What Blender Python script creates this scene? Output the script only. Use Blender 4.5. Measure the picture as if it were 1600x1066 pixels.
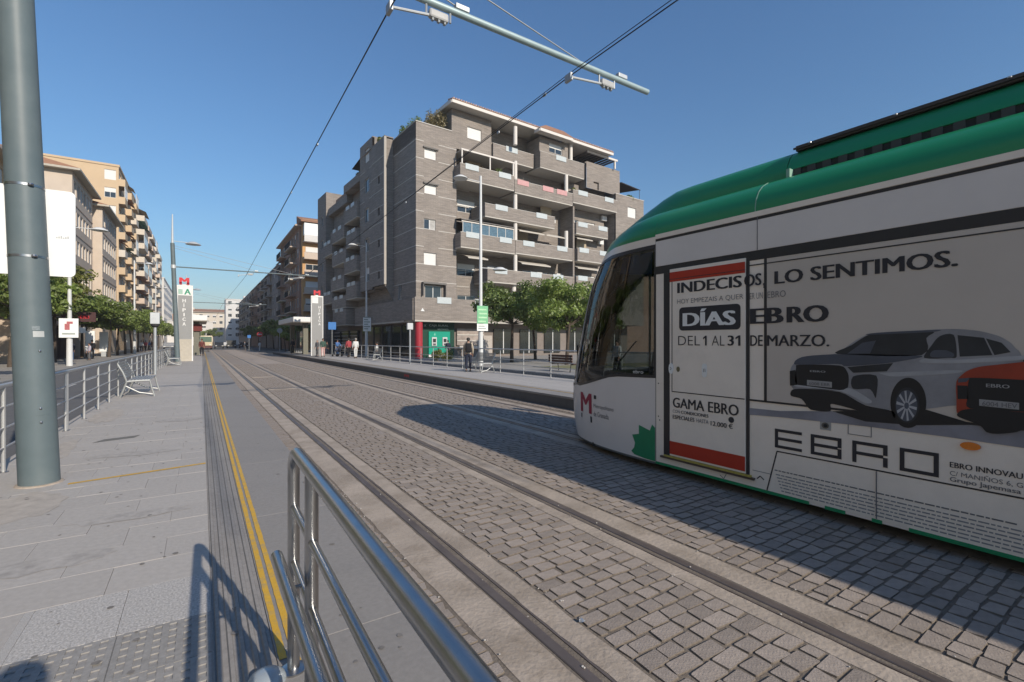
import bpy, bmesh, math, random
from mathutils import Vector, Matrix
R = math.radians
random.seed(7)
scene = bpy.context.scene
for o in list(bpy.data.objects):
    bpy.data.objects.remove(o, do_unlink=True)
COL = scene.collection

# ------------------------------------------------------------ camera
YAW = math.atan2(485, 745)
cam_d = bpy.data.cameras.new('camera')
cam_d.sensor_width = 36.0
cam_d.lens = 745 * 36.0 / 1600
cam_d.clip_start = 0.05
cam_d.clip_end = 3000
cam = bpy.data.objects.new('camera', cam_d)
COL.objects.link(cam)
cam.location = (0, 0, 1.8)
cam.rotation_euler = (R(90), 0, -YAW)
scene.camera = cam

# ------------------------------------------------------------ sky and sun
SUN_EL = R(27.6)
SUN_AZ = math.atan2(0.194, -0.98)          # direction towards the sun, measured from +Y to +X
world = bpy.data.worlds.new('World')
scene.world = world
world.use_nodes = True
wn = world.node_tree
wn.nodes.clear()
sky = wn.nodes.new('ShaderNodeTexSky')
sky.sky_type = 'NISHITA'
sky.sun_disc = False
sky.sun_elevation = SUN_EL
sky.sun_rotation = SUN_AZ
sky.altitude = 0
sky.air_density = 1.6
sky.dust_density = 0.3
sky.ozone_density = 10.0
bg = wn.nodes.new('ShaderNodeBackground')
bg.inputs['Strength'].default_value = 0.112
wo = wn.nodes.new('ShaderNodeOutputWorld')
wn.links.new(sky.outputs[0], bg.inputs[0])
wn.links.new(bg.outputs[0], wo.inputs[0])

sun_d = bpy.data.lights.new('sun', 'SUN')
sun_d.energy = 4.3
sun_d.angle = R(0.53)
sun_d.color = (1.0, 0.90, 0.77)
sun = bpy.data.objects.new('sun', sun_d)
COL.objects.link(sun)
to_sun = Vector((math.sin(SUN_AZ) * math.cos(SUN_EL), math.cos(SUN_AZ) * math.cos(SUN_EL), math.sin(SUN_EL)))
sun.rotation_euler = (-to_sun).to_track_quat('-Z', 'Y').to_euler()
sun.location = (10, -40, 40)

vs = scene.view_settings
vs.view_transform = 'Standard'
vs.look = 'None'
vs.exposure = 0.18
vs.gamma = 1.0
vs.use_curve_mapping = False
scene.render.engine = 'CYCLES'

# ------------------------------------------------------------ materials
MATS = {}
def M(name, col, rough=0.8, var=0.12, scale=6.0, bump=0.0, bscale=None, metal=0.0, spec=0.4, rnd=0.0, dirt=0.0, dcol=(0.05, 0.045, 0.04), dscale=1.2):
    if name in MATS:
        return MATS[name]
    m = bpy.data.materials.new(name)
    m.use_nodes = True
    nt = m.node_tree
    b = nt.nodes['Principled BSDF']
    b.inputs['Roughness'].default_value = rough
    b.inputs['Metallic'].default_value = metal
    b.inputs['Specular IOR Level'].default_value = spec
    tc = nt.nodes.new('ShaderNodeTexCoord')
    no = nt.nodes.new('ShaderNodeTexNoise')
    no.inputs['Scale'].default_value = scale
    no.inputs['Detail'].default_value = 6
    no.inputs['Roughness'].default_value = 0.65
    nt.links.new(tc.outputs['Object'], no.inputs['Vector'])
    mp = nt.nodes.new('ShaderNodeMapRange')
    mp.inputs['From Min'].default_value = 0.25
    mp.inputs['From Max'].default_value = 0.75
    mp.inputs['To Min'].default_value = 1 - var
    mp.inputs['To Max'].default_value = 1 + var
    nt.links.new(no.outputs['Fac'], mp.inputs['Value'])
    last = mp.outputs[0]
    if rnd:
        oi = nt.nodes.new('ShaderNodeObjectInfo')
        mr = nt.nodes.new('ShaderNodeMapRange')
        mr.inputs['To Min'].default_value = 1 - rnd
        mr.inputs['To Max'].default_value = 1 + rnd
        nt.links.new(oi.outputs['Random'], mr.inputs['Value'])
        mu = nt.nodes.new('ShaderNodeMath'); mu.operation = 'MULTIPLY'
        nt.links.new(last, mu.inputs[0]); nt.links.new(mr.outputs[0], mu.inputs[1])
        last = mu.outputs[0]
    vm = nt.nodes.new('ShaderNodeVectorMath'); vm.operation = 'SCALE'
    vm.inputs[0].default_value = col
    nt.links.new(last, vm.inputs['Scale'])
    cout = vm.outputs[0]
    if dirt:
        n2 = nt.nodes.new('ShaderNodeTexNoise')
        n2.inputs['Scale'].default_value = dscale
        n2.inputs['Detail'].default_value = 8
        n2.inputs['Roughness'].default_value = 0.7
        nt.links.new(tc.outputs['Object'], n2.inputs['Vector'])
        m2 = nt.nodes.new('ShaderNodeMapRange')
        m2.inputs['From Min'].default_value = 0.48
        m2.inputs['From Max'].default_value = 0.72
        m2.inputs['To Max'].default_value = dirt
        nt.links.new(n2.outputs['Fac'], m2.inputs['Value'])
        mx = nt.nodes.new('ShaderNodeMix'); mx.data_type = 'RGBA'
        nt.links.new(m2.outputs[0], mx.inputs['Factor'])
        nt.links.new(cout, mx.inputs['A'])
        mx.inputs['B'].default_value = (*dcol, 1)
        cout = mx.outputs['Result']
    nt.links.new(cout, b.inputs['Base Color'])
    if bump:
        n3 = nt.nodes.new('ShaderNodeTexNoise')
        n3.inputs['Scale'].default_value = bscale or scale * 6
        n3.inputs['Detail'].default_value = 5
        nt.links.new(tc.outputs['Object'], n3.inputs['Vector'])
        bp = nt.nodes.new('ShaderNodeBump')
        bp.inputs['Strength'].default_value = bump
        bp.inputs['Distance'].default_value = 0.01
        nt.links.new(n3.outputs['Fac'], bp.inputs['Height'])
        nt.links.new(bp.outputs[0], b.inputs['Normal'])
    MATS[name] = m
    return m

def glass_mat(name, tint, refl=0.9):
    m = bpy.data.materials.new(name); m.use_nodes = True
    nt = m.node_tree; nt.nodes.clear()
    out = nt.nodes.new('ShaderNodeOutputMaterial')
    tr = nt.nodes.new('ShaderNodeBsdfTransparent'); tr.inputs[0].default_value = (*tint, 1)
    gl = nt.nodes.new('ShaderNodeBsdfGlossy'); gl.inputs['Roughness'].default_value = 0.02
    gl.inputs[0].default_value = (refl, refl, refl, 1)
    fr = nt.nodes.new('ShaderNodeFresnel'); fr.inputs[0].default_value = 1.6
    mx = nt.nodes.new('ShaderNodeMixShader')
    nt.links.new(fr.outputs[0], mx.inputs[0]); nt.links.new(tr.outputs[0], mx.inputs[1]); nt.links.new(gl.outputs[0], mx.inputs[2])
    nt.links.new(mx.outputs[0], out.inputs[0])
    MATS[name] = m
    return m

def brick_mat(name, c1, c2, cm, bw=0.6, bh=0.1, axis_mix=True):
    """long thin facing brick: bricks are 2 px high in the photograph, so they stay in the material"""
    m = bpy.data.materials.new(name); m.use_nodes = True
    nt = m.node_tree; b = nt.nodes['Principled BSDF']
    b.inputs['Roughness'].default_value = 0.85
    tc = nt.nodes.new('ShaderNodeTexCoord')
    sp = nt.nodes.new('ShaderNodeSeparateXYZ'); nt.links.new(tc.outputs['Object'], sp.inputs[0])
    ad = nt.nodes.new('ShaderNodeMath'); ad.operation = 'ADD'
    nt.links.new(sp.outputs[0], ad.inputs[0]); nt.links.new(sp.outputs[1], ad.inputs[1])
    cb = nt.nodes.new('ShaderNodeCombineXYZ')
    nt.links.new(ad.outputs[0], cb.inputs[0]); nt.links.new(sp.outputs[2], cb.inputs[1])
    br = nt.nodes.new('ShaderNodeTexBrick')
    br.inputs['Color1'].default_value = (*c1, 1); br.inputs['Color2'].default_value = (*c2, 1); br.inputs['Mortar'].default_value = (*cm, 1)
    br.inputs['Scale'].default_value = 1.0; br.inputs['Mortar Size'].default_value = 0.012
    br.inputs['Brick Width'].default_value = bw; br.inputs['Row Height'].default_value = bh
    nt.links.new(cb.outputs[0], br.inputs['Vector'])
    no = nt.nodes.new('ShaderNodeTexNoise'); no.inputs['Scale'].default_value = 0.35; no.inputs['Detail'].default_value = 9; no.inputs['Roughness'].default_value = 0.7
    nt.links.new(cb.outputs[0], no.inputs['Vector'])
    st = nt.nodes.new('ShaderNodeMapping'); st.inputs['Scale'].default_value = (0.5, 5.0, 1)
    nt.links.new(cb.outputs[0], st.inputs[0])
    n2 = nt.nodes.new('ShaderNodeTexNoise'); n2.inputs['Scale'].default_value = 1.2; n2.inputs['Detail'].default_value = 4
    nt.links.new(st.outputs[0], n2.inputs['Vector'])
    a2 = nt.nodes.new('ShaderNodeMath'); a2.operation = 'ADD'
    nt.links.new(no.outputs['Fac'], a2.inputs[0]); nt.links.new(n2.outputs['Fac'], a2.inputs[1])
    mp = nt.nodes.new('ShaderNodeMapRange'); mp.inputs['From Min'].default_value = 0.7; mp.inputs['From Max'].default_value = 1.3
    mp.inputs['To Min'].default_value = 0.84; mp.inputs['To Max'].default_value = 1.16
    nt.links.new(a2.outputs[0], mp.inputs['Value'])
    vm = nt.nodes.new('ShaderNodeVectorMath'); vm.operation = 'SCALE'
    nt.links.new(br.outputs['Color'], vm.inputs[0]); nt.links.new(mp.outputs[0], vm.inputs['Scale'])
    nt.links.new(vm.outputs[0], b.inputs['Base Color'])
    bp = nt.nodes.new('ShaderNodeBump'); bp.inputs['Strength'].default_value = 0.4; bp.inputs['Distance'].default_value = 0.02
    nt.links.new(br.outputs['Fac'], bp.inputs['Height']); bp.invert = True
    nt.links.new(bp.outputs[0], b.inputs['Normal'])
    MATS[name] = m
    return m

# ------------------------------------------------------------ mesh helpers
class MB:
    def __init__(s):
        s.v, s.f, s.m = [], [], []
    def add(s, vs_, fs_, mi=0):
        n = len(s.v)
        s.v += [tuple(p) for p in vs_]
        for f in fs_:
            s.f.append([n + i for i in f]); s.m.append(mi)
        return s
    def box(s, x0, x1, y0, y1, z0, z1, mi=0):
        return s.add([(x0, y0, z0), (x1, y0, z0), (x1, y1, z0), (x0, y1, z0), (x0, y0, z1), (x1, y0, z1), (x1, y1, z1), (x0, y1, z1)],
                     [(0, 3, 2, 1), (4, 5, 6, 7), (0, 1, 5, 4), (1, 2, 6, 5), (2, 3, 7, 6), (3, 0, 4, 7)], mi)
    def bbox(s, x0, x1, y0, y1, z0, z1, b=0.01, mi=0):
        """box with chamfered edges"""
        bm = bmesh.new()
        bmesh.ops.create_cube(bm, size=1.0)
        for v in bm.verts:
            v.co = Vector(((x0 + x1) / 2 + v.co.x * (x1 - x0), (y0 + y1) / 2 + v.co.y * (y1 - y0), (z0 + z1) / 2 + v.co.z * (z1 - z0)))
        bmesh.ops.bevel(bm, geom=list(bm.edges), offset=b, segments=2, affect='EDGES', profile=0.5)
        bm.verts.index_update()
        s.add([v.co for v in bm.verts], [[v.index for v in f.verts] for f in bm.faces], mi)
        bm.free()
        return s
    def prism(s, pts, axis, lo, hi, mi=0):
        """extrude a 2-D polygon; axis 'x': pts=(y,z), 'y': pts=(x,z), 'z': pts=(x,y)"""
        def mk(p, h):
            return {'x': (h, p[0], p[1]), 'y': (p[0], h, p[1]), 'z': (p[0], p[1], h)}[axis]
        n = len(pts)
        vs_ = [mk(p, lo) for p in pts] + [mk(p, hi) for p in pts]
        fs_ = [list(range(n)), list(range(2 * n - 1, n - 1, -1))] + [(i, n + i, n + (i + 1) % n, (i + 1) % n) for i in range(n)]
        return s.add(vs_, fs_, mi)
    def tube(s, path, r, n=8, caps=True, mi=0, closed=False, sq=1.0):
        P = [Vector(p) for p in path]
        k = len(P)
        rr = [r] * k if not hasattr(r, '__len__') else list(r)
        rings = []
        up = None
        for i in range(k):
            a = P[i - 1] if (i > 0 or closed) else P[i]
            b = P[(i + 1) % k] if (i < k - 1 or closed) else P[i]
            t = (b - a).normalized()
            if up is None:
                ref = Vector((0, 0, 1)) if abs(t.z) < 0.9 else Vector((0, 1, 0))
                up = (ref - t * ref.dot(t)).normalized()
            else:
                up = (up - t * up.dot(t))
                up = up.normalized() if up.length > 1e-6 else Vector((0, 0, 1))
            si = t.cross(up)
            rings.append([P[i] + (up * math.cos(2 * math.pi * j / n) + si * math.sin(2 * math.pi * j / n) * sq) * rr[i] for j in range(n)])
        vs_ = [q for ring in rings for q in ring]
        fs_ = []
        for i in range(k if closed else k - 1):
            i2 = (i + 1) % k
            for j in range(n):
                j2 = (j + 1) % n
                fs_.append((i * n + j, i * n + j2, i2 * n + j2, i2 * n + j))
        if caps and not closed:
            fs_.append(list(range(n - 1, -1, -1)))
            fs_.append([(k - 1) * n + j for j in range(n)])
        return s.add(vs_, fs_, mi)
    def lathe(s, prof, n=12, c=(0, 0, 0), mi=0):
        vs_, fs_ = [], []
        for r, z in prof:
            for j in range(n):
                a = 2 * math.pi * j / n
                vs_.append((c[0] + r * math.cos(a), c[1] + r * math.sin(a), c[2] + z))
        for i in range(len(prof) - 1):
            for j in range(n):
                j2 = (j + 1) % n
                fs_.append((i * n + j, i * n + j2, (i + 1) * n + j2, (i + 1) * n + j))
        fs_.append(list(range(n - 1, -1, -1)))
        fs_.append([(len(prof) - 1) * n + j for j in range(n)])
        return s.add(vs_, fs_, mi)
    def grid(s, rows, mi=0):
        n = len(rows[0])
        fs_ = []
        for i in range(len(rows) - 1):
            for j in range(n - 1):
                fs_.append((i * n + j, i * n + j + 1, (i + 1) * n + j + 1, (i + 1) * n + j))
        return s.add([p for r in rows for p in r], fs_, mi)

ORG = {}
def mesh_of(name, mb, mats, smooth=None, org=(0, 0, 0)):
    me = bpy.data.meshes.new(name)
    me.from_pydata([(v[0] - org[0], v[1] - org[1], v[2] - org[2]) for v in mb.v], [], mb.f)
    if not isinstance(mats, (list, tuple)):
        mats = [mats]
    for m in mats:
        me.materials.append(m)
    if len(mats) > 1:
        me.polygons.foreach_set('material_index', mb.m)
    me.update()
    if smooth:
        me.shade_smooth()
        me.set_sharp_from_angle(angle=R(smooth))
    return me

def part(name, mb, mats, parent=None, smooth=None, loc=None, rotz=0.0, world=True):
    """one mesh object; with world=True the coordinates are world ones and the parent's origin is taken off"""
    org = ORG.get(parent, (0, 0, 0)) if (parent is not None and world) else (0, 0, 0)
    me = mb if isinstance(mb, bpy.types.Mesh) else mesh_of(name, mb, mats, smooth, org)
    o = bpy.data.objects.new(name, me)
    COL.objects.link(o)
    if parent is not None:
        o.parent = parent
        ORG[o] = org
    if loc is not None:
        o.location = loc
    if rotz:
        o.rotation_euler = (0, 0, rotz)
    return o

def tag(o, label, cat, group=None):
    o['label'] = label; o['category'] = cat
    if group: o['group'] = group
    return o

def thing(name, label, cat, loc=(0, 0, 0), rotz=0.0, group=None):
    o = bpy.data.objects.new(name, None)
    o.empty_display_size = 0.2
    COL.objects.link(o)
    o.location = loc; o.rotation_euler = (0, 0, rotz)
    ORG[o] = loc
    return tag(o, label, cat, group)

def structure(name, mb, mats, smooth=None, parent=None):
    o = part(name, mb, mats, parent, smooth)
    if parent is None: o['kind'] = 'structure'
    return o

def dup(root, loc, rotz=0.0, label=None, group=None, scale=None):
    r = root.copy(); COL.objects.link(r)
    r.location = loc; r.rotation_euler = (0, 0, rotz)
    if scale: r.scale = scale
    if label: r['label'] = label
    if group: r['group'] = group
    for ch in root.children:
        c = ch.copy(); COL.objects.link(c); c.parent = r
        for g in ch.children:
            d = g.copy(); COL.objects.link(d); d.parent = c
    return r

def text_mb(body, w, h, bold=0.0, depth=0.0, shear=0.0):
    """lettering as flat polygons scaled into a w x h rectangle, origin bottom left, in the xy plane"""
    cu = bpy.data.curves.new('lettering', 'FONT')
    cu.body = body; cu.size = 1.0; cu.offset = min(bold, 0.0); cu.resolution_u = 3; cu.shear = shear
    cu.fill_mode = 'FRONT'
    o = bpy.data.objects.new('lettering', cu); COL.objects.link(o)
    dg = bpy.context.evaluated_depsgraph_get(); dg.update()
    me = bpy.data.meshes.new_from_object(o.evaluated_get(dg))
    vs_ = [v.co.copy() for v in me.vertices]; fs_ = [list(p.vertices) for p in me.polygons]
    bpy.data.objects.remove(o, do_unlink=True); bpy.data.curves.remove(cu); bpy.data.meshes.remove(me)
    if bold > 0:            # heavier weight: three copies a hair apart, side by side
        n = len(vs_)
        base, fb = [v.copy() for v in vs_], [list(f) for f in fs_]
        for k, dx in ((1, bold), (2, -bold)):
            vs_ += [Vector((v.x + dx, v.y, k * 0.0003)) for v in base]
            fs_ += [[i + k * n for i in f] for f in fb]
    x0 = min(v.x for v in vs_); x1 = max(v.x for v in vs_); y0 = min(v.y for v in vs_); y1 = max(v.y for v in vs_)
    sx = w / (x1 - x0); sy = (h / (y1 - y0)) if h else sx
    return [((v.x - x0) * sx, (v.y - y0) * sy, v.z) for v in vs_], fs_

# shared materials
STEEL = M('brushed_steel', (0.42, 0.42, 0.42), rough=0.30, var=0.10, scale=14, metal=1.0)
STEEL_D = M('dull_galvanised_steel', (0.42, 0.44, 0.45), rough=0.5, var=0.12, scale=8, metal=0.6)
POLE = M('grey_green_pole_paint', (0.115, 0.150, 0.160), rough=0.5, var=0.08, scale=4, bump=0.03, dirt=0.25, dcol=(0.2, 0.21, 0.2), dscale=1.0)
WHITE = M('white_paint', (0.72, 0.72, 0.70), rough=0.5, var=0.05)
BLACK = M('black_rubber', (0.018, 0.018, 0.02), rough=0.6)
DARK = M('dark_interior', (0.03, 0.03, 0.033), rough=0.8)
RED = M('red_paint', (0.55, 0.02, 0.03), rough=0.5, var=0.05)
GLASSW = M('window_glass', (0.03, 0.04, 0.05), rough=0.08, var=0.3, scale=0.7, spec=0.8)
# ------------------------------------------------------------ ground, roads, track, platforms
ZP = 0.33
ASPH = M('asphalt', (0.1281, 0.1281, 0.1318), rough=0.9, var=0.16, scale=3, bump=0.3, bscale=90, dirt=0.3, dcol=(0.17, 0.165, 0.155), dscale=0.35)
GRND = M('ground_dust', (0.20, 0.18, 0.15), rough=0.95, var=0.2, scale=0.2)
PAVE = M('pavement_slabs', (0.3172, 0.2989, 0.2745), rough=0.9, var=0.18, scale=0.8, bump=0.2, dirt=0.4, dcol=(0.16, 0.15, 0.14))
KERB = M('granite_kerb', (0.2928, 0.2867, 0.2745), rough=0.85, var=0.15, scale=8, bump=0.2)
CONC = M('track_concrete', (0.405, 0.342, 0.280), rough=0.9, var=0.24, scale=2.2, bump=0.7, bscale=30, dirt=0.75, dcol=(0.22, 0.175, 0.13), dscale=2.0)
JOINT = M('sandy_joint_mortar', (0.19, 0.158, 0.126), rough=0.95, var=0.3, scale=9, bump=0.6, bscale=60)
COBB = M('granite_setts', (0.335, 0.285, 0.245), rough=0.85, var=0.22, scale=12, bump=0.5, bscale=70, rnd=0.17, dirt=0.5, dcol=(0.24, 0.20, 0.155), dscale=2.2)
GRIME = M('sett_side_grime', (0.165, 0.138, 0.112), rough=0.95, var=0.4, scale=18)
RAILM = M('worn_rail_steel', (0.17, 0.140, 0.125), rough=0.42, var=0.25, scale=3, metal=0.35)
GROOVE = M('rail_groove_grime', (0.035, 0.026, 0.02), rough=0.9)
SLAB = M('platform_granite', (0.42, 0.392, 0.36), rough=0.85, var=0.11, scale=26, bump=0.12, bscale=220, rnd=0.035, dirt=0.45, dcol=(0.30, 0.27, 0.235), dscale=0.6)
SLABJ = M('platform_joint', (0.355, 0.33, 0.3), rough=0.95)
EDGE = M('platform_edge_granite', (0.275, 0.258, 0.24), rough=0.8, var=0.12, scale=30, bump=0.12, bscale=240, rnd=0.04, dirt=0.25, dcol=(0.14, 0.14, 0.14), dscale=1.2)
RIBM = M('ribbed_strip', (0.3, 0.28, 0.258), rough=0.8, var=0.2, scale=30, dirt=0.3, dcol=(0.1, 0.095, 0.09))
YEL = M('worn_yellow_paint', (0.6496, 0.3808, 0.0392), rough=0.6, var=0.10, scale=30, dirt=0.85, dcol=(0.34, 0.29, 0.19), dscale=9)
SPECK = M('speckled_light_granite', (0.43, 0.41, 0.385), rough=0.85, var=0.55, scale=95, bump=0.2, bscale=200, rnd=0.04)

Y0, Y1 = -9.0, 150.0
structure('ground', MB().box(-900, 900, -300, 1500, -0.6, -0.10), GRND)
# left carriageway, left pavement, right carriageway, right pavement
structure('road', MB().box(-6.65, -2.05, -60, 420, -0.10, 0.03), ASPH)
structure('road', MB().box(11.95, 14.55, -60, 420, -0.10, 0.03), ASPH)
structure('road', MB().box(-2.05, 11.95, 112, 420, -0.10, 0.026), ASPH)
structure('pavement', MB().box(-40, -6.80, -60, 420, -0.1, 0.17), PAVE)
structure('pavement', MB().box(14.70, 80, -60, 420, -0.1, 0.17), PAVE)
mk = M('road_marking_paint', (0.55, 0.55, 0.53), rough=0.7, var=0.2, scale=12, dirt=0.5, dcol=(0.2, 0.2, 0.2), dscale=9)
for o_x in (-4.35,):
    mb = MB()
    for i in range(30):
        mb.box(o_x - 0.05, o_x + 0.05, 6 + i * 4.5, 8.2 + i * 4.5, 0.03, 0.034)
    structure('road_marking', mb, mk)
for x0, x1 in ((-6.80, -6.65), (14.55, 14.70)):
    ko = structure('kerb', MB().box(x0 + 0.01, x1 - 0.01, -60, 420, -0.1, 0.165), KERB)
    mb = MB().bbox(x0, x1, 0.008, 0.992, -0.05, 0.185, 0.015)
    me = mesh_of('kerb_stone', mb, KERB)
    for i in range(90):
        part('kerb_stone', me, None, ko, loc=(0, 4 + i, 0), world=False)

# ---- track beds
def bed(name, x0, x1, z=-0.0075):
    return structure(name, MB().box(x0, x1, Y0, Y1, -0.1, z), JOINT)
bedL = bed('track_bed', 1.02, 3.43)
bedM = bed('middle_strip', 3.44, 5.56)
bedR = bed('track_bed', 5.57, 8.12)

# setts ------------------------------------------------------------
def sett_geo(mb, cx, cy, w, d, rng, mi=0):
    hw, hd = w / 2 - 0.0065, d / 2 - 0.0065
    z = 0.001 + rng.uniform(-0.0018, 0.0018)
    j = lambda a: rng.uniform(-a, a)
    base, mid, top = [], [], []
    tz = (j(0.0011), j(0.0011))
    for sx, sy in ((-1, -1), (1, -1), (1, 1), (-1, 1)):
        jx, jy = j(0.012), j(0.009)
        # each corner is cut, so the stone has eight sides
        for k in (0, 1):
            ax, ay = (0.10, 0.0) if (k == 0) == (sx * sy < 0) else (0.0, 0.10)
            px = sx * hw * (1 - ax) + jx; py = sy * hd * (1 - ay * 1.2) + jy
            base.append((cx + px, cy + py, -0.05))
            mid.append((cx + px * 0.985, cy + py * 0.985, z - 0.0045))
            top.append((cx + px * 0.955, cy + py * 0.94, z + tz[0] * sx + tz[1] * sy))
    f = []
    for i in range(8):
        i2 = (i + 1) % 8
        f.append((i, i2, 8 + i2, 8 + i)); f.append((8 + i, 8 + i2, 16 + i2, 16 + i))
    mb.add(base + mid + top, f, 1)
    mb.f.append([len(mb.v) - 8 + i for i in range(8)]); mb.m.append(0)

rng = random.Random(11)
SETT = []
for k in range(10):
    mb = MB(); sett_geo(mb, 0, 0, 0.2, 0.13, rng)
    SETT.append(mesh_of('sett', mb, [COBB, GRIME]))

def lay(x0, x1, y_near, y_far, mean_w, row, angle=0.0):
    out = []
    y = y_near; k = 0
    while y < y_far:
        x = x0 - (mean_w * 0.5 if k % 2 else 0) * 1.0
        first = True
        while x < x1 - 0.02:
            w = mean_w * rng.uniform(0.78, 1.22)
            a, b = max(x, x0), min(x + w, x1)
            if x1 - b < 0.06: b = x1
            if b - a > 0.045:
                out.append(((a + b) / 2, y + row / 2 + rng.uniform(-0.004, 0.004) + angle * ((a + b) / 2 - x0), b - a, row * rng.uniform(0.95, 1.03)))
            x = b if b > x + 0.01 else x + w
        y += row; k += 1
    return out

def place_setts(bedo, stones, n_ind, vis):
    # the ones that show largest in the photograph become single stones
    def size(s):
        cx, cy = s[0], s[1]
        D = math.sin(YAW) * cx + math.cos(YAW) * cy
        L = math.cos(YAW) * cx - math.sin(YAW) * cy
        if D < 0.5: return 0
        u = 800 + 745 * L / D; v = 533 + 745 * 1.8 / D
        if not (-20 < u < 1620 and v < 1085): return 0
        if not vis(cx, cy): return 0
        return 1 / D
    st = sorted(stones, key=size, reverse=True)
    for s in st[:n_ind]:
        if size(s) <= 0:
            continue
        o = part('sett', rng.choice(SETT), None, bedo, loc=(s[0], s[1], rng.uniform(-0.0015, 0.0015)), world=False)
        o.scale = (s[2] / 0.2, s[3] / 0.13, 1)
        o.rotation_euler = (rng.uniform(-0.006, 0.006), rng.uniform(-0.006, 0.006), rng.uniform(-0.03, 0.03))
    rest = [s for s in st[:n_ind] if size(s) <= 0] + st[n_ind:]
    mb = MB()
    for s in rest:
        if s[1] < 42: sett_geo(mb, s[0], s[1], s[2], s[3], rng)
    o = part('setts_beyond', mb, [COBB, GRIME], bedo, world=False)
    o['kind'] = 'stuff'

sL = lay(2.04, 3.03, 0.3, 42, 0.185, 0.122, 0.03) + lay(1.17, 1.395, 0.3, 42, 0.5, 0.105)
place_setts(bedL, sL, 300, lambda x, y: True)
sM = lay(3.585, 5.42, 0.2, 42, 0.19, 0.125, 0.03)
place_setts(bedM, sM, 300, lambda x, y: x < 5.3)
sR = lay(6.02, 7.22, 3.0, 42, 0.2, 0.13) + lay(7.76, 8.1, 3.0, 42, 0.2, 0.13)
place_setts(bedR, sR, 120, lambda x, y: y > 8.5)

# beyond the last single setts the stones are too small to tell apart
for bd, xa, xb in ((bedL, 2.04, 3.03), (bedL, 1.17, 1.395), (bedM, 3.585, 5.42), (bedR, 6.02, 7.22), (bedR, 7.76, 8.1)):
    part('far_setts', MB().box(xa, xb, 42.0, Y1, -0.05, -0.001), COBB, bd)
# concrete strips and rails
def wavy_strip(x0, x1, z=0.0):
    rows = []
    n = 700
    r2 = random.Random(int(x0 * 1000))
    for i in range(n + 1):
        y = Y0 + (Y1 - Y0) * (i / n) ** 1.6
        a = x0 + r2.uniform(-0.006, 0.006); b = x1 + r2.uniform(-0.006, 0.006)
        rows.append([(a, y, -0.05), (a + 0.008, y, z - 0.004), ((a + b) / 2, y, z + r2.uniform(-0.001, 0.002)), (b - 0.008, y, z - 0.004), (b, y, -0.05)])
    return MB().grid([r[::-1] for r in rows])
for (bd, xr) in ((bedL, 1.745), (bedL, 3.28), (bedR, 5.72), (bedR, 7.30)):
    inner = 1 if xr in (1.745, 5.72) else -1      # the flange groove lies on the inner side
    hw = 0.036
    xa, xb = xr - hw, xr + hw
    # concrete on both sides
    part('concrete_strip', wavy_strip(*( (xr - 0.335, xa - 0.012) if inner > 0 else (xr - 0.245, xa - 0.055))), CONC, bd, smooth=40)
    part('concrete_strip', wavy_strip(*( (xb + 0.055, xr + 0.285) if inner > 0 else (xb + 0.012, xr + 0.295))), CONC, bd, smooth=40)
    mb = MB()
    head = [(-0.036, -0.05), (0.036, -0.05), (0.036, -0.004), (0.030, 0.001), (-0.030, 0.001), (-0.036, -0.004)]
    mb.prism([(xr + a, b) for a, b in head], 'y', Y0, Y1)
    lip = [(0.078, -0.05), (0.092, -0.05), (0.092, -0.002), (0.078, -0.002)]
    mb.prism([(xr + inner * a, b) for a, b in lip], 'y', Y0, Y1)
    ro = part('rail', mb, RAILM, bd)
    xg = (xb, xr + 0.078) if inner > 0 else (xr - 0.078, xa)
    part('flange_groove', MB().box(xg[0], xg[1], Y0, Y1, -0.09, -0.022), GROOVE, ro)

# bits of gravel and litter lying in the groove and on the concrete
CRUMB = M('crumbs', (0.42, 0.4, 0.37), rough=0.9, rnd=0.3)
mb = MB()
for i in range(150):
    y = rng.uniform(0.5, 6.0)
    x = rng.choice([1.80, 1.79, 3.22, 3.23, 1.42, 3.6, 2.06, 3.0]) + rng.gauss(0, 0.02)
    r = rng.uniform(0.003, 0.009)
    mb.lathe([(r * 0.5, 0), (r, r * 0.5), (r * 0.4, r)], 5, (x, y, -0.015 if abs(x - 1.8) < 0.03 or abs(x - 3.225) < 0.03 else 0.001))
o = part('grit', mb, CRUMB, bedL); o['kind'] = 'stuff'
mb = MB()
rr = [[(2.02 + 0.012 * i + rng.uniform(-.004, .004), 2.29 + 0.012 * j + rng.uniform(-.004, .004), 0.006 + rng.uniform(0, .02)) for i in range(4)] for j in range(4)]
mb.grid(rr)
tag(part('foil_litter', mb, M('foil', (0.6, 0.62, 0.64), rough=0.3, metal=0.7)), 'crumpled scrap of silver foil lying beside the rail concrete', 'litter')

# manhole-like cross seams of the track slab further off
for yy in (19.6, 26.5):
    part('seam_plate', MB().box(2.06, 3.02, yy, yy + 0.35, -0.02, 0.012), CONC, bedL)

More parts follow.
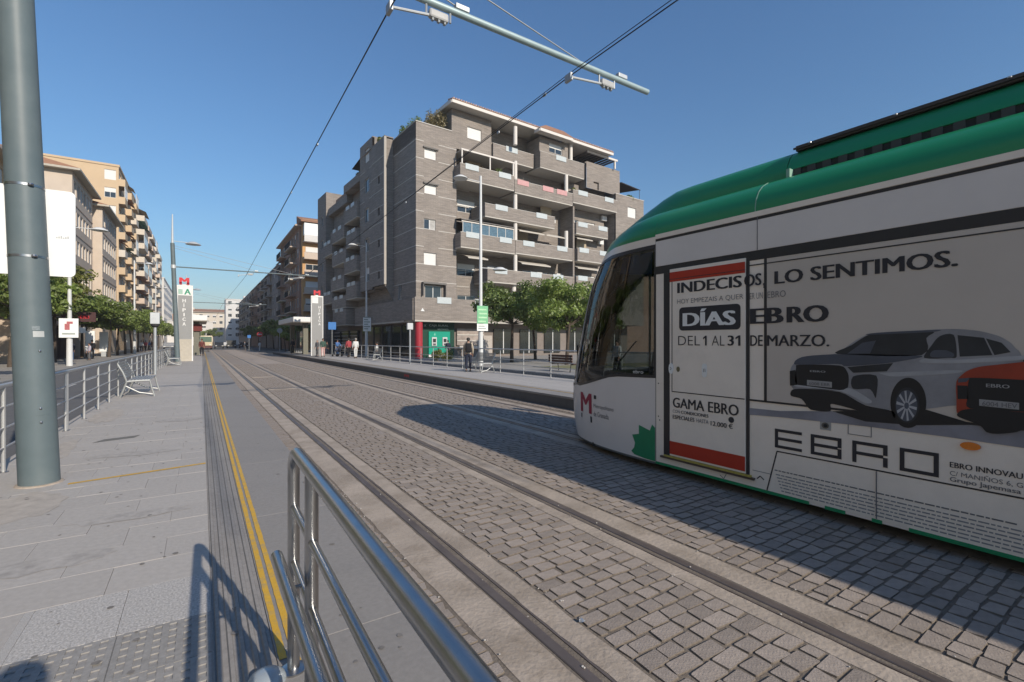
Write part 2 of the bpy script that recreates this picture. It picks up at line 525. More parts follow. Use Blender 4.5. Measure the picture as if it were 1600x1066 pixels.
# ---- platforms
platL = structure('platform', MB().box(-2.05, 0.985, Y0, 75, -0.1, ZP - 0.012), SLABJ)
rng = random.Random(5)
SW, SD = 0.52, 0.40
def slab_mesh(w, d, m, b=0.0014):
    return mesh_of('paving_slab', MB().bbox(0.001, w - 0.001, 0.001, d - 0.001, -0.04, 0.0, b), m)
slabm = slab_mesh(SW, SD, SLAB)
cnt = 0
far = MB()
y = -1.2; k = 0
xs_list = []
while y < 74:
    x = 0.045 - SW * 4 - (0.26 if k % 2 else 0)
    for i in range(5):
        xa = x + i * SW
        a, b_ = max(xa, -2.04), min(xa + SW, 0.045)
        if b_ - a < 0.05: continue
        zl = ZP + rng.uniform(-0.0012, 0.0012)
        tact = (a > -0.80 and y < 3.45)
        if y < 3.45 and b_ > -0.80:
            if a < -0.80: b_ = -0.80
            else: continue
        if b_ - a < 0.04: continue
        if cnt < 270 and y > 1.2:
            o = part('paving_slab', slabm, None, platL, loc=(a, y, zl), world=False)
            o.scale = ((b_ - a) / SW, 1, 1)
            cnt += 1
        else:
            far.box(a + 0.002, b_ - 0.002, y + 0.002, y + SD - 0.002, ZP - 0.03, zl)
    y += SD; k += 1
o = part('slabs_beyond', far, SLAB, platL); o['kind'] = 'stuff'

# tactile tiles near the ramp: a lattice with sunk cells, with a band of speckled slabs round it
TACT = M('tactile_tile_cement', (0.2989, 0.2867, 0.2708), rough=0.9, var=0.2, scale=40, rnd=0.05, dirt=0.4, dcol=(0.16, 0.15, 0.14), dscale=8)
tm = MB().box(0.002, 0.398, 0.002, 0.398, -0.04, -0.007)
for i in range(7):
    p = i * 0.0625 + 0.004
    tm.box(p, p + 0.030, 0.003, 0.397, -0.0068, 0.0)
    for jx in range(6):
        q = jx * 0.0625 + 0.0342
        tm.box(q, q + 0.032, p, p + 0.024, -0.0066, -0.0004)
tmesh = mesh_of('tactile_tile', tm, TACT)
for i in range(2):
    for jy in range(5):
        part('tactile_tile', tmesh, None, platL, loc=(-0.76 + i * 0.4, 1.07 + jy * 0.4, ZP), world=False)
spm = slab_mesh(0.4, 0.4, SPECK)
for i in range(2):
    part('speckled_slab', spm, None, platL, loc=(-0.76 + i * 0.4, 3.07, ZP), world=False).scale = (1, 1.325, 1)
for jy in range(6):
    e_ = 1.325 if jy == 5 else 1.0
    o = part('speckled_slab', spm, None, platL, loc=(-0.80, 1.07 + jy * 0.4, ZP), world=False); o.scale = (0.1, e_, 1)
    o = part('speckled_slab', spm, None, platL, loc=(0.04, 1.07 + jy * 0.4, ZP), world=False); o.scale = (0.012, e_, 1)

# ribbed guidance strip
ribs = MB().box(0.047, 0.290, Y0, 75, -0.05, ZP - 0.008)
for i in range(5):
    xa = 0.055 + i * 0.048
    ribs.prism([(xa, ZP - 0.008), (xa + 0.028, ZP - 0.008), (xa + 0.022, ZP + 0.002), (xa + 0.006, ZP + 0.002)], 'y', Y0, 75)
part('ribbed_strip', ribs, RIBM, platL)
# platform edge stones
em = mesh_of('edge_stone', MB().bbox(0.292, 0.988, 0.0008, 1.9992, -0.10, 0.0, 0.003), EDGE)
for i in range(38):
    part('edge_stone', em, None, platL, loc=(0, 2 * i - 1.5, ZP), world=False)
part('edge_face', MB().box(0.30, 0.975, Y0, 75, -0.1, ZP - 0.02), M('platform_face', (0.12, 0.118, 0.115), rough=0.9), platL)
def painted(x0, x1, ya, yb, z, m, name='painted_line'):
    rows = []
    n = max(4, int((yb - ya) / 0.12)); r3 = random.Random(3)
    n = min(n, 400)
    for i in range(n + 1):
        t = i / n
        yy = ya + (yb - ya) * t ** 1.5
        rows.append([(x0 + r3.uniform(-.0015, .0015), yy, z), (x1 + r3.uniform(-.0015, .0015), yy, z)])
    return MB().grid(rows)
part('yellow_line', painted(0.300, 0.332, 2.42, 75, ZP + 0.004, YEL), YEL, platL)
part('yellow_line', painted(0.352, 0.384, 2.32, 75, ZP + 0.004, YEL), YEL, platL)
cl = MB().add([(-1.15, 6.56, ZP + 0.004), (0.04, 6.78, ZP + 0.004), (0.04, 6.84, ZP + 0.004), (-1.15, 6.62, ZP + 0.004)], [(0, 1, 2, 3)])
part('yellow_line', cl, YEL, platL)
# worn patches
part('repair_patch', MB().add([(-1.32, 9.05, ZP + .003), (-.86, 9.2, ZP + .003), (-.80, 9.42, ZP + .003), (-1.22, 9.28, ZP + .003)], [(0, 1, 2, 3)]), M('dark_patch', (0.17, 0.165, 0.15), rough=0.9, var=0.3, scale=20), platL)

# right platform
platR = structure('platform', MB().box(8.13, 11.95, 2, 72, -0.1, ZP - 0.012), SLABJ)
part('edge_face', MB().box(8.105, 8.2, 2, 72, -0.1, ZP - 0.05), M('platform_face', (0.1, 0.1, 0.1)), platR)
mb = MB()
em2 = mesh_of('edge_stone', MB().bbox(8.09, 8.70, 0.003, 0.997, -0.06, 0.0, 0.008), EDGE)
for i in range(66):
    part('edge_stone', em2, None, platR, loc=(0, 6 + i, ZP), world=False)
part('ribbed_strip', MB().box(8.72, 9.0, 2, 72, 0, ZP + 0.002), RIBM, platR)
part('yellow_line', MB().box(8.70, 8.735, 2, 72, ZP + 0.004, ZP + 0.006), YEL, platR)
sm2 = slab_mesh(0.58, 0.8, SLAB)
for i in range(5):
    for jy in range(58):
        part('paving_slab', sm2, None, platR, loc=(9.01 + i * 0.585, 8 + jy * 0.8, ZP), world=False)
# red stencil on the platform face
mb = MB()
for q in range(5):
    mb.box(8.098, 8.103, 21.25 + q * 0.13, 21.33 + q * 0.13, 0.10 + 0.03 * (q % 2), 0.22)
part('red_stencil', mb, RED, platR)

# gum spots and small stains trodden into the slabs
mb = MB(); rg = random.Random(77)
for i in range(260):
    yy = 2.2 + 22 * rg.random() ** 1.6; xx = rg.uniform(-1.9, 0.95)
    if xx > 0.28 and xx < 0.40: continue
    r_ = rg.uniform(0.006, 0.02); n_ = 7
    mb.add([(xx + r_ * rg.uniform(.7, 1.2) * math.cos(k * 6.283 / n_), yy + r_ * rg.uniform(.7, 1.2) * math.sin(k * 6.283 / n_), ZP + 0.0035) for k in range(n_)], [list(range(n_))])
o = part('gum_spots', mb, M('gum_dark', (0.20, 0.185, 0.17), rough=0.8, var=0.3, scale=30), platL); o['kind'] = 'stuff'
# long stains along the platform, each with its own ragged outline
STN = M('dull_stain', (0.39, 0.364, 0.335), rough=0.85, var=0.25, scale=14)
STN2 = M('sandy_dust', (0.42, 0.38, 0.335), rough=0.9, var=0.2, scale=10)
for (cx, cy, rx, ry, m_) in ((-0.75, 7.9, 0.5, 0.16, STN), (-1.35, 5.9, 0.35, 0.5, STN2), (-0.5, 5.1, 0.45, 0.12, STN), (-1.6, 8.6, 0.18, 0.9, STN2), (-0.35, 10.8, 0.4, 0.2, STN), (-1.55, 12.2, 0.25, 1.1, STN2), (-0.9, 4.3, 0.5, 0.14, STN)):
    n_ = 22
    pts = [(cx + rx * rg.uniform(.72, 1.12) * math.cos(k * 6.283 / n_), cy + ry * rg.uniform(.72, 1.12) * math.sin(k * 6.283 / n_), ZP + 0.003) for k in range(n_)]
    part('stain', MB().add(pts, [list(range(n_))]), m_, platL)
# ------------------------------------------------------------ catenary poles and wires
WHITE_M = M('aluminium_white', (0.55, 0.57, 0.57), rough=0.45, var=0.08, metal=0.3)
ARM = M('pale_blue_arm_tube', (0.34, 0.43, 0.44), rough=0.45, var=0.08, scale=6, metal=0.2)
WIRE = M('dark_copper_wire', (0.03, 0.03, 0.032), rough=0.6)
GREYW = M('grey_stay_wire', (0.35, 0.36, 0.36), rough=0.5)
PX_, PZ_ = -1.40, 6.97

def cat_pole(Y, label, first=False, lamp=False):
    root = thing('catenary_pole', label, 'pole', (PX_, Y, ZP), group=None)
    top = 8.6
    lean = -0.036
    path, rad = [], []
    for i in range(9):
        z = ZP + (top - ZP) * i / 8
        path.append((PX_ + lean * (z - ZP), Y, z)); rad.append(0.160 - 0.0042 * (z - ZP))
    part('shaft', MB().tube(path, rad, 40), POLE, root, smooth=40)
    part('base_grout', MB().lathe([(0.19, 0), (0.182, 0.012), (0.162, 0.016)], 40, (PX_, Y, ZP)), CONC, root)
    xs = PX_ + lean * (PZ_ - ZP)
    a = part('arm', MB().tube([(xs + 0.1, Y, PZ_), (7.78, Y, PZ_ + 0.01)], 0.055 if Y < 10 else 0.042, 14), ARM if Y < 10 else POLE, root, smooth=40)
    mb = MB()
    for z in (PZ_,):
        mb.lathe([(0.15, -0.12), (0.155, -0.12), (0.155, 0.12), (0.15, 0.12)], 20, (xs, Y, z))
    part('arm_clamp', mb, WHITE_M, root)
    # top stay
    part('stay_wire', MB().tube([(PX_ + lean * 8, Y, 8.45), (5.95, Y, PZ_ + 0.06)], 0.011, 6), GREYW, root)
    part('stay_wire', MB().tube([(PX_ + lean * 8, Y, 8.3), (3.55, Y, PZ_ + 0.06)], 0.011, 6), GREYW, root)
    for bx, sx in ((3.06, 2.29), (6.62, 5.66)):
        ins = part('insulator', MB().bbox(bx - 0.16, bx + 0.16, Y - 0.05, Y + 0.05, PZ_ - 0.235, PZ_ - 0.10, 0.03), M('insulator_grey', (0.40, 0.40, 0.39), rough=0.5), root)
        for q in (-0.2, 0.2):
            part('insulator_clamp', MB().tube([(bx + q, Y, PZ_ - 0.2), (bx + q, Y, PZ_ + 0.05)], 0.018, 6), STEEL_D, ins)
        for q in (-0.1, 0.0, 0.1):
            part('insulator_shed', MB().tube([(bx + q - .015, Y, PZ_ - 0.24), (bx + q + .015, Y, PZ_ - 0.24)], 0.035, 8), STEEL_D, ins)
        part('steady_arm', MB().tube([(bx - 0.15, Y, PZ_ - 0.2), (sx + 0.05, Y, PZ_ - 0.30), (sx, Y, PZ_ - 0.33)], 0.022, 8), WHITE_M, root)
        part('wire_clip', MB().bbox(sx - 0.03, sx + 0.03, Y - 0.09, Y + 0.09, PZ_ - 0.40, PZ_ - 0.26, 0.01), STEEL_D, root)
        m2 = MB().bbox(bx + 0.28, bx + 0.52, Y - 0.05, Y + 0.05, PZ_ + 0.056, PZ_ + 0.14, 0.01)
        part('stay_bracket', m2, STEEL_D, root)
    return root

LEAN = -0.036
p1 = cat_pole(6.78, 'thick grey-green tapered pole on the platform with white sign panel strapped to it')
def pole_x(z): return PX_ + LEAN * (z - ZP)
def pole_r(z): return 0.160 - 0.0042 * (z - ZP)
# straps, sticker, service door, rivets on the near pole
for z in (3.37, 2.655):
    st = part('strap', MB().lathe([(pole_r(z) + 0.003, -0.012), (pole_r(z) + 0.004, -0.012), (pole_r(z) + 0.004, 0.012), (pole_r(z) + 0.003, 0.012)], 40, (pole_x(z), 6.78, z)), STEEL, p1, smooth=40)
    ang = R(-62)
    cx, cy = pole_x(z) + math.cos(ang) * (pole_r(z) + 0.01), 6.78 + math.sin(ang) * (pole_r(z) + 0.01)
    part('strap_buckle', MB().lathe([(0.022, -0.012), (0.026, 0.0), (0.022, 0.012)], 10, (cx, cy, z)), STEEL, st)
def curved_patch(a0, a1, z0, z1, off):
    rows = []
    for z in (z0, z1):
        rows.append([(pole_x(z) + math.cos(R(a0 + (a1 - a0) * i / 10)) * (pole_r(z) + off), 6.78 + math.sin(R(a0 + (a1 - a0) * i / 10)) * (pole_r(z) + off), z) for i in range(11)])
    return MB().grid(rows)
part('sticker', curved_patch(-76, -44, 1.84, 1.90, 0.002), M('pale_sticker', (0.45, 0.47, 0.46), rough=0.5, var=0.15), p1)
part('sticker', curved_patch(-78, -56, 1.91, 1.95, 0.002), M('worn_sticker', (0.2, 0.235, 0.245), rough=0.6, var=0.3, scale=60), p1)
part('service_door', curved_patch(-86, -38, 1.05, 1.73, 0.003), POLE, p1)
for a, z in ((-60, 1.70), (-66, 1.12), (-66, 0.98)):
    part('screw', MB().lathe([(0.011, -0.01), (0.012, 0), (0.008, 0.01)], 10, (pole_x(z) + math.cos(R(a)) * (pole_r(z) + .004), 6.78 + math.sin(R(a)) * (pole_r(z) + .004), z)), STEEL, p1)

p2 = cat_pole(40.6, 'grey-green pole with lamp and white spire beside the grey station totem')
p3 = cat_pole(76.4, 'far grey-green pole beyond the left platform shelter')
for p, Y in ((p2, 40.6), (p3, 76.4)):
    xt = PX_ + LEAN * 8.27
    part('spire', MB().tube([(xt, Y, 8.6), (xt, Y, 10.6)], [0.075, 0.035], 10), WHITE_M, p)
    la = part('lamp_arm', MB().tube([(xt, Y, 8.75), (xt + 0.9, Y, 8.72)], 0.022, 8), WHITE_M, p)
    part('lamp_head', MB().lathe([(0.02, 0.24), (0.2, 0.2), (0.46, 0.06), (0.48, 0.02), (0.1, 0.0)], 16, (xt + 1.2, Y, 8.60)), WHITE_M, la, smooth=50)

# white panel strapped behind the near pole
sp = MB()
def rrect(x0, x1, z0, z1, r, n=5):
    pts = []
    for cx, cz, a0 in ((x1 - r, z0 + r, -90), (x1 - r, z1 - r, 0), (x0 + r, z1 - r, 90), (x0 + r, z0 + r, 180)):
        for i in range(n + 1):
            a = R(a0 + 90 * i / n); pts.append((cx + r * math.cos(a), cz + r * math.sin(a)))
    return pts
SIGNW = M('white_enamel_panel', (0.80, 0.81, 0.79), rough=0.45, var=0.04)
sgn = thing('sign_panel', 'white blank-looking rounded sign panel strapped behind the thick near pole', 'sign', (-1.5, 6.97, 2.45))
part('panel', MB().prism(rrect(-1.86, -1.155, 2.495, 3.42, 0.05), 'y', 6.965, 6.985), SIGNW, sgn)
mb = MB()
for i in range(6):
    mb.box(-1.31 + i * 0.018, -1.298 + i * 0.018, 6.9625, 6.964, 2.905, 2.918 + 0.008 * (i % 3))
part('small_print', mb, M('faint_grey_print', (0.45, 0.46, 0.46)), sgn)
part('bolt', MB().prism([(-1.84 + 0.022 * math.cos(a / 8 * 6.283), 2.99 + 0.022 * math.sin(a / 8 * 6.283)) for a in range(8)], 'y', 6.955, 6.964), DARK, sgn)
part('bracket', MB().box(-1.5, -1.17, 6.987, 7.0, 3.30, 3.33), STEEL_D, sgn)

# contact wires
def wire(pts, label, r=0.0105):
    o = part('overhead_wire', MB().tube(pts, r, 6), WIRE)
    return tag(o, label, 'wire')
w_l = wire([(2.62, -8, 6.8), (2.29, 6.78, 6.63), (2.75, 40.6, 6.63), (2.3, 76.4, 6.63), (2.6, 140, 6.6)], 'dark overhead contact wire running above the left track')
w_r = wire([(6.05, -8, 6.86), (5.66, 6.78, 6.66), (6.45, 40.6, 6.55), (6.0, 76.4, 6.6), (6.3, 140, 6.6)], 'dark overhead contact wire running above the tram')
def twin(pts, n):
    mb = MB()
    for (x, y, z) in pts:
        mb.bbox(x - 0.012, x + 0.012, y - 0.05, y + 0.05, z - 0.02, z + 0.03, 0.006)
    return mb
# second strand twisted beside each wire, with clips
tag(part('overhead_wire', MB().tube([(2.60, -8, 6.92), (2.33, 6.78, 6.72), (2.53, 22, 6.67), (2.75, 40.6, 6.66)], 0.007, 6), WIRE), 'thin feeder strand clipped to the contact wire over the left track', 'wire')
tag(part('overhead_wire', MB().tube([(6.05, -8, 6.98), (5.70, 6.78, 6.75), (6.05, 22, 6.62), (6.45, 40.6, 6.6)], 0.007, 6), WIRE), 'thin feeder strand clipped to the contact wire over the tram', 'wire')
for wo_, pts in ((w_l, [(2.40, 12.5, 6.65), (2.46, 17, 6.65)]), (w_r, [(5.80, 9.5, 6.66), (5.72, 7.6, 6.69), (5.98, 16, 6.64)])):
    for p_ in pts:
        part('wire_clamp', twin([p_], 1), STEEL_D, wo_)

# ------------------------------------------------------------ railings
SATIN = M('satin_steel', (0.52, 0.52, 0.51), rough=0.45, var=0.08, metal=0.55)
def railing(name, label, X, ya, yb, step, h, rails, r_post=0.021, r_top=0.026, dbl=()):
    root = thing(name, label, 'railing', (X, ya, ZP))
    pm = mesh_of('post', MB().tube([(0, 0, 0), (0, 0, h)], r_post, 10), SATIN, smooth=40)
    fm = mesh_of('post_flange', MB().lathe([(0.045, 0), (0.045, 0.008), (0.025, 0.012)], 12), STEEL, smooth=30)
    y = ya; k = 0
    while y <= yb + 0.01:
        for e in ((0, 0.09) if k in dbl else (0,)):
            po = part('post', pm, None, root, loc=(0, y + e - ya, 0), world=False)
            part('post_flange', fm, None, po, world=False)
        y += step; k += 1
    part('top_rail', MB().tube([(0, -0.05, h), (0, yb - ya + 0.05, h)], r_top, 12), SATIN, root, smooth=40, world=False)
    for z in rails:
        part('mid_rail', MB().tube([(0, 0, z), (0, yb - ya, z)], 0.0125, 8), SATIN, root, smooth=40, world=False)
    return root
railing('platform_railing', 'brushed steel railing along the road side of the left platform', -1.86, 3.2, 47, 1.46, 0.97, (0.27, 0.49, 0.73), dbl=(5, 12))
railing('platform_railing', 'brushed steel railing between the right platform and the plaza road', 11.56, 9.25, 52, 1.9, 1.10, (0.2, 0.42, 0.64))

# near hoop railing beside the camera
root = thing('ramp_railing', 'shiny steel hoop railing with a lower handrail at the platform ramp', 'railing', (0.345, 2.32, ZP))
X_ = 0.345
hp = [(X_, 2.32, ZP)]
hp += [(X_, 2.32, 1.0), (X_, 2.32, 1.20)]
for i in range(1, 9):
    a = math.pi / 2 * i / 8
    hp.append((X_, 2.32 - 0.10 * (1 - math.cos(a)), 1.215 + 0.10 * math.sin(a)))
hp += [(X_ - 0.008, 1.5, 1.316), (X_ - 0.02, 0.5, 1.316), (X_ - 0.04, -1.4, 1.316)]
part('hoop_tube', MB().tube(hp, 0.0255, 24), STEEL, root, smooth=40)
xb = lambda y: X_ - 0.0105 * (2.32 - y)
for yy in (1.88, 0.15, -1.25):
    po = part('post', MB().tube([(xb(yy), yy, ZP), (xb(yy), yy, 1.30)], 0.0245, 20), STEEL, root, smooth=40)
    part('post_collar', MB().lathe([(0.055, 0), (0.055, 0.008), (0.03, 0.014)], 24, (xb(yy), yy, ZP)), STEEL, po, smooth=30)
for z in (1.062, 0.815, 0.57):
    part('mid_rail', MB().tube([(xb(2.31), 2.31, z), (xb(-1.3), -1.3, z)], 0.0155, 16), STEEL, root, smooth=40)
hl = [(0.262, 2.20, 0.905), (0.262, 1.0, 0.905), (0.255, -1.3, 0.905)]
ha = part('lower_handrail', MB().tube(hl, 0.0235, 24), STEEL, root, smooth=40)
for yy in (2.0, 0.6):
    part('handrail_bracket', MB().tube([(0.262, yy, 0.90), (0.262, yy, 0.85), (X_ - 0.02, yy, 0.85)], 0.008, 8), STEEL, ha, smooth=40)
part('post_collar', MB().lathe([(0.055, 0), (0.055, 0.008), (0.03, 0.014)], 24, (X_, 2.32, ZP)), STEEL, root, smooth=30)
tag(part('dome_cover', MB().lathe([(0.078, 0), (0.078, 0.008), (0.07, 0.024), (0.05, 0.04), (0.02, 0.048), (0.002, 0.049)], 24, (0.235, 2.30, ZP)), M('pale_blue_dome', (0.42, 0.47, 0.5), rough=0.35, metal=0.3), None, smooth=50), 'small pale blue domed cover on the platform beside the ramp railing', 'floor fitting')

# ------------------------------------------------------------ benches
BENCH = M('bench_metal', (0.40, 0.41, 0.40), rough=0.45, metal=0.5, var=0.1)
def make_bench(label, loc, rot, L=1.75):
    """built facing +x, length along y"""
    root = thing('bench', label, 'bench', loc, rot, 'steel slat benches on the platforms')
    for s in (-1, 1):
        y = s * L / 2
        mb = MB()
        # side frame: curved front leg, seat bar, rising back
        mb.tube([(-0.30, y, 0.0), (-0.22, y, 0.22), (-0.16, y, 0.42), (-0.24, y, 0.66), (-0.34, y, 0.86)], 0.024, 8)
        mb.tube([(-0.16, y, 0.41), (0.1, y, 0.43), (0.32, y, 0.43)], 0.024, 8)
        mb.tube([(0.32, y, 0.43), (0.36, y, 0.22), (0.42, y, 0.0)], 0.024, 8)
        mb.tube([(-0.18, y, 0.30), (0.1, y, 0.12), (0.40, y, 0.06)], 0.016, 8)
        part('side_frame', mb, BENCH, root, smooth=40, world=False)
    for i in range(7):
        x = -0.12 + i * 0.068
        part('seat_slat', MB().box(x, x + 0.045, -L / 2, L / 2, 0.44, 0.458), BENCH, root, world=False)
    for i in range(7):
        t = i / 6
        x = -0.19 - 0.16 * t; z = 0.50 + 0.36 * t
        part('back_slat', MB().box(x, x + 0.02, -L / 2, L / 2, z, z + 0.046), BENCH, root, world=False)
    return root
b1 = make_bench('steel slat bench on the left platform nearest the thick pole', (-1.47, 16.7, ZP), 0)
dup(b1, (-1.47, 35.4, ZP), 0, 'steel slat bench on the left platform next to the grey totem')
dup(b1, (11.15, 19.95, ZP), math.pi, 'steel slat bench right beside the man with the backpack')
dup(b1, (11.15, 36.5, ZP), math.pi, 'steel slat bench on the right platform between lamp and red column')

# wooden bench on the plaza
WOODB = M('brown_bench_wood', (0.10, 0.05, 0.035), rough=0.7, var=0.3, scale=9)
root = thing('wooden_bench', 'brown wooden plank bench on the plaza beyond the right railing', 'bench', (16.3, 19.9, 0.17), R(0))
for i in range(3):
    part('back_plank', MB().box(-0.30, -0.26, -1.0, 1.0, 0.50 + i * 0.14, 0.62 + i * 0.14), WOODB, root, world=False)
    part('seat_plank', MB().box(-0.22 + i * 0.15, -0.09 + i * 0.15, -1.0, 1.0, 0.42, 0.46), WOODB, root, world=False)
for s in (-0.85, 0.85):
    mb = MB().tube([(-0.32, s, 0.0), (-0.24, s, 0.42), (-0.32, s, 0.9)], 0.025, 6).tube([(-0.24, s, 0.40), (0.24, s, 0.40), (0.3, s, 0)], 0.025, 6)
    part('leg', mb, DARK, root, world=False)

# ------------------------------------------------------------ totems
TOT = M('totem_grey_panel', (0.27, 0.27, 0.265), rough=0.35, var=0.06, scale=2, spec=0.5)
GREEN = M('logo_green', (0.02, 0.25, 0.14), rough=0.5)
CREAM = M('cream_base', (0.45, 0.41, 0.34), rough=0.7)
def totem(label, x, y, w, h, logo):
    root = thing('station_totem', label, 'totem', (x, y, ZP))
    hw = w / 2
    part('panel', MB().box(-hw + .07, hw - .07, -0.1, 0.1, 0.02, h), TOT, root, world=False)
    part('edge_frame', MB().box(-hw, -hw + .07, -0.13, 0.13, 0, h), WHITE, root, world=False)
    part('edge_frame', MB().box(hw - .07, hw, -0.13, 0.13, 0, h), WHITE, root, world=False)
    part('edge_frame', MB().box(-hw + .07, hw - .07, -0.13, 0.13, h - 0.12, h), WHITE, root, world=False)
    part('base_panel', MB().box(-hw + .07, hw - .07, -0.115, 0.115, 0.0, 1.6 if logo == 'A' else 0.5), CREAM if logo == 'A' else TOT, root, world=False)
    # red letter M standing on the top
    sv, sf = text_mb('M', 0.62, 0.5, 0.05)
    mb = MB()
    n = len(sv)
    mb.add([(a - 0.31 if logo != 'A' else a - 0.35, -0.06 - e, h + 0.06 + b) for a, b, e in sv] + [(a - 0.31 if logo != 'A' else a - 0.35, 0.0 + e, h + 0.06 + b) for a, b, e in sv], [list(f) for f in sf] + [[n + i for i in f][::-1] for f in sf])
    part('red_letter', mb, RED, root, world=False)
    part('letter_stand', MB().box(-0.3, 0.3, 0.005, 0.03, h, h + 0.1), WHITE, root, world=False)
    if logo == 'A':
        part('logo_plate', MB().box(-hw + .075, hw - .075, -0.122, -0.104, h - 0.75, h - 0.12), WHITE, root, world=False)
        sv, sf = text_mb('A', 0.42, 0.42, 0.04)
        part('green_letter', MB().add([(a - 0.05, -0.128 - e, h - 0.68 + b) for a, b, e in sv], sf), GREEN, root, world=False)
        part('green_bar', MB().box(-hw + .09, -0.14, -0.128, -0.124, h - 0.66, h - 0.3), M('pale_green_print', (0.35, 0.5, 0.42)), root, world=False)
    else:
        part('logo_plate', MB().box(-hw + .1, 0.1, -0.122, -0.104, h - 0.75, h - 0.14), WHITE, root, world=False)
    for i, ch in enumerate('HÍPICA'):
        sv, sf = text_mb(ch, 0.07 if ch in 'IÍ' else 0.2, 0.30 if ch == 'Í' else 0.24, 0.03)
        dx = 0.06 if ch in 'IÍ' else 0
        xo = -0.15 if logo == 'A' else 0.12
        part('white_letter', MB().add([(a + xo + dx, -0.108 - e, h - 1.25 - i * 0.34 + b) for a, b, e in sv], sf), WHITE, root, world=False)
    return root
totem('tall grey station totem with red M and green A at the left platform pole', -1.02, 42.4, 0.98, 5.55, 'A')
totem('tall white-framed station totem with red M on the right platform', 9.72, 50.9, 1.15, 6.0, 'W')

# ------------------------------------------------------------ shelters
def shelter(label, x, y0, y1, w):
    root = thing('tram_shelter', label, 'shelter', (x, y0, ZP))
    L = y1 - y0
    part('canopy', MB().bbox(-w / 2, w / 2, 0, L, 3.55, 4.1, 0.06), WHITE, root, world=False)
    part('canopy_soffit', MB().box(-w / 2 + .05, w / 2 - .05, 0.05, L - .05, 3.50, 3.545), CREAM, root, world=False)
    for yy in (1.5, L - 1.5):
        part('column', MB().box(-0.25, 0.25, yy - 0.3, yy + 0.3, 0, 3.5), M('shelter_olive_grey', (0.16, 0.155, 0.12), rough=0.6), root, world=False)
    for k in range(int((L - 4) / 1.2)):
        fr = part('glass_panel', MB().box(0.3, 0.33, 2.2 + k * 1.2, 3.3 + k * 1.2, 0.3, 2.6), GLASSW, root, world=False)
        part('frame', MB().box(0.29, 0.34, 3.3 + k * 1.2, 3.36 + k * 1.2, 0, 2.7), STEEL_D, fr, world=False)
    part('seat', MB().box(-0.1, 0.28, 2.5, L - 2.5, 0.42, 0.5), STEEL_D, root, world=False)
    return root
shelter('white slab-roofed tram shelter behind the right platform totem', 9.75, 56, 68, 2.9)
sh = shelter('pale slab-roofed tram shelter on the left platform beyond the totem', -0.45, 58, 69, 1.9)
part('info_board', MB().box(-0.5, 0.5, 1.0, 1.1, 2.5, 3.2), M('dark_red_board', (0.14, 0.03, 0.025)), sh, world=False)

# ------------------------------------------------------------ slim post with white box on the left platform
root = thing('platform_post', 'slim grey post topped by a white box on the left platform', 'post', (-1.72, 26.2, ZP))
part('shaft', MB().tube([(0, 0, 0), (0, 0, 2.1)], 0.065, 12), STEEL_D, root, smooth=40, world=False)
part('head_box', MB().bbox(-0.17, 0.17, -0.14, 0.14, 2.22, 2.72, 0.02), M('pale_grey_box', (0.5, 0.52, 0.53), rough=0.5), root, world=False)
part('head_base', MB().lathe([(0.1, 2.08), (0.16, 2.14), (0.16, 2.22)], 12), DARK, root, world=False)
root = thing('platform_post', 'slim post with a small panel beside the red column on the right platform', 'post', (11.2, 29.2, ZP))
part('shaft', MB().tube([(0, 0, 0), (0, 0, 2.2)], 0.055, 10), STEEL_D, root, smooth=40, world=False)
part('head_box', MB().bbox(-0.2, 0.18, -0.1, 0.1, 2.2, 2.62, 0.02), M('pale_grey_box', (0.5, 0.52, 0.53)), root, world=False)

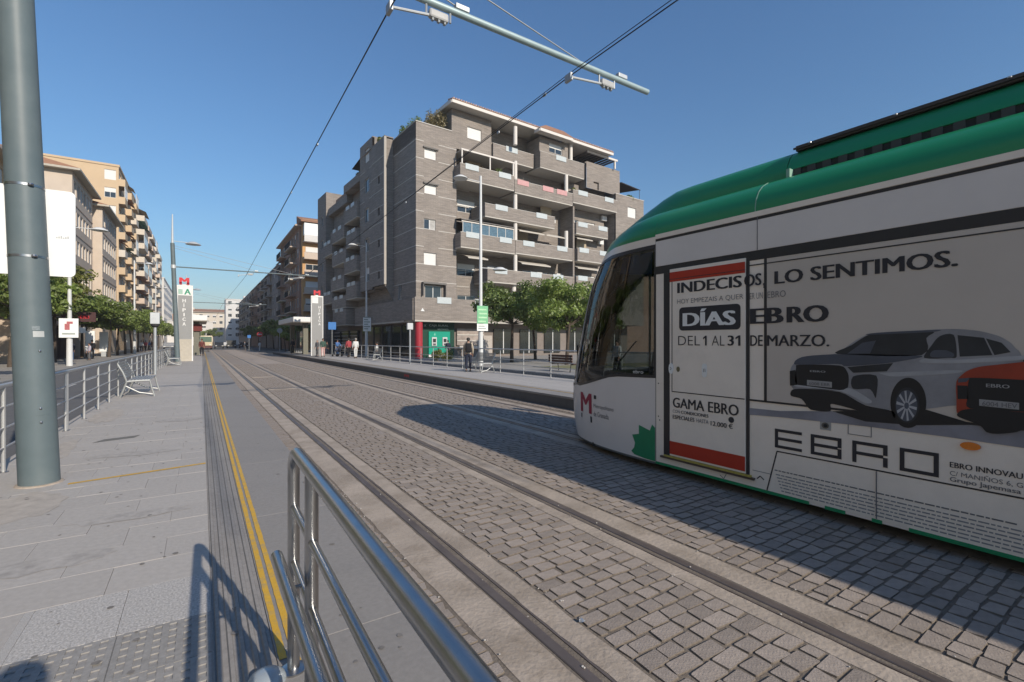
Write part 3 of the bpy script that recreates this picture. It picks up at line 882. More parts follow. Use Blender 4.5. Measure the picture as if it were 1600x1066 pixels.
# ------------------------------------------------------------ white street lamps
LAMPW = M('lamp_post_white', (0.62, 0.63, 0.62), rough=0.5, var=0.06)
def lamp(label, x, y, h, heads, poster=None, pz=(2.6, 4.3), pw=1.15):
    root = thing('street_lamp', label, 'street lamp', (x, y, 0.17), group=None)
    part('lower_post', MB().tube([(0, 0, 0), (0, 0, 2.9)], [0.17, 0.15], 14), LAMPW, root, smooth=40, world=False)
    part('upper_post', MB().tube([(0, 0, 2.9), (0, 0, h)], [0.12, 0.075], 12), LAMPW, root, smooth=40, world=False)
    for (z, d) in heads:
        a = part('lamp_arm', MB().tube([(0, 0, z), (d * 1.25, 0, z + 0.03)], 0.025, 6), LAMPW, root, world=False)
        part('lamp_head', MB().lathe([(0.03, 0.22), (0.22, 0.19), (0.46, 0.05), (0.48, 0.0), (0.1, -0.03)], 14, (d * 1.5, 0, z - 0.05)), LAMPW, a, smooth=50, world=False)
    if poster:
        po = part('poster_board', MB().box(-pw / 2, pw / 2, -0.25, -0.21, pz[0], pz[1]), SIGNW, root, world=False)
        if poster == 'green':
            part('poster_print', MB().box(-pw / 2, pw / 2, -0.258, -0.252, pz[0] + 0.62 * (pz[1] - pz[0]) - .55, pz[1]), M('poster_green', (0.19, 0.47, 0.25), rough=0.5, var=0.1), po, world=False)
            mb = MB()
            for i, (a, b) in enumerate(((.1, .85), (.2, .9), (.12, .9), (.08, .8))):
                zz = pz[1] - 0.2 - i * 0.26
                mb.box(-pw / 2 + a * pw, -pw / 2 + b * pw, -0.264, -0.260, zz - 0.10, zz)
            part('poster_stripe', mb, M('poster_pale_green', (0.42, 0.66, 0.42)), po, world=False)
            mb = MB()
            for i in range(3):
                mb.box(-pw / 2 + .1, pw / 2 - .15 - .1 * i, -0.259, -0.254, pz[0] + 0.12 + i * 0.16, pz[0] + 0.18 + i * 0.16)
            part('poster_stripe', mb, M('poster_grey_print', (0.32, 0.36, 0.33)), po, world=False)
        elif poster == 'red':
            mb = MB().box(-0.2, 0.05, -0.256, -0.252, pz[0] + 0.5, pz[1] - 0.35).box(-0.1, 0.2, -0.256, -0.252, pz[1] - .35, pz[1] - .2)
            part('poster_print', mb, M('poster_dark_red', (0.42, 0.13, 0.14), var=0.3, scale=30), po, world=False)
            part('poster_print', MB().box(-0.32, 0.32, -0.256, -0.252, pz[0] + 0.2, pz[0] + 0.3), M('poster_grey_print', (0.3, 0.33, 0.31)), po, world=False)
        else:
            mb = MB()
            for i in range(6):
                mb.box(-0.35, 0.1 + 0.2 * (i % 2), -0.256, -0.252, pz[0] + 0.2 + i * 0.25, pz[0] + 0.32 + i * 0.25)
            part('poster_print', mb, M('poster_grey_print', (0.3, 0.33, 0.31)), po, world=False)
    return root
lamp('tall white street lamp carrying a green and white poster in front of the brown building', 15.55, 27.7, 12.6, [(12.2, -1), (6.5, 1)], 'green', (2.3, 3.95), 0.82)
lamp('white street lamp with a pale poster beside the shaded side of the brown building', 15.15, 52.5, 12.4, [(12.0, -1)], 'grey', (2.7, 4.2), 0.85)
lamp('white street lamp with red printed poster near the restaurant sign', -7.25, 42.0, 9.4, [(9.1, 1)], 'red', (1.85, 3.1), 0.95)
lamp('white street lamp in front of the tall balcony apartment blocks', -7.25, 78, 12.0, [(11.7, 1)])
lamp('distant white street lamp far along the left pavement', -7.25, 112, 12.0, [(11.7, 1)])

# thin bare poles on the plaza and small road signs far off
def road_sign(label, x, y, h, col, shape, sz=0.62, zb=0.17):
    root = thing('road_sign', label, 'road sign', (x, y, zb))
    part('post', MB().tube([(0, 0, 0), (0, 0, h)], 0.04, 8), STEEL_D, root, world=False)
    if shape == 'disc':
        pts = [(sz / 2 * math.cos(i / 16 * 6.283), h + sz / 2 * math.sin(i / 16 * 6.283)) for i in range(16)]
        part('plate', MB().prism(pts, 'y', -0.06, -0.045), col, root, world=False)
        if col is RED:
            part('white_bar', MB().box(-sz * .36, sz * .36, -0.066, -0.062, h - .06, h + .06), WHITE, root, world=False)
    else:
        part('plate', MB().box(-sz / 2, sz / 2, -0.06, -0.045, h - sz / 2, h + sz / 2), col, root, world=False)
    return root
BLUE = M('sign_blue', (0.03, 0.16, 0.45), rough=0.5)
road_sign('red and white no-entry sign far beyond the right platform', 8.9, 98, 3.0, RED, 'disc', 0.95, 0.03)
road_sign('blue square road sign far beyond the right platform', 7.4, 101, 2.6, BLUE, 'sq', 0.55, 0.03)
road_sign('blue panel sign behind the people beside the right totem', 11.75, 53.5, 3.1, BLUE, 'sq', 0.8, ZP)
road_sign('grey round sign back on a post at the far end of right platform', 10.2, 82, 3.4, M('sign_grey', (0.3, 0.31, 0.31)), 'disc', 0.8, 0.03)
# ------------------------------------------------------------ tram
TX = 5.25            # plane of the visible side
TC = 6.575           # centre line
TY = 4.43            # seam between driver's cab and body
TEND = -9.0
TGREEN = M('tram_green_paint', (0.014, 0.25, 0.10), rough=0.28, var=0.06, scale=2, spec=0.5, dirt=0.12, dcol=(0.05, 0.12, 0.08), dscale=2)
TWHITE = M('tram_white_vinyl', (0.86, 0.775, 0.675), rough=0.27, var=0.05, scale=1.5, spec=0.45, dirt=0.30, dcol=(0.60, 0.54, 0.46), dscale=1.6)
TFASC = M('tram_lilac_white', (0.72, 0.675, 0.64), rough=0.27, var=0.04, scale=1.5, spec=0.45, dirt=0.15, dcol=(0.52, 0.5, 0.5), dscale=1.1)
TGREY = M('tram_window_vinyl', (0.56, 0.50, 0.44), rough=0.2, var=0.05, scale=2, spec=0.5)
TBLK = M('tram_black_trim', (0.022, 0.022, 0.026), rough=0.35, spec=0.5)
TRED = M('tram_red_door', (0.45, 0.035, 0.015), rough=0.4, var=0.06)
TINK = M('vinyl_ink', (0.028, 0.028, 0.034), rough=0.5, var=0.05)
TINKG = M('vinyl_grey_ink', (0.15, 0.15, 0.16), rough=0.5, var=0.05)
TROOF = M('tram_roof_grey', (0.16, 0.16, 0.165), rough=0.7, var=0.2)
TGLASS = glass_mat('tram_glass', (0.36, 0.39, 0.385), 0.8)
YELS = M('sill_yellow', (0.45, 0.36, 0.08), rough=0.6, var=0.2, scale=20)

tram = thing('tram', 'green-roofed white tram wrapped in a car advertisement on the right track', 'tram', (TC, TY, 0.0))
def side(u, v):
    a = (u - 800) / 745.0
    dx = math.sin(YAW) + math.cos(YAW) * a; dy = math.cos(YAW) - math.sin(YAW) * a
    t = TX / dx
    return dy * t, 1.8 + (533 - v) / 745.0 * t

# --- body
b = MB()
b.box(TX, 2 * TC - TX, TEND, TY, 0.145, 3.245)
body = part('body', b, TWHITE, tram)
def sp_(y0, y1, z0, z1, m, name, par=None, t=0.004, off=0.0):
    return part(name, MB().box(TX - off - t, TX - off + 0.001, y0, y1, z0, z1), m, par or tram)
sp_(TEND, TY - 0.004, 2.825, 3.165, TFASC, 'fascia_panel')
sp_(TEND, TY - 0.004, 2.715, 2.822, TBLK, 'black_band')
sp_(TEND, TY - 0.004, 3.168, 3.200, TBLK, 'black_line')
sp_(TEND, TY - 0.004, 3.203, 3.262, TWHITE, 'grey_cantrail', t=0.012)
# green roof fairings
def fairing(y0, y1, prof, name, m, par=None, mirror=True, smooth=50):
    mb = MB()
    mb.prism(prof, 'y', y0, y1)
    if mirror:
        part(name, MB().prism([(2 * TC - x, z) for x, z in prof][::-1], 'y', y0, y1), m, par or tram, smooth=smooth)
    return part(name, mb, m, par or tram, smooth=smooth)
low = [(5.245, 3.262)]
for i in range(9):
    a = R(10 + 72 * i / 8)
    low.append((5.66 - 0.43 * math.cos(a) * 0.97, 3.262 + 0.42 * math.sin(a) * 0.93 - 0.04))
low = [(5.245, 3.262), (5.243, 3.30), (5.262, 3.40), (5.31, 3.49), (5.39, 3.57), (5.50, 3.63), (5.62, 3.655), (5.75, 3.66), (5.75, 3.30)]
for (ya, yb) in ((3.02, TY - 0.003), (TEND, 3.012)):
    fairing(ya, yb, low, 'lower_fairing', TGREEN)
part('roof', MB().box(5.70, 2 * TC - 5.70, TEND, TY, 3.24, 3.64), TROOF, tram)
up = [(5.70, 3.775), (5.703, 3.79), (5.735, 3.86), (5.79, 3.95), (5.86, 4.01), (6.0, 4.02), (6.0, 3.70)]
fairing(TEND, 2.90, up, 'upper_fairing', TGREEN)
# its tapering front end
half = [(5.70, 3.60), (5.705, 3.76), (5.735, 3.86), (5.79, 3.95), (5.86, 4.01), (6.1, 4.03), (TC, 4.03)]
rows = []
for yy, k, sx in ((2.91, 1.0, 0.0), (3.7, 1.0, 0.0), (4.3, 1.0, 0.01), (4.58, 0.985, 0.03), (4.85, 0.87, 0.07), (5.15, 0.68, 0.13), (5.45, 0.47, 0.2), (5.75, 0.22, 0.28), (5.95, 0.0, 0.34)):
    l_ = [(x + (sx if x < TC else 0), yy, 3.60 + (z - 3.60) * k - (0.02 if k == 0 else 0)) for x, z in half]
    rows.append(l_ + [(2 * TC - x, y, z) for x, y, z in l_[:-1][::-1]])
part('fairing_nose', MB().grid(rows), TGREEN, tram, smooth=60)
# louvred dark slot with its fins
part('louvre_slot', MB().box(5.715, 5.735, TEND, 3.05, 3.655, 3.79), DARK, tram)
fin = mesh_of('louvre_fin', MB().box(-0.012, 0.02, 0, 0.085, 0, 0.12), M('louvre_grey', (0.06, 0.06, 0.062), rough=0.6))
y = 2.75
while y > -3:
    part('louvre_fin', fin, None, tram, loc=(5.715 - TC, y - TY, 3.66), world=False)
    y -= 0.155
part('slot_bracket', MB().box(5.62, 5.70, 2.83, 2.87, 3.65, 3.77), M('pale_green_rubber', (0.25, 0.4, 0.32)), tram)
for (x, y, n) in ((5.69, 3.225, 'upper'), ):
    pass
part('roof_rail', MB().box(5.82, 5.96, TEND, 2.86, 4.015, 4.075).box(5.80, 5.819, TEND, 2.88, 4.035, 4.055), M('roof_rail_brown', (0.065, 0.052, 0.05), rough=0.5), tram)
bolt = mesh_of('rail_bolt', MB().lathe([(0.016, 0), (0.016, 0.012), (0.008, 0.016)], 8), STEEL)
for yy in (2.7, 1.9, 1.1, 0.4):
    part('rail_bolt', bolt, None, tram, loc=(5.81 - TC, yy - TY, 4.056), world=False)
# equipment on the roof
for (a, b_) in ((2.4, 0.2), (-0.4, -3.2), (-4, -7)):
    part('roof_box', MB().bbox(6.1, 2 * TC - 6.1, b_, a, 3.62, 4.0, 0.05), TROOF, tram)

# --- cab (driver's end): horizontal slices, half width W(z), nose length L(z)
LZ = [(.12, 2.55), (.15, 2.57), (.3, 2.62), (.5, 2.67), (.75, 2.685), (1, 2.69), (1.25, 2.64), (1.5, 2.58), (1.75, 2.51), (2, 2.43), (2.25, 2.34), (2.5, 2.24), (2.75, 2.11), (3.0, 1.92), (3.2, 1.75), (3.35, 1.60), (3.47, 1.38), (3.56, 1.10), (3.62, 0.75), (3.655, 0.30)]
def Lz(z):
    for (z0, a), (z1, b_) in zip(LZ, LZ[1:]):
        if z <= z1: return a + (b_ - a) * (z - z0) / (z1 - z0)
    return LZ[-1][1]
def Wz(z):
    if z < 3.26: return 1.325
    pr = [(3.262, 1.33), (3.30, 1.332), (3.40, 1.313), (3.49, 1.265), (3.57, 1.185), (3.63, 1.075), (3.655, 0.955), (3.66, 0.825)]
    for (z0, a), (z1, b_) in zip(pr, pr[1:]):
        if z <= z1: return a + (b_ - a) * (z - z0) / (z1 - z0)
    return 0.8
PE = 2.5
def cab_xy(phi, z):
    W, L = Wz(z), Lz(z)
    c, s = math.cos(phi), math.sin(phi)
    return TC - W * math.copysign(abs(c) ** (2 / PE), c), TY + L * abs(s) ** (2 / PE)
# angle as a function of arc length at z = 1.2
_d = [0.0]; _ph = [math.pi * (i / 4000) for i in range(4001)]
_p = [cab_xy(p, 1.2) for p in _ph]
for i in range(1, 4001):
    _d.append(_d[-1] + math.hypot(_p[i][0] - _p[i - 1][0], _p[i][1] - _p[i - 1][1]))
ARC = _d[-1]
def arc_phi(a):
    lo, hi = 0, 4000
    while hi - lo > 1:
        m = (lo + hi) // 2
        if _d[m] < a: lo = m
        else: hi = m
    t = (a - _d[lo]) / max(1e-9, _d[hi] - _d[lo])
    return _ph[lo] + (_ph[hi] - _ph[lo]) * t
def cab_pt(a, z, off=0.0):
    p = arc_phi(a)
    x, y = cab_xy(p, z)
    if off:
        x2, y2 = cab_xy(arc_phi(min(ARC, a + 0.01)), z); x1, y1 = cab_xy(arc_phi(max(0, a - 0.01)), z)
        tx, ty = x2 - x1, y2 - y1; l = math.hypot(tx, ty) or 1
        x += -ty / l * off; y += tx / l * off          # outward is to the left of the direction of travel
    return (x, y, z)
def smooth_list(fn, arcs): return [fn(a) for a in arcs]
A_PIL0, A_PIL1 = 2.03, 2.13
def z_low(a):
    a = min(a, ARC - a)
    pts = [(0, 1.30), (0.75, 1.275), (0.95, 1.25), (1.55, 1.10), (1.85, 1.04), (2.0, 1.05), (2.3, 1.0), (9, 1.0)]
    for (x0, y0), (x1, y1) in zip(pts, pts[1:]):
        if a <= x1: return y0 + (y1 - y0) * (a - x0) / (x1 - x0)
def z_up(a):
    a = min(a, ARC - a)
    return 3.13 if a < 1.4 else 3.13 - 0.05 * min(1, (a - 1.4) / 0.6)
NA = 72
arcs = [ARC * i / NA for i in range(NA + 1)]
for extra in (0.035, A_PIL0, A_PIL1, ARC - 0.035, ARC - A_PIL0, ARC - A_PIL1, 0.75, 0.95):
    arcs.append(extra)
arcs = sorted(arcs)
def cab_patch(f0, f1, nz, al, off=0.0):
    rows = []
    for k in range(nz + 1):
        rows.append([cab_pt(a, f0(a) + (f1(a) - f0(a)) * k / nz, off) for a in al])
    return MB().grid([r[::-1] for r in rows])
part('cab_lower_shell', cab_patch(lambda a: 0.13, z_low, 10, arcs), TFASC, tram, smooth=60)
part('cab_trim', cab_patch(z_up, lambda a: z_up(a) + 0.11, 2, arcs), TWHITE, tram, smooth=60)
dome = cab_patch(lambda a: z_up(a) + 0.11, lambda a: 3.652, 14, arcs)
part('cab_dome', dome, TGREEN, tram, smooth=60)
part('cab_roof', MB().add([cab_pt(a, 3.652) for a in arcs][::-1], [list(range(len(arcs)))[::-1]]), TGREEN, tram)
rngs = {'side_window': [a for a in arcs if 0.034 <= a <= A_PIL0 + 1e-6],
        'windscreen': [a for a in arcs if A_PIL1 - 1e-6 <= a <= ARC - A_PIL1 + 1e-6],
        'side_window ': [a for a in arcs if ARC - A_PIL0 - 1e-6 <= a <= ARC - 0.034]}
for nme, al in rngs.items():
    part(nme.strip(), cab_patch(z_low, z_up, 12, al, -0.004), TGLASS, tram, smooth=60)
for al in ([a for a in arcs if A_PIL0 - 1e-6 <= a <= A_PIL1 + 1e-6], [a for a in arcs if ARC - A_PIL1 - 1e-6 <= a <= ARC - A_PIL0 + 1e-6]):
    part('windscreen_pillar', cab_patch(z_low, z_up, 12, al, 0.004), M('pillar_grey', (0.25, 0.25, 0.26), rough=0.4), tram, smooth=60)
for al in ([0.0, 0.02, 0.036], [ARC - 0.036, ARC - 0.02, ARC]):
    part('window_gasket', cab_patch(z_low, z_up, 4, al), TBLK, tram, smooth=60)
# black edging under and over the glass
for fn, nm in ((z_low, 0), (z_up, 1)):
    pass_al = [a for a in arcs if 0 <= a <= ARC]
    part('window_gasket', cab_patch((lambda a: z_low(a) - 0.012) if nm == 0 else (lambda a: z_up(a) - 0.05), (lambda a: z_low(a) + 0.03) if nm == 0 else (lambda a: z_up(a) + 0.004), 1, pass_al, 0.003), TBLK, tram, smooth=60)
# seam line, skirt edge
part('cab_seam', MB().box(TX - 0.002, TX + 0.01, TY - 0.006, TY + 0.002, 0.13, 3.262), TBLK, tram)
part('cab_edge', cab_patch(lambda a: 0.10, lambda a: 0.132, 1, arcs, -0.006), M('skirt_grey', (0.12, 0.13, 0.13)), tram)
# interior
part('cab_floor', MB().add([cab_pt(a, 0.9, -0.06) for a in arcs], [list(range(len(arcs)))]), DARK, tram)
part('cab_bulkhead', MB().box(TX + 0.05, 2 * TC - TX - 0.05, TY - 0.08, TY - 0.02, 0.2, 3.2), DARK, tram)
part('cab_ceiling', MB().add([cab_pt(a, 3.12, -0.05) for a in arcs], [list(range(len(arcs)))]), DARK, tram)
part('blue_blind', cab_patch(lambda a: 2.74 + 0.10 * max(0, a - 0.2), lambda a: 3.06, 4, [0.16 + 0.11 * i for i in range(9)], -0.07), M('blue_blind', (0.035, 0.11, 0.36), rough=0.5), tram, smooth=60)
part('blind_roller', MB().tube([cab_pt(0.16 + 0.15 * i, 3.08, -0.09) for i in range(8)], 0.03, 8), M('roller_pale', (0.5, 0.48, 0.42)), tram, smooth=50)
mb = MB().bbox(TX + 0.45, 2 * TC - TX - 0.45, TY + 1.5, TY + 2.25, 0.9, 1.12, 0.06).bbox(TC - 0.6, TC + 0.6, TY + 1.35, TY + 1.8, 1.08, 1.28, 0.05)
part('dashboard', mb, M('dash_grey', (0.07, 0.07, 0.075), rough=0.7), tram)
mb = MB().bbox(TC - 0.28, TC + 0.28, TY + 0.35, TY + 0.9, 1.12, 1.28, 0.06).bbox(TC - 0.26, TC + 0.26, TY + 0.25, TY + 0.42, 1.25, 1.95, 0.06).bbox(TC - 0.14, TC + 0.14, TY + 0.27, TY + 0.38, 1.97, 2.2, 0.04).box(TC - 0.1, TC + 0.1, TY + 0.5, TY + 0.7, 0.9, 1.12)
part('driver_seat', mb, M('seat_charcoal', (0.05, 0.05, 0.055), rough=0.8), tram, smooth=40)
for sx in (0.75, -0.75):
    part('inner_post', MB().tube([(TC + sx, TY + 0.6, 0.9), (TC + sx, TY + 0.6, 3.1)], 0.018, 8), STEEL, tram)
def surf_tube(pts, r, off): return MB().tube([cab_pt(a, z, off) for a, z in pts], r, 8)
part('wiper', surf_tube([(3.1, 1.06), (2.75, 1.35), (2.35, 1.72)], 0.014, 0.02), BLACK, tram)
part('wiper', surf_tube([(ARC - 3.1 + 0.3, 1.06), (ARC - 2.75, 1.4), (ARC - 2.5, 1.8)], 0.014, 0.02), BLACK, tram)
part('mirror', MB().bbox(2 * TC - TX + 0.02, 2 * TC - TX + 0.2, TY + 1.1, TY + 1.3, 2.2, 2.7, 0.04), BLACK, tram)
part('headlight', MB().add([cab_pt(2.35 + 0.05 * i, 0.75 + 0.1 * j, 0.006) for j in range(2) for i in range(8)], [(i, i + 1, 9 + i, 8 + i) for i in range(7)]), M('lamp_glass', (0.5, 0.5, 0.5), rough=0.1), tram)
# underside with wheels
part('underframe', MB().box(TX + 0.12, 2 * TC - TX - 0.12, TEND, TY + 1.4, 0.08, 0.146), DARK, tram)
wm = MB().tube([(-0.06, 0, 0), (0.06, 0, 0)], 0.29, 24)
wme = mesh_of('wheel', wm, RAILM, smooth=40)
for yy in (2.2, 0.4, -5, -6.8):
    for xx in (5.72, 7.30):
        part('wheel', wme, None, tram, loc=(xx - TC, yy - TY, 0.292), world=False)
tow = MB().bbox(5.85, 6.02, TY + 1.75, TY + 2.1, 0.02, 0.135, 0.02)
part('track_brake', tow, BLACK, tram)

# --- decals on the cab
def surf_text(body, a0, w, z0, h, m, name, bold=0.0, off=0.004):
    sv, sf = text_mb(body, w, h, bold)
    return part(name, MB().add([cab_pt(a0 - x, z0 + y, off + e) for x, y, e in sv], sf), m, tram)
LOGO_R = M('logo_crimson', (0.30, 0.012, 0.045), rough=0.45)
surf_text('M', 1.80, 0.40, 0.60, 0.33, LOGO_R, 'logo_letter', 0.03)
part('logo_foot', MB().add([cab_pt(a, z, 0.004) for a, z in ((1.79, .50), (1.79, .57), (1.75, .57), (1.75, .50))], [(0, 1, 2, 3)]), TINK, tram)
part('logo_foot', MB().add([cab_pt(a, z, 0.004) for a, z in ((1.45, .46), (1.45, .56), (1.40, .56), (1.40, .46))], [(0, 1, 2, 3)]), TINK, tram)
part('logo_square', MB().add([cab_pt(a, z, 0.004) for a, z in ((1.33, .86), (1.33, .92), (1.26, .92), (1.26, .86))], [(0, 1, 2, 3)]), TINK, tram)
surf_text('Metropolitano', 1.34, 0.52, 0.70, 0.08, TINKG, 'logo_lettering', 0.0)
surf_text('de Granada', 1.34, 0.40, 0.58, 0.08, TINKG, 'logo_lettering', 0.0)
# green spiky emblem beside the seam
cx_, cz_ = 0.0, 0.28
pts = [(0.01, 0.145)]
for a, r in ((78, 0.56), (90, 0.38), (101, 0.46)):
    pass
pts = [(0.008, 0.60), (0.06, 0.64), (0.10, 0.55), (0.30, 0.60), (0.30, 0.47), (0.43, 0.44), (0.38, 0.33), (0.40, 0.26), (0.46, 0.20), (0.40, 0.16), (0.20, 0.142), (0.008, 0.138)]
part('green_emblem', MB().add([cab_pt(a, z, 0.004) for a, z in pts], [list(range(len(pts)))[::-1]]), M('emblem_green', (0.015, 0.22, 0.10), rough=0.45), tram)
surf_text('ebro', 0.42, 0.20, 1.335, 0.05, WHITE, 'glass_sticker', 0.0, 0.006)

# --- door
door = part('door', MB().bbox(TX - 0.016, TX + 0.001, 3.125, 4.185, 0.275, 2.755, 0.004), TWHITE, tram)
def frame(y0, y1, z0, z1, t, m, name, par, off, d=0.004):
    mb = MB()
    for a, b_, c, d_ in ((y0, y0 + t, z0, z1), (y1 - t, y1, z0, z1), (y0 + t, y1 - t, z0, z0 + t), (y0 + t, y1 - t, z1 - t, z1)):
        mb.box(TX - off - d, TX - off, a, b_, c, d_)
    return part(name, mb, m, par)
part('door_gasket', MB().box(TX - 0.012, TX + 0.001, 4.19, 4.285, 0.25, 2.713), TBLK, tram)
part('door_gasket', MB().box(TX - 0.012, TX + 0.001, 3.085, 3.12, 0.25, 2.713), TBLK, tram)
part('door_red_band', MB().box(TX - 0.020, TX - 0.0165, 3.13, 4.18, 2.585, 2.712), TRED, door)
part('door_red_band', MB().box(TX - 0.020, TX - 0.0165, 3.13, 4.18, 0.30, 0.47), TRED, door)
part('door_line', MB().box(TX - 0.0225, TX - 0.0205, 3.13, 4.18, 2.615, 2.622), TBLK, door)
mb = MB().box(TX - 0.019, TX - 0.0165, 4.14, 4.15, 1.125, 2.585).box(TX - 0.019, TX - 0.0165, 3.135, 4.14, 1.125, 1.137)
part('door_window_line', mb, TINK, door)
part('door_sill', MB().box(TX - 0.03, TX + 0.001, 3.06, 4.27, 0.250, 0.272), YELS, tram)
part('door_sill_edge', MB().box(TX - 0.034, TX + 0.001, 3.02, 4.33, 0.225, 0.2495), M('sill_brown', (0.10, 0.07, 0.05), rough=0.6), tram)
def disc(cy, cz, ry, rz, x, n=20): return [(x, cy + ry * math.cos(i / n * 6.28318), cz + rz * math.sin(i / n * 6.28318)) for i in range(n)]
def disc_mb(cy, cz, ry, rz, off, d=0.004, n=20):
    return MB().prism([(cy + ry * math.cos(i / n * 6.28318), cz + rz * math.sin(i / n * 6.28318)) for i in range(n)], 'x', TX - off - d, TX - off)
yb_, zb_ = side(1050, 576)
bt = part('door_button', disc_mb(yb_, zb_, 0.035, 0.075, 0.017, 0.008), SIGNW, door)
part('arrow', MB().tube([(TX - 0.0265, yb_ + 0.012, zb_ + 0.02), (TX - 0.0265, yb_ - 0.01, zb_), (TX - 0.0265, yb_ + 0.012, zb_ - 0.02)], 0.003, 5), TINK, bt)
yb_, zb_ = side(1061, 577)
part('key_lock', disc_mb(yb_, zb_, 0.025, 0.035, 0.017, 0.005), M('brass_dull', (0.22, 0.2, 0.12), metal=0.5), door)
yb_, zb_ = side(1102, 579)
bt = part('door_badge', MB().prism(rrect(yb_ - 0.035, yb_ + 0.035, zb_ - 0.085, zb_ + 0.085, 0.034), 'x', TX - 0.021, TX - 0.017), SIGNW, door)
part('badge_mark', MB().tube([(TX - 0.0225, yb_ + 0.012, zb_ - .02), (TX - 0.0225, yb_ + .01, zb_ + .02), (TX - 0.0225, yb_ - .01, zb_ + .02), (TX - 0.0225, yb_ - 0.012, zb_ - .02)], 0.003, 5), TINKG, bt)

# --- window vinyl panel and thin lines on the side
part('window_vinyl', MB().box(TX - 0.005, TX + 0.001, -2.6, 2.885, 1.140, 2.712), TGREY, tram)
for nm, a, b_, c, d_ in (('pillar_line', 2.886, 2.915, 1.13, 2.714), ('panel_line', -2.6, 2.885, 2.655, 2.667), ('panel_line', 2.916, 3.084, 2.655, 2.667), ('panel_line', -2.6, 3.084, 1.118, 1.138)):
    part(nm, MB().box(TX - 0.0085, TX - 0.001, a, b_, c, d_), TBLK, tram)
def line(pts, w, m, name, off=0.003):
    """thin strip along pixel-free (y, z) points on the side"""
    mb = MB()
    for (y0, z0), (y1, z1) in zip(pts, pts[1:]):
        l = math.hypot(y1 - y0, z1 - z0); ny, nz = -(z1 - z0) / l * w / 2, (y1 - y0) / l * w / 2
        mb.add([(TX - off, y0 + ny, z0 + nz), (TX - off, y0 - ny, z0 - nz), (TX - off, y1 - ny, z1 - nz), (TX - off, y1 + ny, z1 + nz)], [(0, 1, 2, 3)])
    return part(name, mb, m, tram)
line([(2.885, 0.148), (2.775, 0.60), (TEND, 0.60)], 0.014, TBLK, 'hatch_line')
line([(3.05, 0.335), (2.83, 0.335)], 0.006, TINKG, 'panel_line')
for a, b_ in ((4.43, 2.45), (2.3, 2.12), (1.9, 1.82), (1.62, -9)):
    part('green_skirt_edge', MB().box(TX - 0.004, TX + 0.02, b_, a, 0.112, 0.146), TGREEN, tram)
part('skirt_edge', MB().box(TX + 0.004, TX + 0.02, TEND, TY, 0.118, 0.1445), TWHITE, tram)
yb_, zb_ = side(1517, 697)
lp = part('marker_lamp', disc_mb(yb_, zb_, 0.062, 0.032, 0.002, 0.02, 24), M('amber_lens', (0.75, 0.20, 0.01), rough=0.15, spec=0.8), tram)
yb_, zb_ = side(1290, 665)
so = part('socket_plate', MB().box(TX - 0.005, TX, yb_ - 0.05, yb_ + 0.05, zb_ - 0.045, zb_ + 0.045), M('plate_grey', (0.36, 0.36, 0.35)), tram)
part('socket_ring', disc_mb(yb_, zb_, 0.032, 0.03, 0.006, 0.006), M('ring_olive', (0.13, 0.12, 0.1)), so)
part('socket_hole', disc_mb(yb_ - 0.004, zb_, 0.018, 0.018, 0.0125, 0.003), DARK, so)
y0_, z0_ = side(1325, 675); y1_, z1_ = side(1362, 653)
frame(y1_, y0_, z0_ - 0.02, z1_, 0.005, TINKG, 'fuel_hatch', tram, 0.001)

# seams between body panels
for nm, yy, z0, z1 in (('panel_seam', 1.86, 0.15, 0.59), ('panel_seam', -0.6, 0.15, 1.115), ('panel_seam', 2.99, 2.826, 3.262), ('panel_seam', 0.2, 2.826, 3.262), ('panel_seam', 0.35, 1.14, 2.712)):
    part(nm, MB().box(TX - 0.0095, TX - 0.001, yy, yy + 0.006, z0, z1), TINKG, tram)
part('fairing_seam', MB().prism([(x - 0.002, z + 0.002) for x, z in low[:7]] + [(5.64, 3.60), (5.42, 3.52), (5.28, 3.28)], 'y', 3.011, 3.021), M('pale_green_rubber', (0.25, 0.4, 0.32)), tram)
# --- lettering on the advertisement
def ad(body, y0, y1, z0, z1, m=TINK, bold=0.0, off=0.007, name='lettering', par=None):
    sv, sf = text_mb(body, y0 - y1, z1 - z0, bold)
    return part(name, MB().add([(TX - off - e, y0 - a, z0 + b_) for a, b_, e in sv], sf), m, par or tram)
DO = 0.021
def one(y0, y1, z0, z1, off):
    w, h = y0 - y1, z1 - z0
    pts = [(0.55, 0), (1, 0), (1, 1), (0.62, 1), (0, 0.80), (0, 0.62), (0.55, 0.78)]
    return part('lettering', MB().add([(TX - off, y0 - a * w, z0 + b_ * h) for a, b_ in pts], [list(range(7))]), TINK, tram)
ad('INDECIS', 4.06, 3.165, 2.425, 2.56, TINK, 0.035, DO)
ad('OS', 3.14, 2.935, 2.425, 2.56, TINK, 0.035, DO)
ad(',', 2.925, 2.905, 2.39, 2.445, TINK, 0.03, 0.010)
ad('LO SENTIMOS.', 2.80, 1.29, 2.42, 2.56, TINK, 0.035, 0.010)
ad('HOY EMPEZAIS A QUER', 4.06, 3.15, 2.275, 2.345, TINKG, -0.01, DO)
ad('ER UN', 3.08, 2.93, 2.275, 2.345, TINKG, -0.01, 0.006)
ad('EBRO', 2.875, 2.68, 2.275, 2.345, TINKG, -0.01, 0.010)
dbx = part('lettering_plate', MB().prism(rrect(3.185, 4.03, 1.935, 2.235, 0.05), 'x', TX - 0.020, TX - 0.0165), TINK, tram)
ad('DÍAS', 3.975, 3.24, 1.99, 2.205, SIGNW, 0.05, 0.0225)
ad('EB', 3.075, 2.70, 1.995, 2.165, TINK, 0.05, 0.011)
ad('RO', 2.67, 2.26, 1.995, 2.165, TINK, 0.05, 0.011)
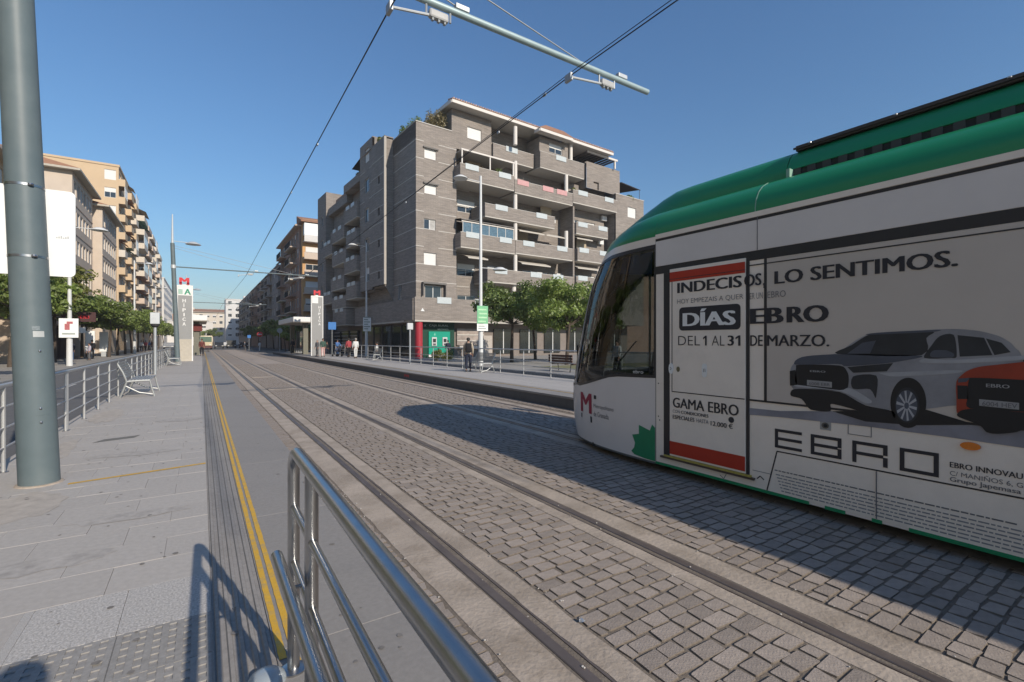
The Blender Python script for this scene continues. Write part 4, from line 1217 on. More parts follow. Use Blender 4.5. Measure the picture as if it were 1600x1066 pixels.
ad('DEL', 4.045, 3.72, 1.745, 1.865, TINK, -0.012, DO)
one(3.675, 3.625, 1.745, 1.865, DO)
ad('AL', 3.555, 3.385, 1.745, 1.865, TINK, -0.012, DO)
ad('3', 3.345, 3.265, 1.745, 1.865, TINK, 0.03, DO)
one(3.245, 3.185, 1.745, 1.865, DO)
ad('DE', 3.075, 2.93, 1.745, 1.865, TINK, 0.02, 0.006)
ad('MARZO.', 2.88, 2.255, 1.745, 1.865, TINK, 0.02, 0.010)
ad('GAMA EBRO', 4.13, 3.205, 0.925, 1.055, TINK, 0.022, DO)
ad('CON', 4.13, 4.02, 0.855, 0.895, TINKG, 0.0, DO)
ad('CONDICIONES', 4.00, 3.60, 0.855, 0.895, TINK, 0.02, DO)
ad('ESPECIALES', 4.13, 3.80, 0.775, 0.825, TINK, 0.02, DO)
ad('HASTA', 3.77, 3.60, 0.775, 0.825, TINKG, 0.0, DO)
ad('12.000 €', 3.57, 3.28, 0.765, 0.825, TINK, 0.02, DO)
part('dot', disc_mb(3.30, 0.87, 0.035, 0.035, 0.0175, 0.003), TINK, tram)
# wide angular wordmark built from bars
LM = [(1211, 1253, 'E'), (1267, 1315, 'B'), (1332, 1387, 'R'), (1406, 1467, 'O')]
for u0, u1, ch in LM:
    ya = side(u0, 700)[0]; yb2 = side(u1, 700)[0]
    zt, zb2 = 0.845, 0.640
    w = 0.034; h = 0.030
    mb = MB(); x0, x1 = TX - 0.0045, TX - 0.001
    bars = []
    if ch == 'E': bars = [(ya - w, ya, zb2, zt), (yb2, ya - w, zt - h, zt), (yb2, ya - w, (zt + zb2 - h) / 2, (zt + zb2 + h) / 2), (yb2, ya - w, zb2, zb2 + h)]
    if ch == 'B': bars = [(ya - w, ya, zb2, zt), (yb2 + w, ya - w, zt - h, zt), (yb2 + w, ya - w, (zt + zb2 - h) / 2, (zt + zb2 + h) / 2), (yb2 + w, ya - w, zb2, zb2 + h), (yb2, yb2 + w, zb2, (zt + zb2) / 2 - .005), (yb2, yb2 + w, (zt + zb2) / 2 + .005, zt)]
    if ch == 'R': bars = [(ya - w, ya, zb2, zt), (yb2 + w, ya - w, zt - h, zt), (yb2 + w, ya - w, (zt + zb2 - h) / 2 - .01, (zt + zb2 + h) / 2 - .01), (yb2, yb2 + w, zb2, (zt + zb2) / 2 - .015), (yb2, yb2 + w, (zt + zb2) / 2 + .005, zt)]
    if ch == 'O': bars = [(ya - w, ya, zb2, zt), (yb2 + w, ya - w, zt - h, zt), (yb2 + w, ya - w, zb2, zb2 + h), (yb2, yb2 + w, zb2, zt)]
    for a, b_, c, d_ in bars: mb.box(x0, x1, a, b_, c, d_)
    part('wordmark_letter', mb, TINK, tram)
ad('EBRO INNOVAU', 1.345, 0.92, 0.745, 0.790, TINK, 0.02, 0.004)
ad('C/ MANIÑOS 6, G', 1.345, 0.92, 0.672, 0.725, TINKG, 0.0, 0.004)
ad('Grupo Japemasa', 1.345, 0.93, 0.617, 0.666, TINKG, 0.015, 0.004)
# rows of illegible small print
rp = random.Random(4)
for i in range(7):
    z = 0.385 - i * 0.033 - (0.012 if i else 0)
    mb = MB(); y = 2.80 - 0.012 * i; yend = 1.0 if i == 0 else 0.2
    while y > yend:
        w = rp.uniform(0.02, 0.07)
        mb.add([(TX - 0.003, y, z), (TX - 0.003, y - w, z), (TX - 0.003, y - w, z + 0.012), (TX - 0.003, y, z + 0.012)], [(0, 1, 2, 3)])
        y -= w + 0.010
    part('small_print', mb, TINKG if i == 0 else M('vinyl_pale_ink', (0.27, 0.27, 0.275)), tram)
line([side(1183, 748), side(1188, 744), side(1194, 750)], 0.012, TINK, 'skirt_mark')
line([side(1125, 742), side(1131, 748), side(1135, 741)], 0.008, TINKG, 'skirt_mark')
for (u, v) in ((1022, 597), (1022, 646)):
    pass

# --- printed cars on the vinyl
def zz(x, y): return side(1220 + x / 4.2105, 500 + y / 4.2105)
def pr(pts, m, name, off, par):
    if len(pts) > 4 and name not in ('print_shadow', 'print_plate'):
        sm_ = []
        n = len(pts)
        for i in range(n):                       # rounded outline through the drawn points
            p0, p1, p2, p3 = pts[i - 1], pts[i], pts[(i + 1) % n], pts[(i + 2) % n]
            for t in (0, .25, .5, .75):
                a_ = [0.5 * ((2 * p1[k]) + (-p0[k] + p2[k]) * t * .8 + (2 * p0[k] * .8 - 4.2 * p1[k] + 3.4 * p2[k] - .8 * p3[k]) * t * t + (-p0[k] * .8 + 2.2 * p1[k] - 2.2 * p2[k] + .8 * p3[k]) * t ** 3) for k in (0, 1)]
                sm_.append(tuple(a_))
        pts = sm_
    q = [zz(*p) for p in pts]
    return part(name, MB().add([(TX - off, a, b_) for a, b_ in q], [list(range(len(q)))]), m, par)
C_SIL = M('print_silver', (0.27, 0.27, 0.285), rough=0.3, var=0.25, scale=2.5)
C_SIL2 = M('print_silver_light', (0.40, 0.405, 0.42), rough=0.3, var=0.2, scale=3)
C_SIL3 = M('print_silver_dark', (0.075, 0.085, 0.11), rough=0.3, var=0.2, scale=3)
C_DK = M('print_black', (0.014, 0.015, 0.018), rough=0.3)
C_GL = M('print_glass', (0.026, 0.03, 0.036), rough=0.3, var=0.3, scale=5)
C_SH = M('print_shadow_blue', (0.24, 0.24, 0.27), rough=0.38, var=0.35, scale=1.5)
C_OR = M('print_orange', (0.34, 0.045, 0.02), rough=0.3, var=0.2, scale=3)
C_PL = M('print_plate', (0.33, 0.33, 0.33), rough=0.3)
pc = part('print_backdrop', MB().add([(TX - 0.0062, *zz(*p)) for p in ((-250, 575), (0, 600), (330, 600), (900, 640), (1320, 690), (2300, 760), (2300, 900), (1600, 842), (1100, 770), (560, 700), (0, 640), (-250, 620))], [list(range(12))]), C_SH, tram)
car = pr([(66, 330), (90, 284), (140, 245), (240, 232), (365, 222), (430, 180), (500, 132), (570, 98), (640, 84), (1030, 63), (1150, 60), (1300, 72), (1430, 104), (1510, 148), (1545, 186), (1590, 250), (1600, 560), (1165, 562), (960, 585), (700, 592), (560, 560), (300, 500), (120, 470), (75, 440)], C_SIL, 'print_silver_car', 0.008, tram)
pr([(375, 224), (470, 165), (560, 108), (640, 92), (1000, 78), (960, 120), (930, 232)], C_GL, 'print_windscreen', 0.0095, car)
pr([(440, 222), (540, 150), (630, 135), (590, 222)], C_SIL3, 'print_reflection', 0.011, car)
pr([(560, 98), (640, 84), (1030, 66), (1000, 80), (640, 96)], C_SIL3, 'print_roof', 0.0105, car)
pr([(945, 250), (1000, 160), (1050, 106), (1140, 98), (1160, 240), (1100, 250)], C_GL, 'print_side_glass', 0.0095, car)
pr([(1165, 100), (1340, 118), (1395, 232), (1180, 242)], C_GL, 'print_side_glass', 0.0095, car)
pr([(1352, 122), (1455, 150), (1515, 212), (1408, 232)], C_GL, 'print_side_glass', 0.0095, car)
pr([(985, 225), (1010, 200), (1090, 200), (1140, 222), (1130, 246), (1000, 246)], C_SIL3, 'print_mirror', 0.011, car)
pr([(90, 284), (140, 245), (365, 226), (930, 236), (740, 280), (440, 305), (380, 290), (120, 295)], C_SIL3, 'print_bonnet', 0.0095, car)
pr([(104, 312), (130, 295), (390, 300), (445, 350), (445, 440), (390, 466), (118, 432)], C_DK, 'print_grille', 0.0105, car)
pr([(62, 335), (100, 330), (112, 430), (64, 432)], C_DK, 'print_lamp', 0.0105, car)
pr([(440, 310), (742, 284), (700, 338), (480, 348)], C_GL, 'print_headlamp', 0.0105, car)
pr([(478, 372), (632, 366), (628, 512), (590, 455), (478, 452)], C_GL, 'print_intake', 0.0105, car)
pr([(70, 470), (120, 452), (390, 474), (560, 562), (740, 600), (740, 650), (560, 610), (340, 552), (330, 600), (200, 590), (140, 520), (72, 500)], C_DK, 'print_sill', 0.0105, car)
pr([(118, 428), (390, 462), (460, 448), (600, 530), (560, 548), (400, 470), (116, 440)], C_SIL2, 'print_trim', 0.012, car)
pr([(650, 350), (740, 345), (1160, 330), (1160, 350), (760, 372)], C_SIL2, 'print_highlight', 0.0105, car)
pr([(945, 255), (1160, 262), (1600, 235), (1600, 262), (1180, 285), (930, 282)], C_SIL2, 'print_highlight', 0.0105, car)
def ell(cx, cy, rx, ry, n=28): return [(cx + rx * math.cos(i / n * 6.28318), cy + ry * math.sin(i / n * 6.28318)) for i in range(n)]
pr(ell(842, 545, 118, 165), C_DK, 'print_wheel_arch', 0.0105, car)
pr([(700, 600), (960, 590), (1290, 690), (880, 692), (560, 668), (340, 600)], C_DK, 'print_shadow', 0.0100, car)
pr(ell(834, 562, 82, 118), C_GL, 'print_tyre', 0.0125, car)
rim = pr(ell(832, 564, 71, 103), C_SIL3, 'print_rim', 0.014, car)
mb = MB()
for i in range(10):
    a = i / 10 * 6.28318 + 0.2
    q = [(832 + 16 * math.cos(a - .3), 564 + 22 * math.sin(a - .3)), (832 + 68 * math.cos(a - .10), 564 + 99 * math.sin(a - .10)), (832 + 68 * math.cos(a + .10), 564 + 99 * math.sin(a + .10)), (832 + 16 * math.cos(a + .3), 564 + 22 * math.sin(a + .3))]
    mb.add([(TX - 0.0155, *zz(*p)) for p in q], [(0, 1, 2, 3)])
part('print_spokes', mb, C_SIL2, rim)
pr([(176, 394), (340, 408), (340, 446), (176, 430)], C_PL, 'print_plate', 0.012, car)
ya, za = zz(196, 342); yb3, _ = zz(298, 330)
ad('EBRO', ya, yb3, za, za + 0.018, C_PL, 0.02, 0.0125, 'print_badge')
ya, za = zz(190, 424); yb3, _ = zz(328, 424)
ad('6008 EBR', ya, yb3, za - 0.004, za + 0.026, TINKG, 0.01, 0.0135, 'print_plate_number')
# orange car running on to the right
oc = pr([(1160, 405), (1215, 345), (1300, 310), (1450, 292), (1600, 276), (1900, 240), (2300, 215), (2300, 640), (1600, 620), (1240, 585), (1165, 612), (1160, 520)], C_OR, 'print_orange_car', 0.016, tram)
pr([(1600, 276), (1700, 200), (1900, 120), (2300, 110), (2300, 222), (1900, 246)], C_GL, 'print_windscreen', 0.0175, oc)
pr([(1242, 392), (1280, 380), (1600, 394), (1800, 420), (1800, 620), (1600, 604), (1250, 582), (1232, 500)], C_DK, 'print_grille', 0.0175, oc)
pr([(1165, 430), (1232, 432), (1240, 520), (1168, 520)], C_DK, 'print_intake', 0.0175, oc)
pr([(1172, 385), (1250, 380), (1225, 408), (1170, 412)], C_SIL3, 'print_headlamp', 0.0175, oc)
pr([(1168, 612), (1250, 584), (1600, 606), (2300, 640), (2300, 700), (1700, 690), (1560, 735), (1440, 748), (1360, 738), (1310, 690), (1180, 640)], C_DK, 'print_tyres', 0.0185, oc)
pr([(1310, 520), (1572, 545), (1572, 590), (1310, 563)], C_PL, 'print_plate', 0.019, oc)
ya, za = zz(1355, 440); yb3, _ = zz(1510, 440)
ad('EBRO', ya, yb3, za - 0.002, za + 0.026, C_PL, 0.02, 0.0195, 'print_badge')
ya, za = zz(1330, 558); yb3, _ = zz(1560, 560)
ad('6004 HEV', ya, yb3, za - 0.006, za + 0.03, TINKG, 0.01, 0.0205, 'print_plate_number')
# screws on the cab edge
scm = mesh_of('screw', MB().tube([(0, 0, 0), (-0.006, 0, 0)], 0.008, 8), DARK)
for (yy, z) in ((4.38, 1.22), (4.38, 0.77), (4.36, 0.72)):
    part('screw', scm, None, tram, loc=(TX - TC - 0.001, yy - TY, z), world=False)
# ------------------------------------------------------------ buildings
FRAME = M('window_frame_white', (0.62, 0.62, 0.60), rough=0.5, var=0.05)
SHUT = M('roller_shutter_white', (0.70, 0.69, 0.66), rough=0.6, var=0.05)
CURT = M('curtain_pale', (0.40, 0.39, 0.37), rough=0.8, var=0.3, scale=3)
FDARK = M('window_frame_dark', (0.07, 0.06, 0.055), rough=0.5)
ROT = {'S': 0.0, 'W': -math.pi / 2, 'E': math.pi / 2, 'N': math.pi}
_wc = {}
def win_meshes(w, h, style):
    key = (round(w, 2), round(h, 2), style)
    if key in _wc: return _wc[key]
    t = 0.06
    fr = MB()
    for a, b_, c, d_ in ((0, t, 0, h), (w - t, w, 0, h), (t, w - t, 0, t), (t, w - t, h - t, h)):
        fr.box(a, b_, -0.03, 0.04, c, d_)
    out = []
    fmat = FDARK if style.startswith('d') else FRAME
    if style == 'shutter':
        mb = MB()
        n = max(3, int(h / 0.12))
        for i in range(n):
            mb.box(t, w - t, -0.012 - 0.008 * (i % 2), 0.02, t + (h - 2 * t) * i / n, t + (h - 2 * t) * (i + 1) / n)
        out.append(('shutter', mesh_of('shutter', mb, SHUT)))
    elif style in ('half', 'dhalf'):
        zc = h * 0.55
        mb = MB()
        n = max(2, int((h - zc) / 0.12))
        for i in range(n):
            mb.box(t, w - t, -0.012 - 0.008 * (i % 2), 0.02, zc + (h - t - zc) * i / n, zc + (h - t - zc) * (i + 1) / n)
        out.append(('shutter', mesh_of('shutter', mb, SHUT if style == 'half' else M('shutter_brown', (0.2, 0.12, 0.08)))))
        fr.box(w / 2 - 0.03, w / 2 + 0.03, -0.02, 0.03, t, zc)
        out.append(('pane', mesh_of('pane', MB().box(t, w - t, 0.02, 0.03, t, zc), GLASSW)))
    else:
        fr.box(w / 2 - 0.035, w / 2 + 0.035, -0.02, 0.035, t, h - t)
        out.append(('pane', mesh_of('pane', MB().box(t, w / 2 - 0.035, 0.0, 0.02, t, h - t), GLASSW)))
        out.append(('pane', mesh_of('pane', MB().box(w / 2 + 0.035, w - t, 0.0, 0.02, t, h - t), CURT if style == 'curtain' else GLASSW)))
    res = (mesh_of('window', fr, fmat), out)
    _wc[key] = res
    return res
def local(face, a, d, z, ref=0.0):
    """a along the face, d inwards from it, z up -> coordinates of the building; ref = plane position"""
    if face == 'S': return (a, ref + d, z)
    if face == 'W': return (ref + d, -a, z)          # a runs along -y so that the face looks towards -x
    if face == 'E': return (ref - d, a, z)
def window(root, face, a, z, w, h, style='glass', d=0.12, ref=0.0, sill=True):
    fm, out = win_meshes(w, h, style)
    o = part('window', fm, None, root, loc=local(face, a, d, z, ref), rotz=ROT[face], world=False)
    for nm, me in out:
        part(nm, me, None, o, world=False)
    return o
def wall(root, face, a0, a1, z0, z1, holes, mat, ref=0.0, depth=0.22, name='wall'):
    """a flat wall with real window openings and reveals; holes = (a, z, w, h)"""
    ax = sorted({a0, a1, *[h[0] for h in holes], *[h[0] + h[2] for h in holes]})
    zs = sorted({z0, z1, *[h[1] for h in holes], *[h[1] + h[3] for h in holes]})
    ax = [a for a in ax if a0 <= a <= a1]; zs = [z for z in zs if z0 <= z <= z1]
    mb = MB()
    P = lambda a, d, z: local(face, a, d, z, ref)
    def inside(a, z): return any(h[0] < a < h[0] + h[2] and h[1] < z < h[1] + h[3] for h in holes)
    for i in range(len(ax) - 1):
        for j in range(len(zs) - 1):
            if not inside((ax[i] + ax[i + 1]) / 2, (zs[j] + zs[j + 1]) / 2):
                mb.add([P(ax[i], 0, zs[j]), P(ax[i + 1], 0, zs[j]), P(ax[i + 1], 0, zs[j + 1]), P(ax[i], 0, zs[j + 1])], [(0, 1, 2, 3)])
    for (a, z, w, h) in holes:
        q = [(a, z), (a + w, z), (a + w, z + h), (a, z + h)]
        for k in range(4):
            (p0, p1) = q[k], q[(k + 1) % 4]
            mb.add([P(p0[0], 0, p0[1]), P(p1[0], 0, p1[1]), P(p1[0], depth, p1[1]), P(p0[0], depth, p0[1])], [(3, 2, 1, 0)])
        mb.add([P(a, depth, z), P(a + w, depth, z), P(a + w, depth, z + h), P(a, depth, z + h)], [(0, 1, 2, 3)])
    return part(name, mb, mat, root, world=False)

def roof_mat(n, c): return M(n, c, rough=0.9, var=0.25, scale=2, bump=0.5, bscale=6)
TILE = roof_mat('clay_tiles', (0.30, 0.16, 0.10))
RAILK = M('dark_iron', (0.03, 0.03, 0.032), rough=0.6)

def apt(name, label, loc, rot, L, depth, floors, st, z1, mat, win, bays, gable=None, balc=None, roof='flat', band=None, gfloor=None, awn=None, seed=1, cap=None):
    """apartment block in local axes: street face on y=0 looking to -y, x along it, depth to +y.
    win(k, i) -> style; bays = list of (x, w, h, dz); balc = list of (x0, x1, first, out)"""
    r4 = random.Random(seed)
    root = thing(name, label, 'building', loc, rot)
    H_ = z1 + floors * st
    holes = []
    for k in range(floors):
        for (x, w, h, dz) in bays:
            holes.append((x, z1 + k * st + dz, w, h))
    wall(root, 'S', 0, L, 0, H_, holes, mat)
    for n_, (x, z, w, h) in enumerate(holes):
        k = n_ // len(bays)
        window(root, 'S', x, z, w, h, r4.choice(win))
    # other sides
    side_mb = MB()
    if gable:
        face, gh = gable
        holes_g = [(a, z1 + k * st + dz, w, h) for k in range(floors) for (a, w, h, dz) in gh]
        if face == 'W':
            wall(root, 'W', -depth, 0, 0, H_, [(-a - w, z, w, h) for a, z, w, h in holes_g], mat)
            for (a, z, w, h) in holes_g: window(root, 'W', -a - w, z, w, h, r4.choice(win))
        else:
            wall(root, 'E', 0, depth, 0, H_, holes_g, mat, ref=L)
            for (a, z, w, h) in holes_g: window(root, 'E', a, z, w, h, r4.choice(win), ref=L)
    side_mb.add([(0, 0, 0), (0, depth, 0), (0, depth, H_), (0, 0, H_)], [(0, 3, 2, 1)]) if not (gable and gable[0] == 'W') else None
    side_mb.add([(L, 0, 0), (L, depth, 0), (L, depth, H_), (L, 0, H_)], [(0, 1, 2, 3)]) if not (gable and gable[0] == 'E') else None
    side_mb.add([(0, depth, 0), (L, depth, 0), (L, depth, H_), (0, depth, H_)], [(3, 2, 1, 0)])
    part('side_wall', side_mb, mat, root, world=False)
    if roof == 'flat':
        part('parapet', MB().box(-0.12, L + 0.12, -0.15, depth, H_, H_ + 0.35).box(0.3, L - 0.3, 0.3, depth - 0.3, H_ + 0.35, H_ + 0.36), cap or mat, root, world=False)
        part('stair_house', MB().box(L * 0.35, L * 0.55, depth * 0.4, depth * 0.7, H_ + 0.3, H_ + 2.4), mat, root, world=False)
    else:
        ov = 0.8
        part('eave', MB().box(-ov, L + ov, -ov, depth, H_, H_ + 0.22), cap or CREAM, root, world=False)
        rf = part('roof', MB().add([(-ov, -ov, H_ + .22), (L + ov, -ov, H_ + .22), (L + ov, depth, H_ + .22), (-ov, depth, H_ + .22), (ov, depth * .5, H_ + 2.0), (L - ov, depth * .5, H_ + 2.0)],
                              [(0, 1, 5, 4), (1, 2, 5), (2, 3, 4, 5), (3, 0, 4)]), TILE, root, world=False)
        part('chimney', MB().box(L * .2, L * .2 + .6, depth * .35, depth * .35 + .6, H_ + 1, H_ + 2.6), mat, rf, world=False)
    for (x0, x1, f0, f1, out, kind) in (balc or []):
        for k in range(f0, f1):
            zb = z1 + k * st
            m2 = MB().box(x0, x1, -out, 0.0, zb - 0.2, zb)
            if kind == 'solid':
                m2.box(x0, x1, -out, -out + 0.1, zb, zb + 1.0).box(x0, x0 + 0.1, -out + .1, 0, zb, zb + 1.0).box(x1 - 0.1, x1, -out + .1, 0, zb, zb + 1.0)
            bo = part('balcony', m2, r4.choice([mat, cap or mat, cap or mat, M('balcony_cream', (0.62, 0.55, 0.46), rough=0.9)]), root, world=False)
            rv = r4.random()
            if kind == 'solid' and rv < 0.22:          # glazed-in balcony
                part('glazing', MB().box(x0 + .05, x1 - .05, -out + .03, -out + .07, zb + 1.0, zb + st - .3), GLASSW, bo, world=False)
                m4 = MB().box(x0, x1, -out + .01, -out + .09, zb + st - .3, zb + st - .2)
                for i in range(5):
                    xx = x0 + (x1 - x0 - .08) * i / 4
                    m4.box(xx, xx + .08, -out + .01, -out + .09, zb + 1.0, zb + st - .3)
                part('glazing_frame', m4, FRAME, bo, world=False)
            elif rv < 0.45:                            # lowered awning
                part('awning', MB().add([(x0 + .2, -out - .25, zb + st - 1.15), (x1 - .2, -out - .25, zb + st - 1.15), (x1 - .2, -.02, zb + st - .35), (x0 + .2, -.02, zb + st - .35)], [(0, 1, 2, 3)]), r4.choice([M('awning_green', (0.05, 0.17, 0.10)), M('awning_sand', (0.5, 0.42, 0.3)), M('awning_rust', (0.35, 0.16, 0.09))]), bo, world=False)
            if kind == 'rail':
                m3 = MB()
                n = int((x1 - x0) / 0.25)
                for i in range(n + 1):
                    m3.box(x0 + (x1 - x0) * i / n - .015, x0 + (x1 - x0) * i / n + .015, -out + .02, -out + .05, zb, zb + 1.0)
                m3.box(x0, x1, -out, -out + 0.06, zb + 1.0, zb + 1.06)
                part('railing', m3, RAILK, bo, world=False)
    if band:
        for k in range(floors + 1):
            part('string_course', MB().box(-0.04, L + 0.04, -0.06, 0.02, z1 + k * st - 0.25, z1 + k * st - 0.1), band, root, world=False)
    return root

BEIGE = M('beige_render', (0.56, 0.47, 0.38), rough=0.9, var=0.08, scale=0.6, dirt=0.2, dcol=(0.36, 0.30, 0.25), dscale=0.5)
OCHRE = M('ochre_render', (0.56, 0.42, 0.27), rough=0.9, var=0.06, scale=0.5, dirt=0.2, dcol=(0.45, 0.34, 0.24), dscale=0.4)
SALMON = M('salmon_brick', (0.56, 0.445, 0.36), rough=0.9, var=0.10, scale=1.2)
CREAMW = M('cream_render', (0.60, 0.54, 0.45), rough=0.9, var=0.07, scale=0.6)
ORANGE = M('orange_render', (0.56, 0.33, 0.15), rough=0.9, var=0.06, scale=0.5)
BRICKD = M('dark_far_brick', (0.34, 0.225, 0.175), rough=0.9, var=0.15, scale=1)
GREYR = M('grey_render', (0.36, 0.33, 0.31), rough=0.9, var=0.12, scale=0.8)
PALE = M('pale_render', (0.62, 0.60, 0.57), rough=0.9, var=0.06, scale=0.6)
HALF = math.pi / 2
# left side of the street, street faces look to +X (local x runs away from the camera)
apt('apartment_building', 'ochre block with brown eaves partly hidden behind the thick near pole', (-12.8, 30, 0.17), HALF, 27, 12, 4, 3.0, 3.4, OCHRE, ['half', 'shutter', 'glass'], [(1.5 + 3.2 * i, 1.5, 1.5, 0.9) for i in range(8)], None, roof='tile', seed=2, cap=SALMON)
apt('apartment_building', 'beige tiled-roof building with string courses left of the tall ochre block', (-12.0, 70.8, 0.17), HALF, 11.6, 12, 5, 3.25, 4.2, BEIGE, ['glass', 'half', 'curtain'], [(0.9 + 1.75 * i, 1.25, 1.65, 0.8) for i in range(6)], ('W', [(4.0, 1.2, 1.5, 0.8)]), roof='tile', band=SALMON, seed=3)
apt('apartment_building', 'narrower beige tiled-roof building directly before the tall ochre block', (-11.1, 83.2, 0.17), HALF, 12.4, 12, 5, 3.1, 4.0, BEIGE, ['glass', 'half', 'curtain'], [(0.9 + 1.9 * i, 1.25, 1.6, 0.8) for i in range(6)], ('W', []), roof='tile', band=SALMON, seed=4)
apt('apartment_building', 'tall ochre apartment block with blank gable wall and glazed corner balconies', (-12.0, 106, 0.17), HALF, 26, 16, 9, 3.05, 4.2, OCHRE, ['half', 'shutter', 'glass'], [(0.6, 2.4, 1.7, 0.6)] + [(4.2 + 3.1 * i, 1.6, 1.6, 0.7) for i in range(7)], ('W', [(0.35, 1.55, 1.7, 0.7)]), balc=[(-0.05, 3.2, 0, 9, 0.9, 'solid'), (9, 13, 0, 9, 0.9, 'solid'), (17, 21, 0, 9, 0.9, 'solid')], roof='flat', seed=5, band=BEIGE)
apt('apartment_building', 'tall block with stacked salmon balconies beyond the ochre block', (-12.2, 133, 0.17), HALF, 33, 14, 9, 3.05, 4.0, CREAMW, ['half', 'glass', 'shutter'], [(0.8 + 3.2 * i, 2.0, 2.1, 0.1) for i in range(10)], ('W', []), balc=[(0.0, 8.5, 0, 9, 1.6, 'solid'), (11, 19.5, 0, 9, 1.6, 'solid'), (22, 30, 0, 9, 1.6, 'solid')], roof='flat', seed=6, cap=SALMON)
apt('apartment_building', 'far cream block with green rooftop awning at the end of left row', (-12.0, 167.5, 0.17), HALF, 45, 14, 9, 3.0, 3.5, CREAMW, ['half', 'glass'], [(1 + 3.4 * i, 1.8, 1.6, 0.8) for i in range(13)], ('W', []), balc=[(2, 8, 0, 9, 1.2, 'solid'), (16, 24, 0, 9, 1.2, 'solid')], roof='flat', seed=7, cap=SALMON)
apt('apartment_building', 'furthest pale block on the left side of the street', (-11.5, 215, 0.17), HALF, 60, 14, 7, 3.0, 3.5, PALE, ['half', 'glass'], [(1 + 4.2 * i, 1.8, 1.6, 0.8) for i in range(14)], ('W', []), roof='flat', seed=8)
apt('apartment_building', 'cream block at the near end of the left street mirrored in the tram glass', (-13.0, -14, 0.17), HALF, 43, 12, 5, 3.0, 3.6, CREAMW, ['half', 'shutter', 'glass'], [(1.5 + 3.2 * i, 1.5, 1.5, 0.9) for i in range(13)], None, roof='flat', seed=12)
# right side of the street beyond the brown building, street faces look to -X (local x runs towards the camera)
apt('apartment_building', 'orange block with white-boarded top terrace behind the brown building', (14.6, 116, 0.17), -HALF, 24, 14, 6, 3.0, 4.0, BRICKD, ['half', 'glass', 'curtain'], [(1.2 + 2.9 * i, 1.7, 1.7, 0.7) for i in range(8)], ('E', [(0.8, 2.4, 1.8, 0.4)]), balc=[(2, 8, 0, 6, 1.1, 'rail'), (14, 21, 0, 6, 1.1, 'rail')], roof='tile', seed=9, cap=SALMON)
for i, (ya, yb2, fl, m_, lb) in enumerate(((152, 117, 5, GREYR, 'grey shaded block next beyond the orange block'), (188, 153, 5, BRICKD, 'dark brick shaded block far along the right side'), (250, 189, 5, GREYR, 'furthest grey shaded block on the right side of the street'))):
    n_ = int((ya - yb2) / 3.4)
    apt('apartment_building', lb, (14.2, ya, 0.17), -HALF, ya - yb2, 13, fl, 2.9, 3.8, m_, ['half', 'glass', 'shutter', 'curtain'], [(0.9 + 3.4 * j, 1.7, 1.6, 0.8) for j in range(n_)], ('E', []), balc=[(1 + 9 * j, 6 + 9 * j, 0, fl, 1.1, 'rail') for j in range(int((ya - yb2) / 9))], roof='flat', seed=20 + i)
# lit south terraces of the orange block
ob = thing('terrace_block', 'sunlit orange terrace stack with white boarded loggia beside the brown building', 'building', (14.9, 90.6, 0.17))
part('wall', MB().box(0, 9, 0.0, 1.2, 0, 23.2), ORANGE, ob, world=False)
for k in range(6):
    zb = 4.0 + k * 3.05
    bo = part('balcony', MB().box(0.1, 3.4, -1.3, -0.003, zb - 0.2, zb).box(0.1, 3.4, -1.3, -1.2, zb, zb + 0.95), M('terrace_pale', (0.55, 0.45, 0.36)) if k < 5 else PALE, ob, world=False)
    window(ob, 'S', 0.5, zb + 0.1, 2.4, 2.0, ['glass', 'half', 'shutter'][k % 3], d=-0.05)
part('boarded_loggia', MB().box(0.1, 3.4, -1.3, -0.003, 20.2, 22.3), SIGNW, ob, world=False)
part('roof', MB().add([(-0.5, -1.6, 22.6), (9.3, -1.6, 22.6), (9.3, 3, 24.2), (-0.5, 3, 24.2), (-0.5, -1.6, 22.4), (9.3, -1.6, 22.4), (9.3, 3, 22.4), (-0.5, 3, 22.4)], [(0, 1, 2, 3), (4, 7, 6, 5), (0, 4, 5, 1), (1, 5, 6, 2), (2, 6, 7, 3), (3, 7, 4, 0)]), TILE, ob, world=False)

# far background across the end of the street
apt('apartment_building', 'far white flat-roofed building closing the street on the right', (9.5, 262, 0.0), 0, 22, 14, 6, 3.0, 3.4, PALE, ['half', 'glass'], [(1 + 3 * i, 1.5, 1.5, 0.8) for i in range(7)], roof='flat', seed=31)
apt('apartment_building', 'far cream building with clay roof closing the street', (-8, 300, 0.0), 0, 21, 12, 4, 3.4, 3.4, CREAMW, ['half', 'glass'], [(1 + 3 * i, 1.5, 1.5, 0.8) for i in range(7)], roof='tile', seed=32)
apt('apartment_building', 'far salmon low building left of the clay-roofed one', (-19, 280, 0.0), 0, 15, 12, 3, 3.2, 3.2, M('salmon_far', (0.5, 0.33, 0.24)), ['half', 'glass'], [(1 + 3 * i, 1.5, 1.5, 0.8) for i in range(4)], roof='flat', seed=33)
apt('apartment_building', 'far white low building behind the left platform shelter', (-16, 235, 0.0), 0, 20, 10, 2, 3.2, 3.2, PALE, ['half', 'glass'], [(1 + 3 * i, 1.5, 1.5, 0.8) for i in range(6)], roof='flat', seed=34)
# hills on the skyline
hm = MB()
rows = []
rh = random.Random(8)
for j in range(4):
    rows.append([(-900 + 60 * i, 1150 + 90 * j, (0 if j in (0,) else (1, 38, 52, 30)[j] * (0.7 + 0.4 * math.sin(i * 0.7) + rh.uniform(0, .25)))) for i in range(31)])
structure('hills', hm.grid(rows), M('hill_scrub', (0.12, 0.12, 0.09), rough=0.95, var=0.3, scale=0.02), smooth=60)
